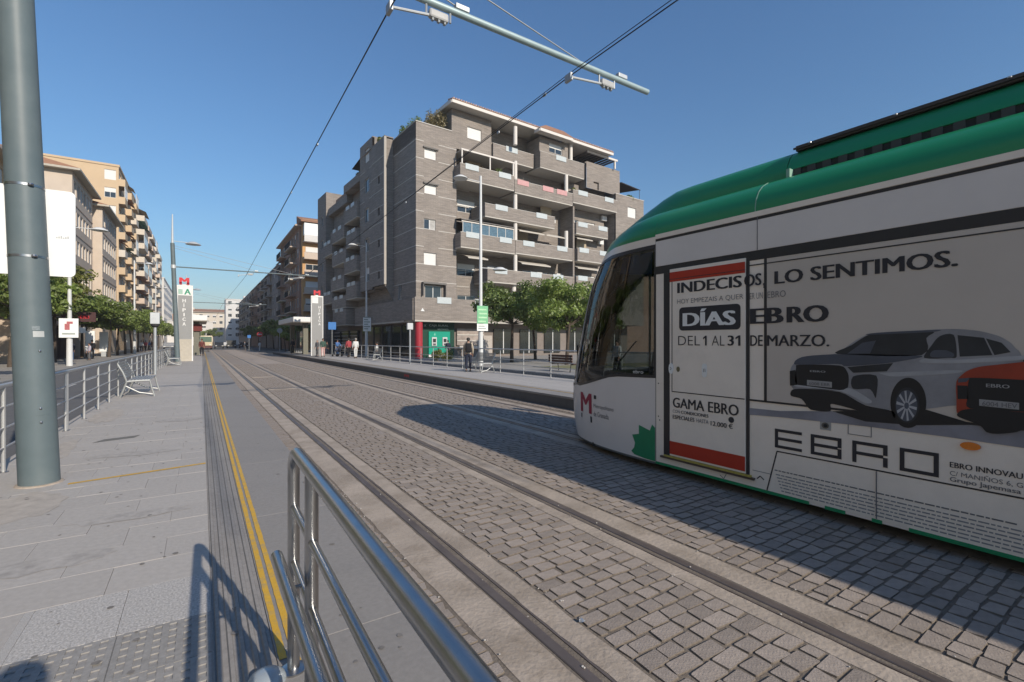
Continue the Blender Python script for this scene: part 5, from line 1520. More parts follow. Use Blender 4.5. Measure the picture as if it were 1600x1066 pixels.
# ------------------------------------------------------------ brown brick corner building
BRK = brick_mat('brown_long_brick', (0.318, 0.277, 0.241), (0.236, 0.206, 0.181), (0.19, 0.168, 0.149), 0.5, 0.085)
STRC = M('string_white', (0.50, 0.47, 0.43), rough=0.8)
SOFF = M('soffit_cream', (0.50, 0.47, 0.42), rough=0.85, var=0.06)
EAVEW = M('eave_white', (0.66, 0.62, 0.57), rough=0.7, var=0.05)
INSET = M('parapet_glass_white', (0.50, 0.54, 0.54), rough=0.35, var=0.1)
PINK = M('parapet_pink', (0.55, 0.30, 0.29), rough=0.5)
AW = M('awning_grey', (0.16, 0.15, 0.14), rough=0.8)
br = thing('brown_building', 'seven-storey brown brick corner building with stacked balconies and green bank machines', 'building', (16.58, 41.71, 0.17), R(3.0))
Z0 = -0.17                                   # heights below were measured from rail level
def q(mb, name, m, par=None, smooth=None):
    return part(name, mb, m, par or br, smooth=smooth, world=False)
# ---- corner block A: s 0..4.4
winA = [(0.9, 5.62 + Z0, 1.75, 1.40, 'glass'), (0.80, 8.95 + Z0, 1.28, 1.15, 'shutter'), (0.80, 12.28 + Z0, 1.20, 0.98, 'curtain'), (0.85, 15.62 + Z0, 1.25, 1.0, 'shutter'), (0.85, 18.92 + Z0, 1.22, 1.0, 'shutter')]
wall(br, 'S', 0, 4.25, 3.75 + Z0, 22.1 + Z0, [w[:4] for w in winA], BRK)
for w in winA: window(br, 'S', *w)
for z in (19.75, 16.42):                       # small awning boxes over two windows
    q(MB().box(0.70, 2.25, -0.16, -0.003, z + Z0 + 0.10, z + Z0 + 0.22), 'awning_box', AW)
q(MB().box(0.55, 2.95, -0.45, -0.003, 7.12 + Z0, 7.3 + Z0).box(0.55, 0.62, -0.40, -0.01, 6.0 + Z0, 7.1 + Z0).box(2.88, 2.95, -0.40, -0.01, 6.0 + Z0, 7.1 + Z0), 'awning_box', AW)
# main solid masses (kept just behind the faces)
q(MB().box(0.25, 31.3, 1.9, 31.5, 3.9 + Z0, 20.0 + Z0).box(0.25, 4.1, 0.24, 2.0, 3.9 + Z0, 20.9 + Z0), 'core', BRK)
q(MB().box(0.15, 27.0, 3.5, 26, 19.9 + Z0, 21.0 + Z0), 'roof_terrace', M('terrace_tile', (0.3, 0.2, 0.15)))
# groove at s 4.25..4.6
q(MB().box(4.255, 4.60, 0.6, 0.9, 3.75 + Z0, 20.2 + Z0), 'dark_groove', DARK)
# top storey over the corner
wall(br, 'S', 3.75, 8.35, 20.6 + Z0, 24.35 + Z0, [(5.5, 21.95 + Z0, 1.65, 1.15)], BRK, ref=0.02)
window(br, 'S', 5.5, 21.95 + Z0, 1.65, 1.15, 'shutter', ref=0.02)
q(MB().box(3.75, 3.95, 0.03, 6, 22.1 + Z0, 24.35 + Z0).box(8.15, 8.34, 0.26, 6, 20.6 + Z0, 24.35 + Z0).box(3.75, 24, 5.8, 6.0, 20.6 + Z0, 24.35 + Z0), 'penthouse_wall', BRK)
# parapet coping at the corner
q(MB().box(0.0, 0.3, 0.02, 5.4, 20.6 + Z0, 22.1 + Z0), 'parapet', BRK)
q(MB().box(-0.05, 3.74, -0.05, 0.35, 22.1 + Z0, 22.18 + Z0).box(-0.05, 0.33, 0.351, 5.4, 22.1 + Z0, 22.18 + Z0), 'coping', STRC)
# ---- recessed wall B: s 4.6..19.3 at depth 1.5
bw = []
for k in range(6):
    zf = 4.25 + 3.25 * k + Z0
    bw += [(5.2, zf + 0.95, 2.1, 1.25, ['glass', 'half', 'half', 'half', 'half', 'glass'][k]), (9.6, zf + 0.1, 0.9, 2.1, 'glass'), (12.4, zf + 0.1, 2.5, 2.15, ['glass', 'glass', 'half', 'curtain', 'half', 'half'][k]), (16.2, zf + 0.8, 1.7, 1.4, 'glass')]
wall(br, 'S', 4.6, 19.3, 3.75 + Z0, 24.35 + Z0, [w[:4] for w in bw], BRK, ref=1.5)
for w in bw: window(br, 'S', *w, ref=1.5)
# ---- block D: s 19.3..27.3 and E: s 27.3..31.4
dw = []
for k in range(5):
    zf = 4.25 + 3.25 * k + Z0
    dw += [(20.2, zf + 0.1, 1.0, 2.1, 'glass'), (22.2, zf + 0.6, 1.8, 1.6, ['glass', 'half', 'glass', 'shutter', 'half'][k])]
wall(br, 'S', 19.3, 25.6, 3.75 + Z0, 20.4 + Z0, [w[:4] for w in dw], BRK, ref=0.6)
for w in dw: window(br, 'S', *w, ref=0.6)
q(MB().box(19.05, 19.29, -0.75, 2.0, 3.75 + Z0, 17.4 + Z0), 'fin_wall', BRK)
ew = [(28.3, zf + Z0, 1.6, 1.3, st_) for zf, st_ in ((8.2, 'glass'), (11.4, 'half'), (14.6, 'half'), (17.4, 'shutter'))]
wall(br, 'S', 26.1, 31.4, 3.75 + Z0, 19.9 + Z0, [w[:4] for w in ew], BRK, ref=-0.9)
for w in ew: window(br, 'S', *w, ref=-0.9)
q(MB().box(26.1, 26.35, -0.68, 1.9, 3.75 + Z0, 19.9 + Z0).box(31.15, 31.4, -0.68, 1.9, 3.75 + Z0, 19.9 + Z0), 'side_wall', BRK)
q(MB().box(26.05, 31.45, -0.95, -0.6, 19.9 + Z0, 19.98 + Z0), 'coping', STRC)
# set-back top storey wall on the right with pergola
wall(br, 'S', 21.4, 27.2, 19.9 + Z0, 23.0 + Z0, [(22.6, 19.95 + Z0, 0.9, 0.9)], BRK, ref=-0.55)
q(MB().box(27.0, 27.2, -0.32, 4, 19.9 + Z0, 23.0 + Z0).box(21.4, 21.6, -0.32, 4, 19.9 + Z0, 23.0 + Z0), 'side_wall', BRK)
# ---- balconies on the south face: (s0, s1, zb, zt, out, inset colour)
def balcony(s0, s1, zb, zt, out, ins=INSET, back=1.5, nins=2):
    zb += Z0; zt += Z0
    mb = MB().box(s0, s1, -out, -out + 0.16, zb, zt).box(s0, s0 + 0.16, -out + 0.16, back, zb, zt).box(s1 - 0.16, s1, -out + 0.16, back, zb, zt)
    bo = q(mb, 'balcony', BRK)
    part('balcony_soffit', MB().box(s0 + .02, s1 - .02, -out + .02, back, zb - 0.12, zb + 0.12), SOFF, bo, world=False)
    part('balcony_coping', MB().box(s0 - .02, s1 + .02, -out - .02, -out + .18, zt, zt + .05), STRC, bo, world=False)
    for i in range(nins):
        c = s0 + (s1 - s0) * (i + 0.5) / nins + (0.4 if i % 2 else -0.3)
        part('planter_panel', MB().box(c - 0.75, c + 0.75, -out - .05, -out - .003, zt - 0.42, zt + 0.12), ins, bo, world=False)
    return bo
bb = balcony(4.0, 10.4, 17.35, 18.75, 1.2)
pgm = MB().box(4.1, 10.4, -1.25, -1.13, 20.05 + Z0, 20.2 + Z0)
for s in (4.2, 7.4, 10.25): pgm.box(s - .06, s + .06, -1.22, -1.12, 18.8 + Z0, 20.05 + Z0)
part('pergola', pgm, EAVEW, bb, world=False)
part('pergola_roof', MB().box(4.2, 10.3, -1.1, 1.4, 20.1 + Z0, 20.16 + Z0), SOFF, bb, world=False)
balcony(10.45, 18.6, 17.2, 18.45, 1.2, PINK, nins=3)
balcony(6.8, 15.9, 14.2, 15.4, 1.2)
ba = balcony(4.05, 10.5, 10.85, 12.2, 1.2)
part('glazing', MB().box(4.3, 10.3, -1.12, -1.08, 12.25 + Z0, 13.2 + Z0), M('balcony_glass_blue', (0.10, 0.16, 0.2), rough=0.1, var=0.3, spec=0.8), ba, world=False)
gm = MB()
for i in range(7): gm.box(4.3 + i, 4.35 + i, -1.14, -1.06, 12.2 + Z0, 13.3 + Z0)
gm.box(4.2, 10.4, -1.15, -1.05, 13.25 + Z0, 13.35 + Z0)
part('glazing_frame', gm, EAVEW, ba, world=False)
part('awning', MB().add([(4.1, -1.25, 13.5 + Z0), (10.4, -1.25, 13.5 + Z0), (10.4, 1.4, 13.95 + Z0), (4.1, 1.4, 13.95 + Z0), (4.1, -1.25, 13.4 + Z0), (10.4, -1.25, 13.4 + Z0)], [(0, 1, 2, 3), (0, 4, 5, 1)]), AW, ba, world=False)
balcony(10.55, 18.6, 10.95, 12.2, 1.2)
balcony(7.1, 18.6, 7.75, 9.0, 1.2, nins=3)
balcony(18.65, 26.0, 17.6, 18.95, 1.2, back=0.6)
balcony(19.35, 24.6, 14.2, 15.4, 1.0, back=0.6)
balcony(19.35, 24.6, 11.1, 12.4, 1.2, back=0.6)
balcony(19.35, 24.6, 8.0, 9.2, 1.0, back=0.6)
for (s0, s1, z) in ((11.2, 14.6, 13.75), (14.9, 17.6, 13.75), (19.5, 22.0, 14.0), (19.6, 23.6, 10.6), (11.5, 15.5, 10.35), (5.0, 7.3, 10.3)):
    awn_ = q(MB().add([(s0, -1.0, z - 0.35 + Z0), (s1, -1.0, z - 0.35 + Z0), (s1, 0.3, z + 0.12 + Z0), (s0, 0.3, z + 0.12 + Z0), (s0, -1.0, z - 0.47 + Z0), (s1, -1.0, z - 0.47 + Z0)], [(0, 1, 2, 3), (0, 4, 5, 1)]), 'awning', M('awning_pale', (0.50, 0.46, 0.40), rough=0.85))
# top storey boxes
bt_ = balcony(14.0, 20.6, 20.65, 22.3, 1.0, INSET, nins=1)
q(MB().box(14.0, 14.16, -0.8, 1.5, 22.3 + Z0, 23.9 + Z0), 'side_wall', BRK)
wall(br, 'S', 14.0, 18.2, 22.36 + Z0, 24.0 + Z0, [(15.4, 22.6 + Z0, 1.9, 1.0)], BRK, ref=-0.85)
window(br, 'S', 15.4, 22.6 + Z0, 1.9, 1.0, 'half', ref=-0.85)
balcony(8.5, 13.8, 20.75, 22.1, 0.1, INSET, nins=1)
# air-conditioning units and folded chairs left on the balconies
ac = mesh_of('air_conditioner', MB().bbox(0, 0.85, 0, 0.3, 0, 0.6, 0.03), WHITE)
for (s, z) in ((8.9, 11.1), (14.9, 11.1), (17.2, 14.4), (15.2, 7.9), (24.3, 12.6), (8.6, 7.95), (13.4, 17.5), (24.9, 15.6), (11.2, 21.0), (18.2, 8.0)):
    part('air_conditioner', ac, None, br, loc=(s, 1.1 if s < 19 else 0.2, z + 1.1 + Z0), world=False)
drp = mesh_of('balcony_blind', MB().box(0, 1.6, -0.02, 0.02, 0, 1.5), M('blind_straw', (0.42, 0.35, 0.25), rough=0.9))
for (s, z) in ((12.2, 12.5), (15.6, 15.6), (20.6, 12.8), (6.0, 18.9)):
    part('balcony_blind', drp, None, br, loc=(s, 0.9 if s < 19 else 0.3, z + Z0), world=False)
# round white columns
cm = MB().lathe([(0.22, 0), (0.22, 1.9)], 14)
cme = mesh_of('column', cm, EAVEW, smooth=40)
for z in (9.05, 12.3, 15.5, 18.6, 22.2):
    q_o = part('column', cme, None, br, loc=(10.75, -0.85, z + Z0), world=False)
q(MB().lathe([(0.24, 0), (0.24, 2.0)], 14, (10.75, -0.6, 5.85 + Z0)), 'column', EAVEW, smooth=40)
for (s, z) in ((17.9, 12.3), (17.9, 18.6), (18.6, 22.3)):
    part('column', cme, None, br, loc=(s, -0.85, z + Z0), world=False)
# eaves with tile ends
def eave(s0, s1, z, y0, y1, tiles=True):
    z += Z0
    eo = q(MB().box(s0, s1, y0, y1, z - 0.12, z + 0.02), 'eave_soffit', SOFF)
    part('eave_edge', MB().box(s0 - .05, s1 + .05, y0 - .12, y0 - .002, z - 0.20, z + 0.10).box(s0 - .12, s0 - .002, y0, y1, z - 0.20, z + 0.10), EAVEW, eo, world=False)
    part('roof_slope', MB().add([(s0 - .1, y0 - .15, z + .16), (s1 + .1, y0 - .15, z + .16), (s1 - .5, y1, z + 1.1), (s0 + 1.5, y1, z + 1.1), (s0 - .1, y0 - .15, z + .105), (s1 + .1, y0 - .15, z + .105), (s0 - .1, y1, z + .105)], [(0, 1, 2, 3), (0, 4, 5, 1), (0, 3, 6, 4)]), TILE, eo, world=False)
    if tiles:
        tme = mesh_of('roof_tile', MB().tube([(0, -0.2, 0.16), (0, 0.9, 0.44)], 0.075, 7), M('tile_end_pink', (0.55, 0.37, 0.30), rough=0.9, rnd=0.2))
        n = int((s1 - s0) / 0.27)
        for i in range(n):
            part('roof_tile', tme, None, eo, loc=(s0 + 0.1 + i * (s1 - s0) / n, y0, z + 0.02), world=False)
    return eo
eave(3.2, 17.6, 24.55, -1.05, 7)
eave(13.2, 17.8, 24.15, -1.95, -1.1, False)
eave(17.75, 24.8, 24.30, -1.55, 7)
# pergola right of the eaves
pg = q(MB().box(21.2, 26.4, -0.95, -0.8, 23.9 + Z0, 24.12 + Z0).box(21.2, 26.4, 2.5, 2.65, 23.9 + Z0, 24.12 + Z0), 'pergola', EAVEW)
for i in range(9):
    part('pergola_slat', MB().box(21.4 + i * 0.58, 21.55 + i * 0.58, -0.79, 2.5, 23.92 + Z0, 24.1 + Z0), AW, pg, world=False)
part('pergola_post', MB().box(25.9, 26.1, -0.9, -0.72, 22.95 + Z0, 23.9 + Z0), EAVEW, pg, world=False)
q(MB().add([(27.3, -0.8, 21.6 + Z0), (30.9, -0.8, 21.3 + Z0), (30.9, 3, 21.8 + Z0), (27.3, 3, 22.2 + Z0), (27.3, -0.8, 21.5 + Z0), (30.9, -0.8, 21.2 + Z0)], [(0, 1, 2, 3), (0, 4, 5, 1)]), 'terrace_awning', DARK)
q(MB().tube([(30.8, -0.7, 19.9 + Z0), (30.8, -0.7, 21.3 + Z0)], 0.03, 6), 'awning_post', RAILK)
# string courses on the corner block
for k in range(5):
    for dz in (7.32, 8.95):
        z = dz + 3.27 * k + Z0
        if z < 21.2:
            q(MB().box(0.0 if k else 0.0, 0.78, -0.022, -0.001, z, z + 0.07).box(2.30, 4.25, -0.022, -0.001, z, z + 0.07), 'string_course', STRC)
            q(MB().box(4.62, 6.6, 1.476, 1.499, z, z + 0.07), 'string_course', STRC)
# first-floor band
bd = q(MB().box(-0.25, 8.0, -0.30, -0.06, 3.75 + Z0, 5.86 + Z0).box(8.0, 19.0, -0.30, 1.45, 3.75 + Z0, 4.6 + Z0).box(19.0, 26.05, -0.3, 0.55, 3.75 + Z0, 5.3 + Z0), 'first_floor_band', BRK)
part('band_soffit', MB().box(-0.22, 26, -0.28, 2.0, 3.60 + Z0, 3.74 + Z0), SOFF, bd, world=False)
for s in (2.0, 6.2):
    part('planter_panel', MB().box(s, s + 1.5, -0.36, -0.303, 5.35 + Z0, 5.95 + Z0), INSET, bd, world=False)
part('alarm_box', MB().prism([(0.30, 4.55 + Z0), (0.70, 4.55 + Z0), (0.50, 4.85 + Z0)], 'y', -0.36, -0.303), WHITE, bd, world=False)

# ---- west side (along t, plane s = 0); local 'W' face uses a = -t
def W(t0, t1, z0, z1, holes, out, name='west_wall'):
    """holes = (t, z, w, h, style)"""
    hs = [(-h[0] - h[2], h[1], h[2], h[3]) for h in holes]
    wall(br, 'W', -t1, -t0, z0, z1, hs, BRK, ref=-out, name=name)
    for h in holes: window(br, 'W', -h[0] - h[2], h[1], h[2], h[3], h[4], ref=-out)
zf = lambda k: 4.25 + 3.25 * k + Z0
W(0, 5.4, 3.75 + Z0, 22.1 + Z0, [(3.3, 5.9 + Z0, 0.9, 1.5, 'glass')], 0.0)
q(MB().add([(0, 5.4, 5.86 + Z0), (-0.92, 5.4, 7.5 + Z0), (-0.92, 5.4, 22.2 + Z0), (0, 5.4, 22.2 + Z0)], [(0, 1, 2, 3)]), 'fin_side', BRK)
q(MB().box(-1.0, -0.76, 5.30, 5.52, 7.5 + Z0, 22.3 + Z0), 'pale_fin', M('fin_pale', (0.40, 0.37, 0.33), rough=0.8, var=0.08))
W(5.52, 8.9, 7.5 + Z0, 22.3 + Z0, [(6.6, zf(k) + 0.7, 0.5, 0.8, 'dglass') for k in range(1, 5)], 0.98)
q(MB().box(-0.75, 0.3, 5.55, 8.85, 7.38 + Z0, 7.5 + Z0).box(-0.96, 0, 5.3, 12.9, 22.3 + Z0, 22.4 + Z0), 'slab', BRK)
q(MB().box(-0.74, 0.25, 5.53, 5.7, 7.5 + Z0, 22.3 + Z0), 'block_side', BRK)
W(8.9, 12.9, 7.3 + Z0, 23.5 + Z0, [(9.9, zf(k) + 0.8, 1.4, 1.5, ['half', 'glass', 'curtain', 'glass', 'shutter'][k - 1]) for k in range(1, 6)], 0.9)
q(MB().box(-0.68, 0.25, 8.9, 9.08, 7.3 + Z0, 23.5 + Z0).box(-0.68, 0.25, 12.72, 12.9, 7.3 + Z0, 23.5 + Z0).box(-0.68, 0.25, 9.1, 12.7, 7.2 + Z0, 7.32 + Z0).box(-0.9, 3, 8.9, 12.9, 23.5 + Z0, 23.6 + Z0), 'block_side', BRK)
W(5.4, 12.9, 3.75 + Z0, 7.4 + Z0, [(6.2, 5.9 + Z0, 1.0, 1.4, 'glass'), (9.6, 5.9 + Z0, 1.6, 1.4, 'glass')], -0.3)
ww = []
for k in range(5):
    ww += [(14.2, zf(k) + 0.3, 1.6, 1.9, ['half', 'glass', 'curtain', 'half', 'glass'][k]), (18.8, zf(k) + 0.3, 2.2, 1.9, ['glass', 'half', 'glass', 'half', 'glass'][k]), (23.0, zf(k) + 0.6, 1.0, 1.4, 'dglass')]
W(12.9, 27.3, 3.75 + Z0, 19.95 + Z0, ww, -0.4)
W(27.3, 31.7, 0.0, 22.3 + Z0, [(28.7, zf(k) + 0.8, 1.1, 1.2, 'glass') for k in range(5)], 0.8)
q(MB().box(-0.8, 0.25, 27.3, 27.5, 0.0, 22.3 + Z0).box(-0.58, 8, 31.5, 31.7, 0, 22.3 + Z0).box(-0.58, 8, 27.5, 31.5, 22.2 + Z0, 22.3 + Z0).box(0.26, 8, 27.3, 27.5, 19.9 + Z0, 22.3 + Z0), 'end_tower_side', BRK)
def wbal(t0, t1, zb, zt, out, k=0):
    zb += Z0; zt += Z0
    mb = MB().box(-out, -out + .16, t0, t1, zb, zt).box(-out + .16, 0.4, t0, t0 + .16, zb, zt).box(-out + .16, 0.4, t1 - .16, t1, zb, zt)
    bo = q(mb, 'balcony', BRK)
    part('balcony_soffit', MB().box(-out + .02, 0.4, t0 + .02, t1 - .02, zb - .1, zb + .1), SOFF, bo, world=False)
    for i in range(2):
        c = t0 + (t1 - t0) * (0.3 + 0.4 * i)
        part('planter_panel', MB().box(-out - .05, -out - .003, c - .6, c + .6, zt - .3, zt + .12), INSET, bo, world=False)
    return bo
for (t0, t1, zb, zt) in ((13.0, 17.6, 15.9, 17.6), (13.0, 16.9, 12.9, 14.6), (13.0, 17.6, 9.85, 11.5), (13.0, 16.9, 6.75, 8.5), (17.7, 23.4, 14.4, 15.9), (17.0, 22.8, 11.4, 13.0), (17.7, 23.4, 8.3, 9.8), (17.0, 22.8, 5.9, 7.3), (22.9, 27.2, 13.2, 14.9), (22.9, 27.2, 6.8, 8.2)):
    wbal(t0, t1, zb, zt, 1.25)
wbb = q(MB().box(-0.35, -0.15, -0.055, 16.5, 3.75 + Z0, 5.75 + Z0), 'first_floor_band', BRK)
part('band_soffit', MB().box(-0.33, 0.58, 2.02, 16.5, 3.6 + Z0, 3.74 + Z0), SOFF, wbb, world=False)
wbal(17.0, 22.4, 3.8, 5.7, 1.25)
# string courses on the west side
for k in range(5):
    for dz in (7.32, 8.95):
        z = dz + 3.27 * k + Z0
        if z < 21.5:
            q(MB().box(-0.022, -0.001, 0.0, 5.3, z, z + 0.07), 'string_course', STRC)
            if z > 7.6:
                q(MB().box(-1.002, -0.981, 5.53, 8.9, z, z + 0.06).box(-0.922, -0.901, 8.92, 9.85, z, z + 0.06).box(-0.922, -0.901, 11.35, 12.9, z, z + 0.06), 'string_course', STRC)
# terraced top on the west side
q(MB().box(-0.9, 1.5, 13.0, 19.0, 19.95 + Z0, 20.9 + Z0).box(-0.5, 1.5, 19.0, 27.3, 19.0 + Z0, 20.0 + Z0), 'terrace_parapet', BRK)
tp = q(MB().add([(-0.6, 13.2, 22.9 + Z0), (2, 13.2, 22.9 + Z0), (2, 16.8, 22.4 + Z0), (-0.6, 16.8, 22.4 + Z0)], [(0, 1, 2, 3)]), 'terrace_awning', DARK)
part('awning_post', MB().tube([(-0.5, 13.3, 20.9 + Z0), (-0.5, 13.3, 22.9 + Z0)], 0.06, 6), WHITE, tp, world=False)
# ---- ground floor: recessed shopfront, red column, bank machines
GSTONE = M('ground_floor_stone', (0.20, 0.17, 0.15), rough=0.8, var=0.12, scale=2)
BANKG = M('bank_dark_green', (0.006, 0.05, 0.032), rough=0.4)
BANKL = M('bank_bright_green', (0.0, 0.30, 0.20), rough=0.45, var=0.08)
SHOPG = M('shop_glass_dark', (0.02, 0.025, 0.025), rough=0.08, var=0.4, scale=0.6, spec=0.7)
q(MB().box(0.6, 30.9, 1.4, 31, 0.0, 3.75 + Z0), 'ground_floor', GSTONE)
q(MB().box(0.4, 0.58, 2.6, 16.0, 0.3, 3.2), 'shop_window', SHOPG)
for t in (4.2, 6.8, 9.4, 12.0, 14.6):
    q(MB().box(0.32, 0.58, t, t + 0.16, 0.0, 3.3), 'shop_mullion', FDARK)
for t in (17.5, 21, 24.5):
    q(MB().box(0.3, 0.585, t, t + 2.6, 0.0, 2.9), 'shop_window', SHOPG)
    for i in range(5):
        q(MB().box(0.2, 0.29, t, t + 2.6, 0.9 + i * 0.45, 0.98 + i * 0.45), 'grille_bar', STRC)
q(MB().lathe([(0.36, 0), (0.36, 3.5)], 20, (0.35, 0.15, 0.0)), 'red_column', M('column_red', (0.36, 0.03, 0.045), rough=0.45), smooth=40)
q(MB().box(0.9, 4.6, 1.05, 1.395, 0.0, 3.55), 'bank_front', BANKG)
bk = q(MB().box(1.75, 4.05, 0.92, 1.045, 0.35, 2.55), 'bank_machine_panel', BANKL)
part('panel_foot', MB().box(1.75, 4.05, 0.90, 1.04, 0.1, 0.34), WHITE, bk, world=False)
for s in (2.05, 3.2):
    at = part('cash_machine', MB().bbox(s, s + 0.52, 0.84, 0.915, 1.15, 2.0, 0.02), M('atm_grey', (0.55, 0.56, 0.56)), bk, world=False)
for s in (2.05, 3.2):
    part('machine_screen', MB().box(s + 0.1, s + 0.42, 0.825, 0.838, 1.5, 1.85), DARK, bk, world=False)
    part('machine_keypad', MB().box(s + 0.12, s + 0.4, 0.80, 0.838, 1.22, 1.4), M('keypad_dark', (0.1, 0.1, 0.11)), bk, world=False)
part('panel_logo', MB().prism([(2.28, 2.17), (2.48, 2.17), (2.38, 2.45)], 'y', 0.905, 0.918), M('logo_pale_green', (0.2, 0.55, 0.42)), bk, world=False)
SGNW = M('bank_sign_white', (0.42, 0.50, 0.46), rough=0.5)
for txt, s0, s1, z0, z1 in (('CAJA RURAL', 1.85, 3.95, 2.98, 3.24), ('GRANADA', 2.75, 3.95, 2.72, 2.86)):
    sv, sf = text_mb(txt, s1 - s0, z1 - z0, 0.02)
    q(MB().add([(s0 + a, 1.04 - e, z0 + b_) for a, b_, e in sv], sf), 'bank_lettering', SGNW)
q(MB().prism([(1.3, 2.98), (1.42, 3.06), (1.55, 2.98), (1.48, 3.11), (1.55, 3.24), (1.42, 3.17), (1.3, 3.24), (1.37, 3.11)], 'y', 1.03, 1.045), 'bank_emblem', SGNW)
q(MB().box(5.0, 8.2, 1.2, 1.39, 1.2, 2.9), 'shop_window', M('shop_posters', (0.33, 0.28, 0.25), rough=0.3, var=0.4, scale=1.5))
for z in (1.6, 2.2): q(MB().box(5.0, 8.2, 1.15, 1.195, z, z + 0.12), 'shop_band', STRC)
q(MB().box(5.2, 8.0, 1.1, 1.19, 0.9, 1.15), 'shop_sill', STRC)
for s in (9.5, 13.0, 16.5, 20, 23.5, 27):
    q(MB().box(s, s + 2.4, 1.25, 1.395, 0.3, 2.9), 'shop_window', SHOPG)
    q(MB().box(s + 1.15, s + 1.25, 1.2, 1.245, 0.3, 2.9), 'shop_mullion', FRAME)
q(MB().box(7.9, 9.3, 1.3, 1.395, 0.0, 2.2), 'stone_panel', M('pale_stone', (0.42, 0.38, 0.34), rough=0.8))

# small brick block showing just over the tram roof
sb = thing('rooftop_building', 'reddish brick roof with chimney and dish peeking over the tram', 'building', (49.6, 47, 0.17))
part('wall', MB().box(0, 7, 0, 12, 0, 17.2), BRICKD, sb, world=False)
part('roof', MB().add([(-.5, -.5, 17.2), (7.5, -.5, 17.2), (7.5, 12, 17.2), (-.5, 12, 17.2), (2, 6, 19), (5, 6, 19)], [(0, 1, 5, 4), (1, 2, 5), (2, 3, 4, 5), (3, 0, 4)]), TILE, sb, world=False)
part('chimney', MB().box(1.4, 2.6, 2, 3.2, 17.3, 20.4), BRICKD, sb, world=False)
# ------------------------------------------------------------ trees and plants
def leaf_mat(name, c):
    m = bpy.data.materials.new(name); m.use_nodes = True
    nt = m.node_tree; nt.nodes.clear()
    out = nt.nodes.new('ShaderNodeOutputMaterial')
    df = nt.nodes.new('ShaderNodeBsdfDiffuse'); tl = nt.nodes.new('ShaderNodeBsdfTranslucent'); gl = nt.nodes.new('ShaderNodeBsdfGlossy')
    gl.inputs['Roughness'].default_value = 0.45
    mx = nt.nodes.new('ShaderNodeMixShader'); mx.inputs[0].default_value = 0.45
    m2 = nt.nodes.new('ShaderNodeMixShader'); m2.inputs[0].default_value = 0.06
    at = nt.nodes.new('ShaderNodeAttribute'); at.attribute_name = 'leaf_tint'
    oi = nt.nodes.new('ShaderNodeObjectInfo')
    mp = nt.nodes.new('ShaderNodeMapRange'); mp.inputs['To Min'].default_value = 0.55; mp.inputs['To Max'].default_value = 1.6
    nt.links.new(at.outputs['Fac'], mp.inputs['Value'])
    m3 = nt.nodes.new('ShaderNodeMapRange'); m3.inputs['To Min'].default_value = 0.85; m3.inputs['To Max'].default_value = 1.15
    nt.links.new(oi.outputs['Random'], m3.inputs['Value'])
    mu = nt.nodes.new('ShaderNodeMath'); mu.operation = 'MULTIPLY'
    nt.links.new(mp.outputs[0], mu.inputs[0]); nt.links.new(m3.outputs[0], mu.inputs[1])
    vm = nt.nodes.new('ShaderNodeVectorMath'); vm.operation = 'SCALE'; vm.inputs[0].default_value = c
    nt.links.new(mu.outputs[0], vm.inputs['Scale'])
    for s_ in (df, tl): nt.links.new(vm.outputs[0], s_.inputs[0])
    nt.links.new(df.outputs[0], mx.inputs[1]); nt.links.new(tl.outputs[0], mx.inputs[2])
    nt.links.new(mx.outputs[0], m2.inputs[1]); nt.links.new(gl.outputs[0], m2.inputs[2])
    nt.links.new(m2.outputs[0], out.inputs[0])
    return m
LEAF1 = leaf_mat('leaf_mid_green', (0.185, 0.245, 0.055))
LEAF2 = leaf_mat('leaf_dark_green', (0.155, 0.21, 0.052))
LEAF3 = leaf_mat('leaf_yellow_green', (0.20, 0.21, 0.05))
LEAF4 = leaf_mat('leaf_dry', (0.24, 0.20, 0.10))
BARK = M('bark', (0.085, 0.065, 0.05), rough=0.95, var=0.3, scale=8, bump=0.6)

def leaves_mesh(name, clumps, n, size, mat, rng_, flat=0.0):
    """clumps = (x, y, z, r, rz); leaves are bent quads scattered through every clump, denser to its surface"""
    V, F, T = [], [], []
    tot = sum(c[3] ** 2 for c in clumps)
    for (cx, cy, cz, r, rz) in clumps:
        k = int(n * r * r / tot)
        ct = rng_.uniform(0.0, 0.45)
        for i in range(k):
            d = Vector((rng_.gauss(0, 1), rng_.gauss(0, 1), rng_.gauss(0, 1))).normalized()
            rad = rng_.random() ** 0.42
            p = Vector((cx + d.x * r * rad, cy + d.y * r * rad, cz + d.z * rz * rad))
            nrm = (d + Vector((rng_.gauss(0, .7), rng_.gauss(0, .7), rng_.gauss(0, .7) + 0.5))).normalized()
            a = nrm.orthogonal().normalized(); b_ = nrm.cross(a)
            th = rng_.uniform(0, 6.283)
            u = a * math.cos(th) + b_ * math.sin(th); w = nrm.cross(u)
            s = size * rng_.uniform(0.6, 1.3)
            o = len(V)
            V += [p - u * s, p + w * s * 0.55 + nrm * s * .12, p + u * s, p - w * s * 0.55 + nrm * s * .12]
            F.append((o, o + 1, o + 2, o + 3))
            t = min(1, max(0, ct + rng_.uniform(0, 0.55)))
            T += [t] * 4
    me = bpy.data.meshes.new(name)
    me.from_pydata([tuple(v) for v in V], [], F)
    at = me.attributes.new('leaf_tint', 'FLOAT', 'POINT')
    at.data.foreach_set('value', T)
    me.materials.append(mat); me.update()
    return me

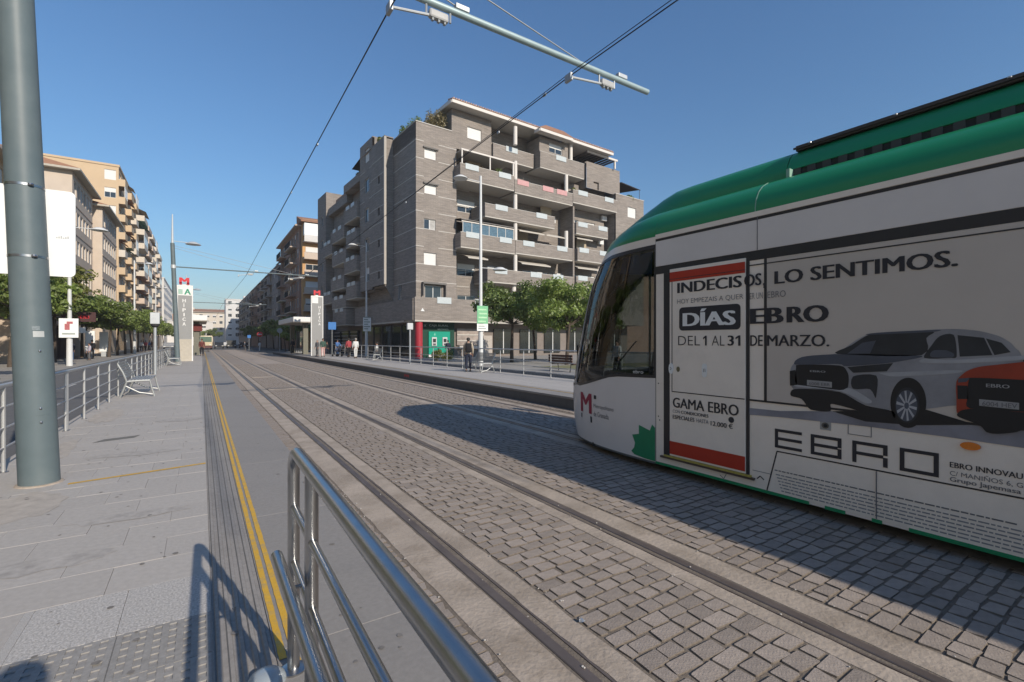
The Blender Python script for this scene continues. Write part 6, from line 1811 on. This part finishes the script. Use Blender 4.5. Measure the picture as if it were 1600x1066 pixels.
def tree_kind(seed, h, cr, cb, mat, n=5200, size=0.15, trunks=1):
    """crown of clumps between heights cb and h with radius cr, plus a branching trunk; returns (trunk mesh, crown mesh)"""
    r5 = random.Random(seed)
    clumps = []
    for i in range(34):
        a = r5.uniform(0, 6.283); rr = cr * math.sqrt(r5.random()) * 0.95
        z = cb + (h - cb) * r5.uniform(0.18, 0.86)
        f = 1 - 0.45 * ((z - (cb + h) / 2) / ((h - cb) / 2)) ** 2
        clumps.append((rr * math.cos(a) * f, rr * math.sin(a) * f, z, cr * r5.uniform(0.14, 0.34), (h - cb) * r5.uniform(0.08, 0.17)))
    mb = MB()
    lean = r5.uniform(-.25, .25)
    top = (lean, r5.uniform(-.2, .2), cb + (h - cb) * 0.15)
    mb.tube([(0, 0, -0.1), (lean * .3, 0, cb * .5), top], [0.15, 0.115, 0.085], 9)
    for c in clumps[:11]:
        mid = ((top[0] + c[0]) / 2 + r5.uniform(-.15, .15), (top[1] + c[1]) / 2 + r5.uniform(-.15, .15), (top[2] + c[2]) / 2 - 0.1)
        mb.tube([top, mid, (c[0], c[1], c[2])], [0.06, 0.035, 0.012], 6)
    return mesh_of('trunk', mb, BARK, smooth=50), leaves_mesh('crown', clumps, n, size, mat, r5)
KIND = {
    'street': [tree_kind(s, 6.1, 2.7, 2.75, LEAF1, 5000, 0.15) for s in (1, 2, 3)],
    'sparse': [tree_kind(9, 7.2, 2.3, 3.6, LEAF3, 1800, 0.17)],
    'plaza': [tree_kind(14, 5.9, 2.5, 2.1, LEAF2, 6500, 0.125), tree_kind(15, 6.3, 2.8, 2.0, LEAF1, 7000, 0.125)],
}
def tree(kind, i, label, x, y, z=0.17, sc=1.0, rot=0.0, group=None):
    tm_, cm_ = KIND[kind][i]
    t = thing('tree', label, 'tree', (x, y, z), rot, group)
    t.scale = (sc, sc, sc)
    part('trunk', tm_, None, t, world=False); part('crown', cm_, None, t, world=False)
    return t
LT = [(42, 1.1, 'street', 'leafy street tree at the pavement left of the thick near pole'), (50, 1.1, 'street', 'leafy street tree hidden partly behind the thick near pole'), (58.5, 1.05, 'street', 'leafy street tree over the red restaurant sign'),
      (66, 1.0, 'street', 'leafy street tree next beyond the restaurant sign')]
for k, (y, sc, kd, lb) in enumerate(LT):
    tree(kd, k % 3, lb, -10.0, y, sc=sc, rot=k * 1.3)
for k, y in enumerate((9.5, 17.5, 25.5)):
    tree('street', k, 'leafy street tree of the near pavement row reflected in the tram glass', -9.2, y, sc=1.0, rot=k, group='near trees reflected in the tram')
tree('sparse', 0, 'thin tall yellow-green tree in front of the beige building', -9.6, 50.5, sc=1.12)
tree('sparse', 0, 'thin airy tree before the narrower beige building', -9.8, 62, sc=1.0, rot=2)
for k, y in enumerate((63, 69, 75.5, 82, 89, 97, 106, 117, 130, 146)):
    tree('street', k % 3, 'low round street tree in the row along the left pavement', -7.9, y, sc=0.98, rot=k * 0.9 + .4, group='street trees in the left pavement row')
PT = [(19.9, 30.6, 0, 1.1, 'dark plaza tree next to the lamp with green poster'), (24.6, 34.0, 1, 1.02, 'broad plaza tree in front of the brown balconies'), (21.0, 25.4, 1, 1.0, 'light green plaza tree nearest the tram windscreen'), (24.8, 26.6, 0, .95, 'plaza tree standing behind the tram nose')]
for (x, y, i, sc, lb) in PT:
    tree('plaza', i, lb, x, y, sc=sc, rot=x)
for k, y in enumerate((86, 94, 103, 113, 125, 140, 160)):
    tree('street', k % 3, 'far round tree in the row along the right side of the street', 13.4 - 0.018 * (y - 86), y, z=0.03, sc=1.0, rot=k, group='far trees along the right side')
tree('plaza', 1, 'yellowish round tree at the far end of the right platform', 11.3, 84, z=0.03, sc=.75)
for k, (x, y) in enumerate(((-2, 215), (4, 225), (-7, 205), (0.5, 240))):
    tree('street', k % 3, 'distant tree closing the end of the street', x, y, z=-0.1, sc=1.15, rot=k, group='distant trees at the street end')

# shrubs
def shrub(label, x, y, z, r, h, mat, n=900, size=0.08, name='shrub', seed=1):
    r6 = random.Random(seed)
    t = thing(name, label, 'shrub', (x, y, z))
    cl = [(r6.uniform(-r, r) * .6, r6.uniform(-r, r) * .6, h * r6.uniform(.35, .7), r * .5, h * .35) for _ in range(7)]
    part('foliage', leaves_mesh('foliage', cl, n, size, mat, r6), None, t, world=False)
    part('stem', MB().tube([(0, 0, -0.02), (0.02, 0, h * .5)], [0.04, 0.02], 6), BARK, t, world=False)
    return t
for k, (x, y, r, h, m) in enumerate(((-7.9, 24.5, 0.8, 1.0, LEAF3), (-8.6, 27, 0.9, 1.2, LEAF3), (-9.4, 24.5, .9, 1.0, LEAF2), (-8.2, 21.8, .8, .9, LEAF2))):
    shrub(['yellow-green', 'dark green'][m is LEAF2] + ' low garden shrub in the bed left of the thick pole', x, y, 0.17, r, h, m, 1100, 0.08, seed=k).__setitem__('group', ['yellow-green', 'dark green'][m is LEAF2] + ' shrubs in the left bed')
gb = M('lawn', (0.09, 0.12, 0.03), rough=0.95, var=0.3, scale=3, bump=0.8, bscale=40)
o = part('lawn', MB().box(-12, -7.2, 16, 29, 0.0, 0.20), gb); o['kind'] = 'structure'
for k, (x, y) in enumerate(((16.0, 35.6), (16.7, 35.3))):
    shrub('clipped yellow-green hedge plant in front of the bank', x, y, 0.17, 0.55, 0.95, LEAF3, 1500, 0.06, 'hedge_plant', 40 + k).__setitem__('group', 'hedge plants before the bank')
o = part('lawn', MB().box(17.5, 34, 21, 24.5, 0.0, 0.19), M('dry_lawn', (0.20, 0.19, 0.10), rough=0.95, var=0.3, scale=2)); o['kind'] = 'structure'
# roof-terrace plants on the brown building
def on_brown(s, t, z):
    a = R(3.0)
    return (16.58 + s * math.cos(a) - t * math.sin(a), 41.71 + s * math.sin(a) + t * math.cos(a), z)
for k, (s, t, z, r, h, m, lb) in enumerate(((1.0, 2.6, 21.6, 1.0, 2.6, LEAF1, 'bushy green plant on the corner roof terrace'), (0.8, 4.6, 21.6, .9, 2.0, LEAF2, 'darker bush behind the corner parapet'), (2.1, 0.9, 21.6, .85, 2.5, LEAF4, 'dry reed clump along the roof terrace parapet'), (3.1, 0.9, 21.6, .85, 2.6, LEAF4, 'tall dry reeds beside the top-floor wall'), (-.4, 7.5, 22.4, .5, .8, LEAF3, 'small yellow tuft on the fin roof'), (8.9, -.7, 18.2, .5, 1.2, LEAF2, 'dark pot plant on the pergola balcony'), (18.0 + 1.2, -.7, 18.6, .35, .8, LEAF3, 'yellow pot plant on the right corner balcony'), (29.5, -.4, 19.4, .6, 1.1, LEAF1, 'green plants on the low right roof terrace'), (-.4, 14.2, 20.5, .5, 1.1, LEAF4, 'flowering pot plants on the west terrace'))):
    shrub(lb, *on_brown(s, t, z), r, h, m, 1000, 0.09, 'terrace_plant', 60 + k)
# ------------------------------------------------------------ people
SKIN = M('skin', (0.36, 0.20, 0.14), rough=0.6, var=0.05)
def cloth(n, c): return M('cloth_' + n, c, rough=0.9, var=0.15, scale=12)
def skin_obj(name, verts, edges, radii, mat, parent, sub=1, root_i=0):
    me = bpy.data.meshes.new(name)
    me.from_pydata(verts, edges, [])
    me.materials.append(mat)
    o = bpy.data.objects.new(name, me); COL.objects.link(o); o.parent = parent
    sm = o.modifiers.new('skin', 'SKIN')
    sm.use_smooth_shade = True
    lay = me.skin_vertices[0] if me.skin_vertices else None
    if lay is None:
        bm = bmesh.new(); bm.from_mesh(me); bm.verts.layers.skin.verify(); bm.to_mesh(me); bm.free()
        lay = me.skin_vertices[0]
    for i, r in enumerate(radii):
        lay.data[i].radius = r if hasattr(r, '__len__') else (r, r)
        lay.data[i].use_root = (i == root_i)
    ss = o.modifiers.new('sub', 'SUBSURF'); ss.levels = sub; ss.render_levels = sub
    return o
def person(label, loc, heading, h=1.7, top=None, bottom=None, hair=(0.03, 0.025, 0.02), stride=0.0, lean=0.0, arm=(0.1, 0.1), backpack=None, bald=False, shorts=False, bag=None, group=None, bend=0.25, shoes=(0.05, 0.05, 0.05)):
    """built facing +y; heading turns it about z"""
    root = thing('person', label, 'person', loc, heading, group)
    k = h / 1.75
    P = lambda x, y, z: (x * k, y * k, z * k)
    L = lean
    hip = P(0, 0, 0.95); waist = P(0, L * .25, 1.10); chest = P(0, L * .6, 1.32); neck0 = P(0, L * .85, 1.47); neck = P(0, L, 1.54); head = P(0, L * 1.1 + 0.015, 1.645); crown = P(0, L * 1.1 + 0.0, 1.70)
    nose = P(0, L * 1.1 + 0.115, 1.632); chin = P(0, L * 1.1 + 0.065, 1.565)
    sh, el, wr, hd = {}, {}, {}, {}
    kn, an, to, hj = {}, {}, {}, {}
    for s, i in ((-1, 0), (1, 1)):
        a = arm[i]
        sh[s] = P(s * 0.185, L * .75, 1.43)
        el[s] = P(s * 0.235, L * .7 + math.sin(a) * 0.28, 1.43 - math.cos(a) * 0.28)
        a2 = a + bend
        wr[s] = P(s * 0.235, L * .7 + math.sin(a) * .28 + math.sin(a2) * .25, 1.43 - math.cos(a) * .28 - math.cos(a2) * .25)
        hd[s] = P(s * 0.235, L * .7 + math.sin(a) * .28 + math.sin(a2) * .33, 1.43 - math.cos(a) * .28 - math.cos(a2) * .33)
        st = stride * s
        hj[s] = P(s * 0.095, 0, 0.90)
        kn[s] = P(s * 0.10, st * .5 + 0.03, 0.50)
        an[s] = P(s * 0.105, st, 0.085)
        to[s] = P(s * 0.125, st + 0.16, 0.035)
    V, E, Rd = [], [], []
    def vtx(p, r): V.append(p); Rd.append((r[0] * k, r[1] * k) if hasattr(r, '__len__') else r * k); return len(V) - 1
    i_h = vtx(hip, (0.14, 0.10)); i_w = vtx(waist, (0.125, 0.095)); i_c = vtx(chest, (0.15, 0.105)); i_n0 = vtx(neck0, 0.075); i_n = vtx(neck, 0.055); i_hd = vtx(head, (0.078, 0.098)); i_cr = vtx(crown, (0.066, 0.085))
    E += [(i_h, i_w), (i_w, i_c), (i_c, i_n0), (i_n0, i_n), (i_n, i_hd), (i_hd, i_cr)]
    i_no = vtx(nose, 0.014); E.append((i_hd, i_no))
    for s in (-1, 1):
        a = vtx(sh[s], 0.062); b_ = vtx(el[s], 0.045); c = vtx(wr[s], 0.031); d_ = vtx(hd[s], (0.022, 0.036))
        E += [(i_c, a), (a, b_), (b_, c), (c, d_)]
        dirv = (Vector(hd[s]) - Vector(wr[s])).normalized()
        side_ = Vector((0, 1, 0)) - dirv * dirv.y
        side_ = side_.normalized() if side_.length > .1 else Vector((0, 0, 1))
        for f_, ln in ((-1.4, .055), (-.5, .07), (.4, .075), (1.3, .068)):
            p1 = Vector(hd[s]) + dirv * .045 * k + side_ * f_ * .017 * k
            j = vtx(tuple(p1), 0.010); e2 = vtx(tuple(p1 + dirv * ln * .8 * k + Vector((-s * .012 * k, 0, 0))), 0.008)
            E += [(d_, j), (j, e2)]
        tb = Vector(wr[s]) + dirv * .03 * k + side_ * .04 * k
        j = vtx(tuple(tb), 0.011); e2 = vtx(tuple(tb + (dirv + side_ * .5).normalized() * .04 * k), 0.009)
        E += [(c, j), (j, e2)]
        a = vtx(hj[s], 0.088); b_ = vtx(kn[s], 0.058); c = vtx(an[s], 0.038); d_ = vtx(to[s], 0.03)
        E += [(i_h, a), (a, b_), (b_, c), (c, d_)]
    skin_obj('body', V, E, Rd, SKIN, root, 1, i_h)
    # jacket or shirt
    V, E, Rd = [], [], []
    a0 = vtx(P(0, 0, 0.90), (0.165, 0.125)); a1 = vtx(waist, (0.16, 0.125)); a2_ = vtx(chest, (0.18, 0.135)); a3 = vtx(P(0, L * .85, 1.46), (0.10, 0.085))
    E += [(a0, a1), (a1, a2_), (a2_, a3)]
    for s in (-1, 1):
        a = vtx(sh[s], 0.082); b_ = vtx(el[s], 0.062); c = vtx(wr[s], 0.045)
        E += [(a2_, a), (a, b_), (b_, c)]
    skin_obj('jacket', V, E, Rd, top, root, 1, a1)
    V, E, Rd = [], [], []
    a0 = vtx(P(0, 0, 0.98), (0.155, 0.115)); a1 = vtx(P(0, 0, 0.92), (0.155, 0.12)); E.append((a0, a1))
    for s in (-1, 1):
        a = vtx(hj[s], 0.105); b_ = vtx(kn[s], 0.078); E += [(a1, a), (a, b_)]
        if not shorts:
            c = vtx(tuple(Vector(an[s]) + Vector((0, 0, 0.02 * k))), 0.06); E.append((b_, c))
    skin_obj('trousers', V, E, Rd, bottom, root, 1, a1)
    SH = cloth('shoe', shoes)
    for s in (-1, 1):
        x, y, z = an[s]
        me = MB().bbox(x - .048 * k, x + .048 * k, y - .085 * k, y + .19 * k, max(0.0, z - .085 * k), z + 0.0, 0.022)
        part('shoe', me, SH, root, smooth=50, world=False)
    if not bald:
        hc = P(0, L * 1.1 - 0.015, 1.675)
        hb = MB().lathe([(0.070 * k, -0.07 * k), (0.094 * k, -0.02 * k), (0.096 * k, 0.02 * k), (0.08 * k, 0.065 * k), (0.045 * k, 0.09 * k), (0.005, 0.098 * k)], 14, hc)
        hb.v = [(v[0], hc[1] + (v[1] - hc[1]) * 1.12 - (0.02 * k if v[2] < hc[2] else 0), v[2]) for v in hb.v]
        part('hair', hb, M('hair_%02d' % int(hair[0] * 100), hair, rough=0.6), root, smooth=60, world=False)
    if backpack:
        bp = part('backpack', MB().bbox(-.16 * k, .16 * k, L * .6 * k - .31 * k, L * .6 * k - .12 * k, 1.0 * k, 1.48 * k, 0.06), backpack, root, smooth=50, world=False)
        for s in (-1, 1):
            part('strap', MB().tube([P(s * .1, L * .7 - .15, 1.46), P(s * .115, L * .75 - .02, 1.535), P(s * .12, L * .7 + .135, 1.40), P(s * .14, L * .5 + .10, 1.15), P(s * .15, L * .4 - .12, 1.08)], 0.016, 6), backpack, bp, world=False)
    if bag:
        part('shoulder_bag', MB().bbox(.2 * k, .32 * k, -.14 * k, .14 * k, .80 * k, 1.08 * k, 0.03), bag, root, smooth=50, world=False)
    return root
NAVY = cloth('navy', (0.02, 0.025, 0.045)); BLK = cloth('black', (0.015, 0.015, 0.018)); GRYC = cloth('grey', (0.12, 0.12, 0.125)); WHT = cloth('white', (0.6, 0.6, 0.58)); TAN = cloth('tan', (0.42, 0.36, 0.28)); PINKC = cloth('pink', (0.5, 0.30, 0.28)); BLU = cloth('blue', (0.06, 0.14, 0.32)); GRN = cloth('green', (0.05, 0.09, 0.07)); REDC = cloth('red', (0.32, 0.05, 0.06)); BRNC = cloth('brown', (0.10, 0.06, 0.04))
person('person in cream shirt and dark trousers with black backpack beside a bench', (10.72, 20.3, ZP), R(-25), 1.62, TAN, NAVY, stride=0.05, lean=0.05, arm=(0.25, 0.15), backpack=BLK)
person('person in dark green coat and pink trousers by the right totem', (9.35, 46.2, ZP), R(170), 1.7, GRN, PINKC, stride=0.12, arm=(0.2, -0.1))
person('person in grey jacket standing beside the person in pink trousers', (9.25, 48.2, ZP), R(120), 1.6, GRYC, GRYC, hair=(0.3, 0.28, 0.25))
person('person in bright blue top next to a pushchair on the right platform', (10.95, 47.6, ZP), R(200), 1.6, BLU, BLU, stride=0.1, arm=(0.6, 0.6))
person('person in red top and dark trousers walking behind the white-clothed person', (11.25, 44.6, ZP), R(10), 1.72, REDC, BLK, stride=0.14)
person('person dressed all in white walking along the right platform', (11.0, 41.3, ZP), R(5), 1.7, WHT, WHT, hair=(0.3, 0.28, 0.25), stride=0.12, shoes=(0.5, 0.5, 0.5))
person('person in white shirt beyond the right railing near the brown facade', (13.2, 42.5, 0.03), R(60), 1.65, WHT, NAVY, stride=0.1)
person('person in black standing left of the tram shelter', (9.2, 62.5, ZP), R(150), 1.75, BLK, BLK)
person('person in dark jacket under the edge of the tram shelter', (9.9, 60.0, ZP), R(-120), 1.72, NAVY, BLK)
person('person in pale clothes waiting far beyond the right platform end', (8.35, 92, 0.03), R(40), 1.72, WHT, WHT, stride=.1)
person('person in white top crossing by the far no-entry sign', (6.9, 104, 0.03), R(90), 1.7, WHT, GRYC, stride=.15)
person('person in dark red and black walking on the left platform edge', (0.02, 56.5, ZP), R(180), 1.68, cloth('maroon', (0.12, 0.035, 0.03)), BLK, hair=(0.06, 0.03, 0.02), stride=0.14)
person('person in dark clothes leaning at the bank machines', (19.6, 41.2, 0.17), R(-10), 1.7, NAVY, NAVY, lean=0.08)
person('person in white top at the plaza beside the tram windscreen', (16.5, 16.2, 0.17), R(90), 1.66, WHT, NAVY, stride=.1)
person('person in navy near the blue door on the left pavement', (-8.6, 50.2, 0.17), R(180), 1.7, NAVY, BLU, stride=.1)
person('person in pale top sitting low by the left pavement cafe', (-8.0, 53.6, 0.17), R(120), 1.45, cloth('lilac', (0.45, 0.42, 0.5)), GRYC)
person('person in dark coat beside the cafe planters on the left pavement', (-8.4, 57.5, 0.17), R(30), 1.72, BLK, BLK)
person('person in blue jacket resting in the garden left of the thick pole', (-8.3, 26.2, 0.17), R(90), 1.25, BLU, NAVY)
for k_, (x, y, c1, c2) in enumerate(((-7.4, 88, WHT, NAVY), (-7.2, 92, REDC, BLK), (-7.1, 97, BLU, BLK), (-7.3, 104, BRNC, GRYC), (12.6, 60, BLK, NAVY), (12.4, 66, GRYC, BLK), (12.8, 71, BLU, BLK))):
    person('distant walker in ' + ['white and navy', 'red and black', 'blue and black', 'brown and grey', 'black and navy', 'grey and black', 'blue and black'][k_] + [' on the left pavement under the tree row', ' behind the right platform shelter'][k_ > 3], (x, y, 0.17 if x < 0 else 0.03), R(40 * k_), 1.7, c1, c2, stride=.12, group=['walkers far along the left pavement', 'walkers behind the right shelter'][k_ > 3])
# the photographer, whose shadow falls on the near platform corner
person('person holding up a camera whose shadow falls on the tactile tiles', (0.0, -0.46, ZP), 0, 1.84, NAVY, NAVY, arm=(0.45, 0.5), bend=0.9)

# pushchair
pcx = thing('pushchair', 'dark blue pushchair beside the person in bright blue', 'pushchair', (10.75, 46.9, ZP), R(30))
part('seat', MB().bbox(-.22, .22, -.3, .25, .42, .62, .06).bbox(-.22, .22, -.32, -.2, .55, 1.0, .05), NAVY, pcx, world=False, smooth=50)
part('frame', MB().tube([(-.22, .3, .15), (-.22, -.2, .6), (-.22, -.55, 1.05), (.22, -.55, 1.05), (.22, -.2, .6), (.22, .3, .15)], 0.015, 6).tube([(-.22, .1, .5), (-.22, -.35, .15)], .012, 6).tube([(.22, .1, .5), (.22, -.35, .15)], .012, 6), STEEL_D, pcx, world=False)
for x in (-.24, .24):
    for y, r in ((.32, .11), (-.36, .14)):
        part('wheel', MB().tube([(x - .015, y, r), (x + .015, y, r)], r, 14), BLACK, pcx, world=False)

# ------------------------------------------------------------ left pavement: restaurant front, and far vehicles
rs = thing('restaurant', 'restaurant shopfront with dark sign box, arches and blue doors', 'shopfront', (-11.6, 50, 0.17))
part('wall', MB().box(-1.1, 0, 0, 22, 0, 3.2), M('restaurant_cream', (0.50, 0.40, 0.31), rough=0.9, var=0.1), rs, world=False)
part('canopy', MB().box(0, 1.6, 3.0, 12, 3.0, 3.3), M('restaurant_stone', (0.42, 0.33, 0.27), rough=0.9), rs, world=False)
for y in (0.6, 3.2, 5.8):
    part('arch', MB().prism([(y, 0), (y + 1.7, 0), (y + 1.7, 1.9)] + [(y + .85 + .85 * math.cos(R(a)), 1.9 + .7 * math.sin(R(a))) for a in range(15, 180, 15)] + [(y, 1.9)], 'x', 0.003, 0.04), M('arch_dark', (0.06, 0.05, 0.045)), rs, world=False)
part('door', MB().box(0.003, 0.08, 12.2, 15.2, 0, 2.7), M('shop_blue', (0.02, 0.07, 0.22), rough=0.5), rs, world=False)
part('dark_wall', MB().box(0.003, 0.9, 8.6, 12.0, 0, 2.99), M('restaurant_dark', (0.07, 0.05, 0.05)), rs, world=False)
sg = thing('restaurant_sign', 'dark sign box with red lettering over the restaurant', 'sign', (-10.2, 55.8, 3.5))
part('box', MB().box(0, 2.3, 0, 0.25, 0, 0.85), M('sign_dark_brown', (0.07, 0.03, 0.03)), sg, world=False)
mb = MB()
for i in range(9):
    mb.box(0.42 + i * 0.165, 0.54 + i * 0.165, -0.012, -0.003, 0.28, 0.52 + 0.05 * (i % 2))
part('red_lettering', mb, RED, sg, world=False)  # letter-like bars in plain red paint
part('bracket', MB().box(-1.4, 0, 0.1, 0.18, 0.35, 0.45).box(1.0, 1.1, 0.05, 0.2, -0.2, 0.0), STEEL_D, sg, world=False)
ws = thing('white_notice', 'small white notice board under the restaurant sign', 'sign', (-9.6, 55.9, 2.5))
part('board', MB().box(0, 1.0, 0, 0.06, 0, 0.5), SIGNW, ws, world=False)
part('stay', MB().box(0.45, 0.5, 0.02, 0.04, 0.5, 0.85), STEEL_D, ws, world=False)
for k, y in enumerate((60, 66, 84)):
    cb_ = thing('advertising_column', 'white advertising column on the left pavement' if k < 2 else 'white advertising board far on the left pavement', 'advertising column', (-8.9 + .2 * k, y, 0.17), group='advertising columns on the left pavement' if k < 2 else None)
    part('panel', MB().bbox(-.35, .35, -.1, .1, .5, 2.6, .03), SIGNW, cb_, world=False)  # plain white enamel panel
    part('foot', MB().box(-.2, .2, -.08, .08, 0, .5), STEEL_D, cb_, world=False)

def car_body(mb, L, W_, H_, hood, cab0, cab1):
    prof = [(0, .35), (0, .75), (.15, .85), (hood, .95), (cab0, H_ - .05), (cab0 + .3, H_), (cab1 - .4, H_), (cab1, H_ - .1), (L - .1, 1.0), (L, .8), (L, .35)]
    mb.prism(prof, 'x', -W_ / 2, W_ / 2)
def vehicle(label, x, y, rot, paint, L=4.3, W_=1.78, H_=1.45, hood=1.15, cab0=1.75, cab1=4.1, name='parked_car', cat='car', group=None, z=0.03):
    """nose at local y = 0 looking to -y"""
    root = thing(name, label, cat, (x, y, z), rot, group)
    mb = MB(); car_body(mb, L, W_, H_, hood, cab0, cab1)
    part('body', mb, paint, root, smooth=30, world=False)
    g = MB().prism([(hood + .08, .97), (cab0 + .03, H_ - .09), (cab0 + .3, H_ - .06), (cab1 - .42, H_ - .06), (cab1 - .1, H_ - .2), (L - .35, 1.0)], 'x', -W_ / 2 - .006, W_ / 2 + .006)
    part('side_glass', g, GLASSW, root, world=False)
    part('windscreen', MB().add([(-W_ / 2 + .12, hood + .05, .965), (W_ / 2 - .12, hood + .05, .965), (W_ / 2 - .2, cab0 - .01, H_ - .08), (-W_ / 2 + .2, cab0 - .01, H_ - .08)], [(0, 1, 2, 3)]), GLASSW, root, world=False)
    for s in (-1, 1):
        part('headlight', MB().box(s * W_ * .36 - .16, s * W_ * .36 + .16, -.012, -.002, .62, .74), WHITE, root, world=False)
        for yy in (.78, L - .8):
            w = part('wheel', MB().tube([(s * W_ / 2 - s * .16, yy, .31), (s * W_ / 2 + s * .01, yy, .31)], .31, 16), BLACK, root, smooth=40, world=False)
            part('rim', MB().tube([(s * W_ / 2 + s * .011, yy, .31), (s * W_ / 2 + s * .016, yy, .31)], .19, 12), STEEL_D, w, world=False)
    part('bumper', MB().box(-W_ / 2 + .05, W_ / 2 - .05, -.03, -.003, .36, .55), DARK, root, world=False)
    return root
CP1 = M('car_dark', (0.03, 0.032, 0.035), rough=0.3); CP2 = M('car_white', (0.6, 0.6, 0.58), rough=0.3); CP3 = M('car_silver', (0.3, 0.31, 0.32), rough=0.3)
vehicle('black car facing the tracks at the far street end', 3.4, 128, 0, CP1, H_=1.6)
vehicle('dark grey van facing the tracks at the far street end', 6.0, 131, 0, M('car_charcoal', (0.055, 0.055, 0.05)), 4.8, 1.9, 1.95, .9, 1.2, 4.7, 'parked_van', 'van')
vehicle('dark brown car right of the far grey van', 8.4, 128, 0, M('car_brown', (0.07, 0.045, 0.035)))
vehicle('white car waiting far behind the dark van', 5.2, 150, 0, CP2)
vehicle('silver car parked far along the left road', -5.6, 118, 0, CP3)
bus = thing('bus', 'cream city bus with green-tinted windscreen at the far street end', 'bus', (0.7, 120, 0.03))
part('body', MB().bbox(-1.25, 1.25, 0, 11, .75, 2.9, .12), M('bus_cream', (0.62, 0.52, 0.36), rough=0.4), bus, smooth=40, world=False)
part('skirt', MB().box(-1.2, 1.2, .05, 10.9, .3, .745), M('bus_dark_red', (0.1, 0.035, 0.03), rough=0.5), bus, world=False)
part('windscreen', MB().box(-1.1, 1.1, -.02, -.003, 1.55, 2.7), M('bus_green_glass', (0.10, 0.17, 0.13), rough=0.1, spec=0.7), bus, world=False)
for s in (-1, 1):
    part('side_windows', MB().box(s * 1.252 - .006, s * 1.252 + .006, .6, 10.4, 1.6, 2.6), GLASSW, bus, world=False)
    part('headlight', MB().box(s * .85 - .15, s * .85 + .15, -.015, -.002, .9, 1.05), WHITE, bus, world=False)
    for yy in (2.2, 8.6):
        part('wheel', MB().tube([(s * 1.25 - s * .3, yy, .48), (s * 1.25, yy, .48)], .48, 16), BLACK, bus, world=False)
# grey motorbike by the left road behind the near railing
mbk = thing('motor_scooter', 'dark motor scooter parked behind the thick near pole', 'scooter', (-3.0, 10.7, 0.03), R(15))
for y in (0, 1.25):
    part('wheel', MB().tube([(-.06, y, .27), (.06, y, .27)], .27, 18), BLACK, mbk, smooth=40, world=False)
part('body', MB().prism([(-.1, .35), (.25, .32), (.8, .32), (1.35, .45), (1.45, .72), (.75, .74), (.6, .5), (.3, .45), (.12, .95), (.0, .95)], 'x', -.14, .14), M('scooter_black', (0.02, 0.02, 0.022), rough=0.3), mbk, smooth=35, world=False)
part('seat', MB().bbox(-.13, .13, .75, 1.5, .73, .83, .03), BLACK, mbk, smooth=40, world=False)
part('handlebar', MB().tube([(-.33, .1, 1.02), (0, .02, .96), (.33, .1, 1.02)], .018, 6), STEEL_D, mbk, world=False)
part('windshield', MB().box(-.16, .16, -.04, -.02, .92, 1.25), GLASSW, mbk, world=False)
# ------------------------------------------------------------ summer haze over the street
hz = bpy.data.materials.new('haze_air'); hz.use_nodes = True
hz.node_tree.nodes.clear()
ho = hz.node_tree.nodes.new('ShaderNodeOutputMaterial')
pv = hz.node_tree.nodes.new('ShaderNodeVolumePrincipled')
pv.inputs['Color'].default_value = (0.86, 0.90, 0.95, 1)
pv.inputs['Density'].default_value = 0.00042
pv.inputs['Anisotropy'].default_value = 0.0
hz.node_tree.links.new(pv.outputs[0], ho.inputs['Volume'])
o = part('haze', MB().box(-950, 950, -350, 1600, -1.7, 90), hz); o['kind'] = 'stuff'
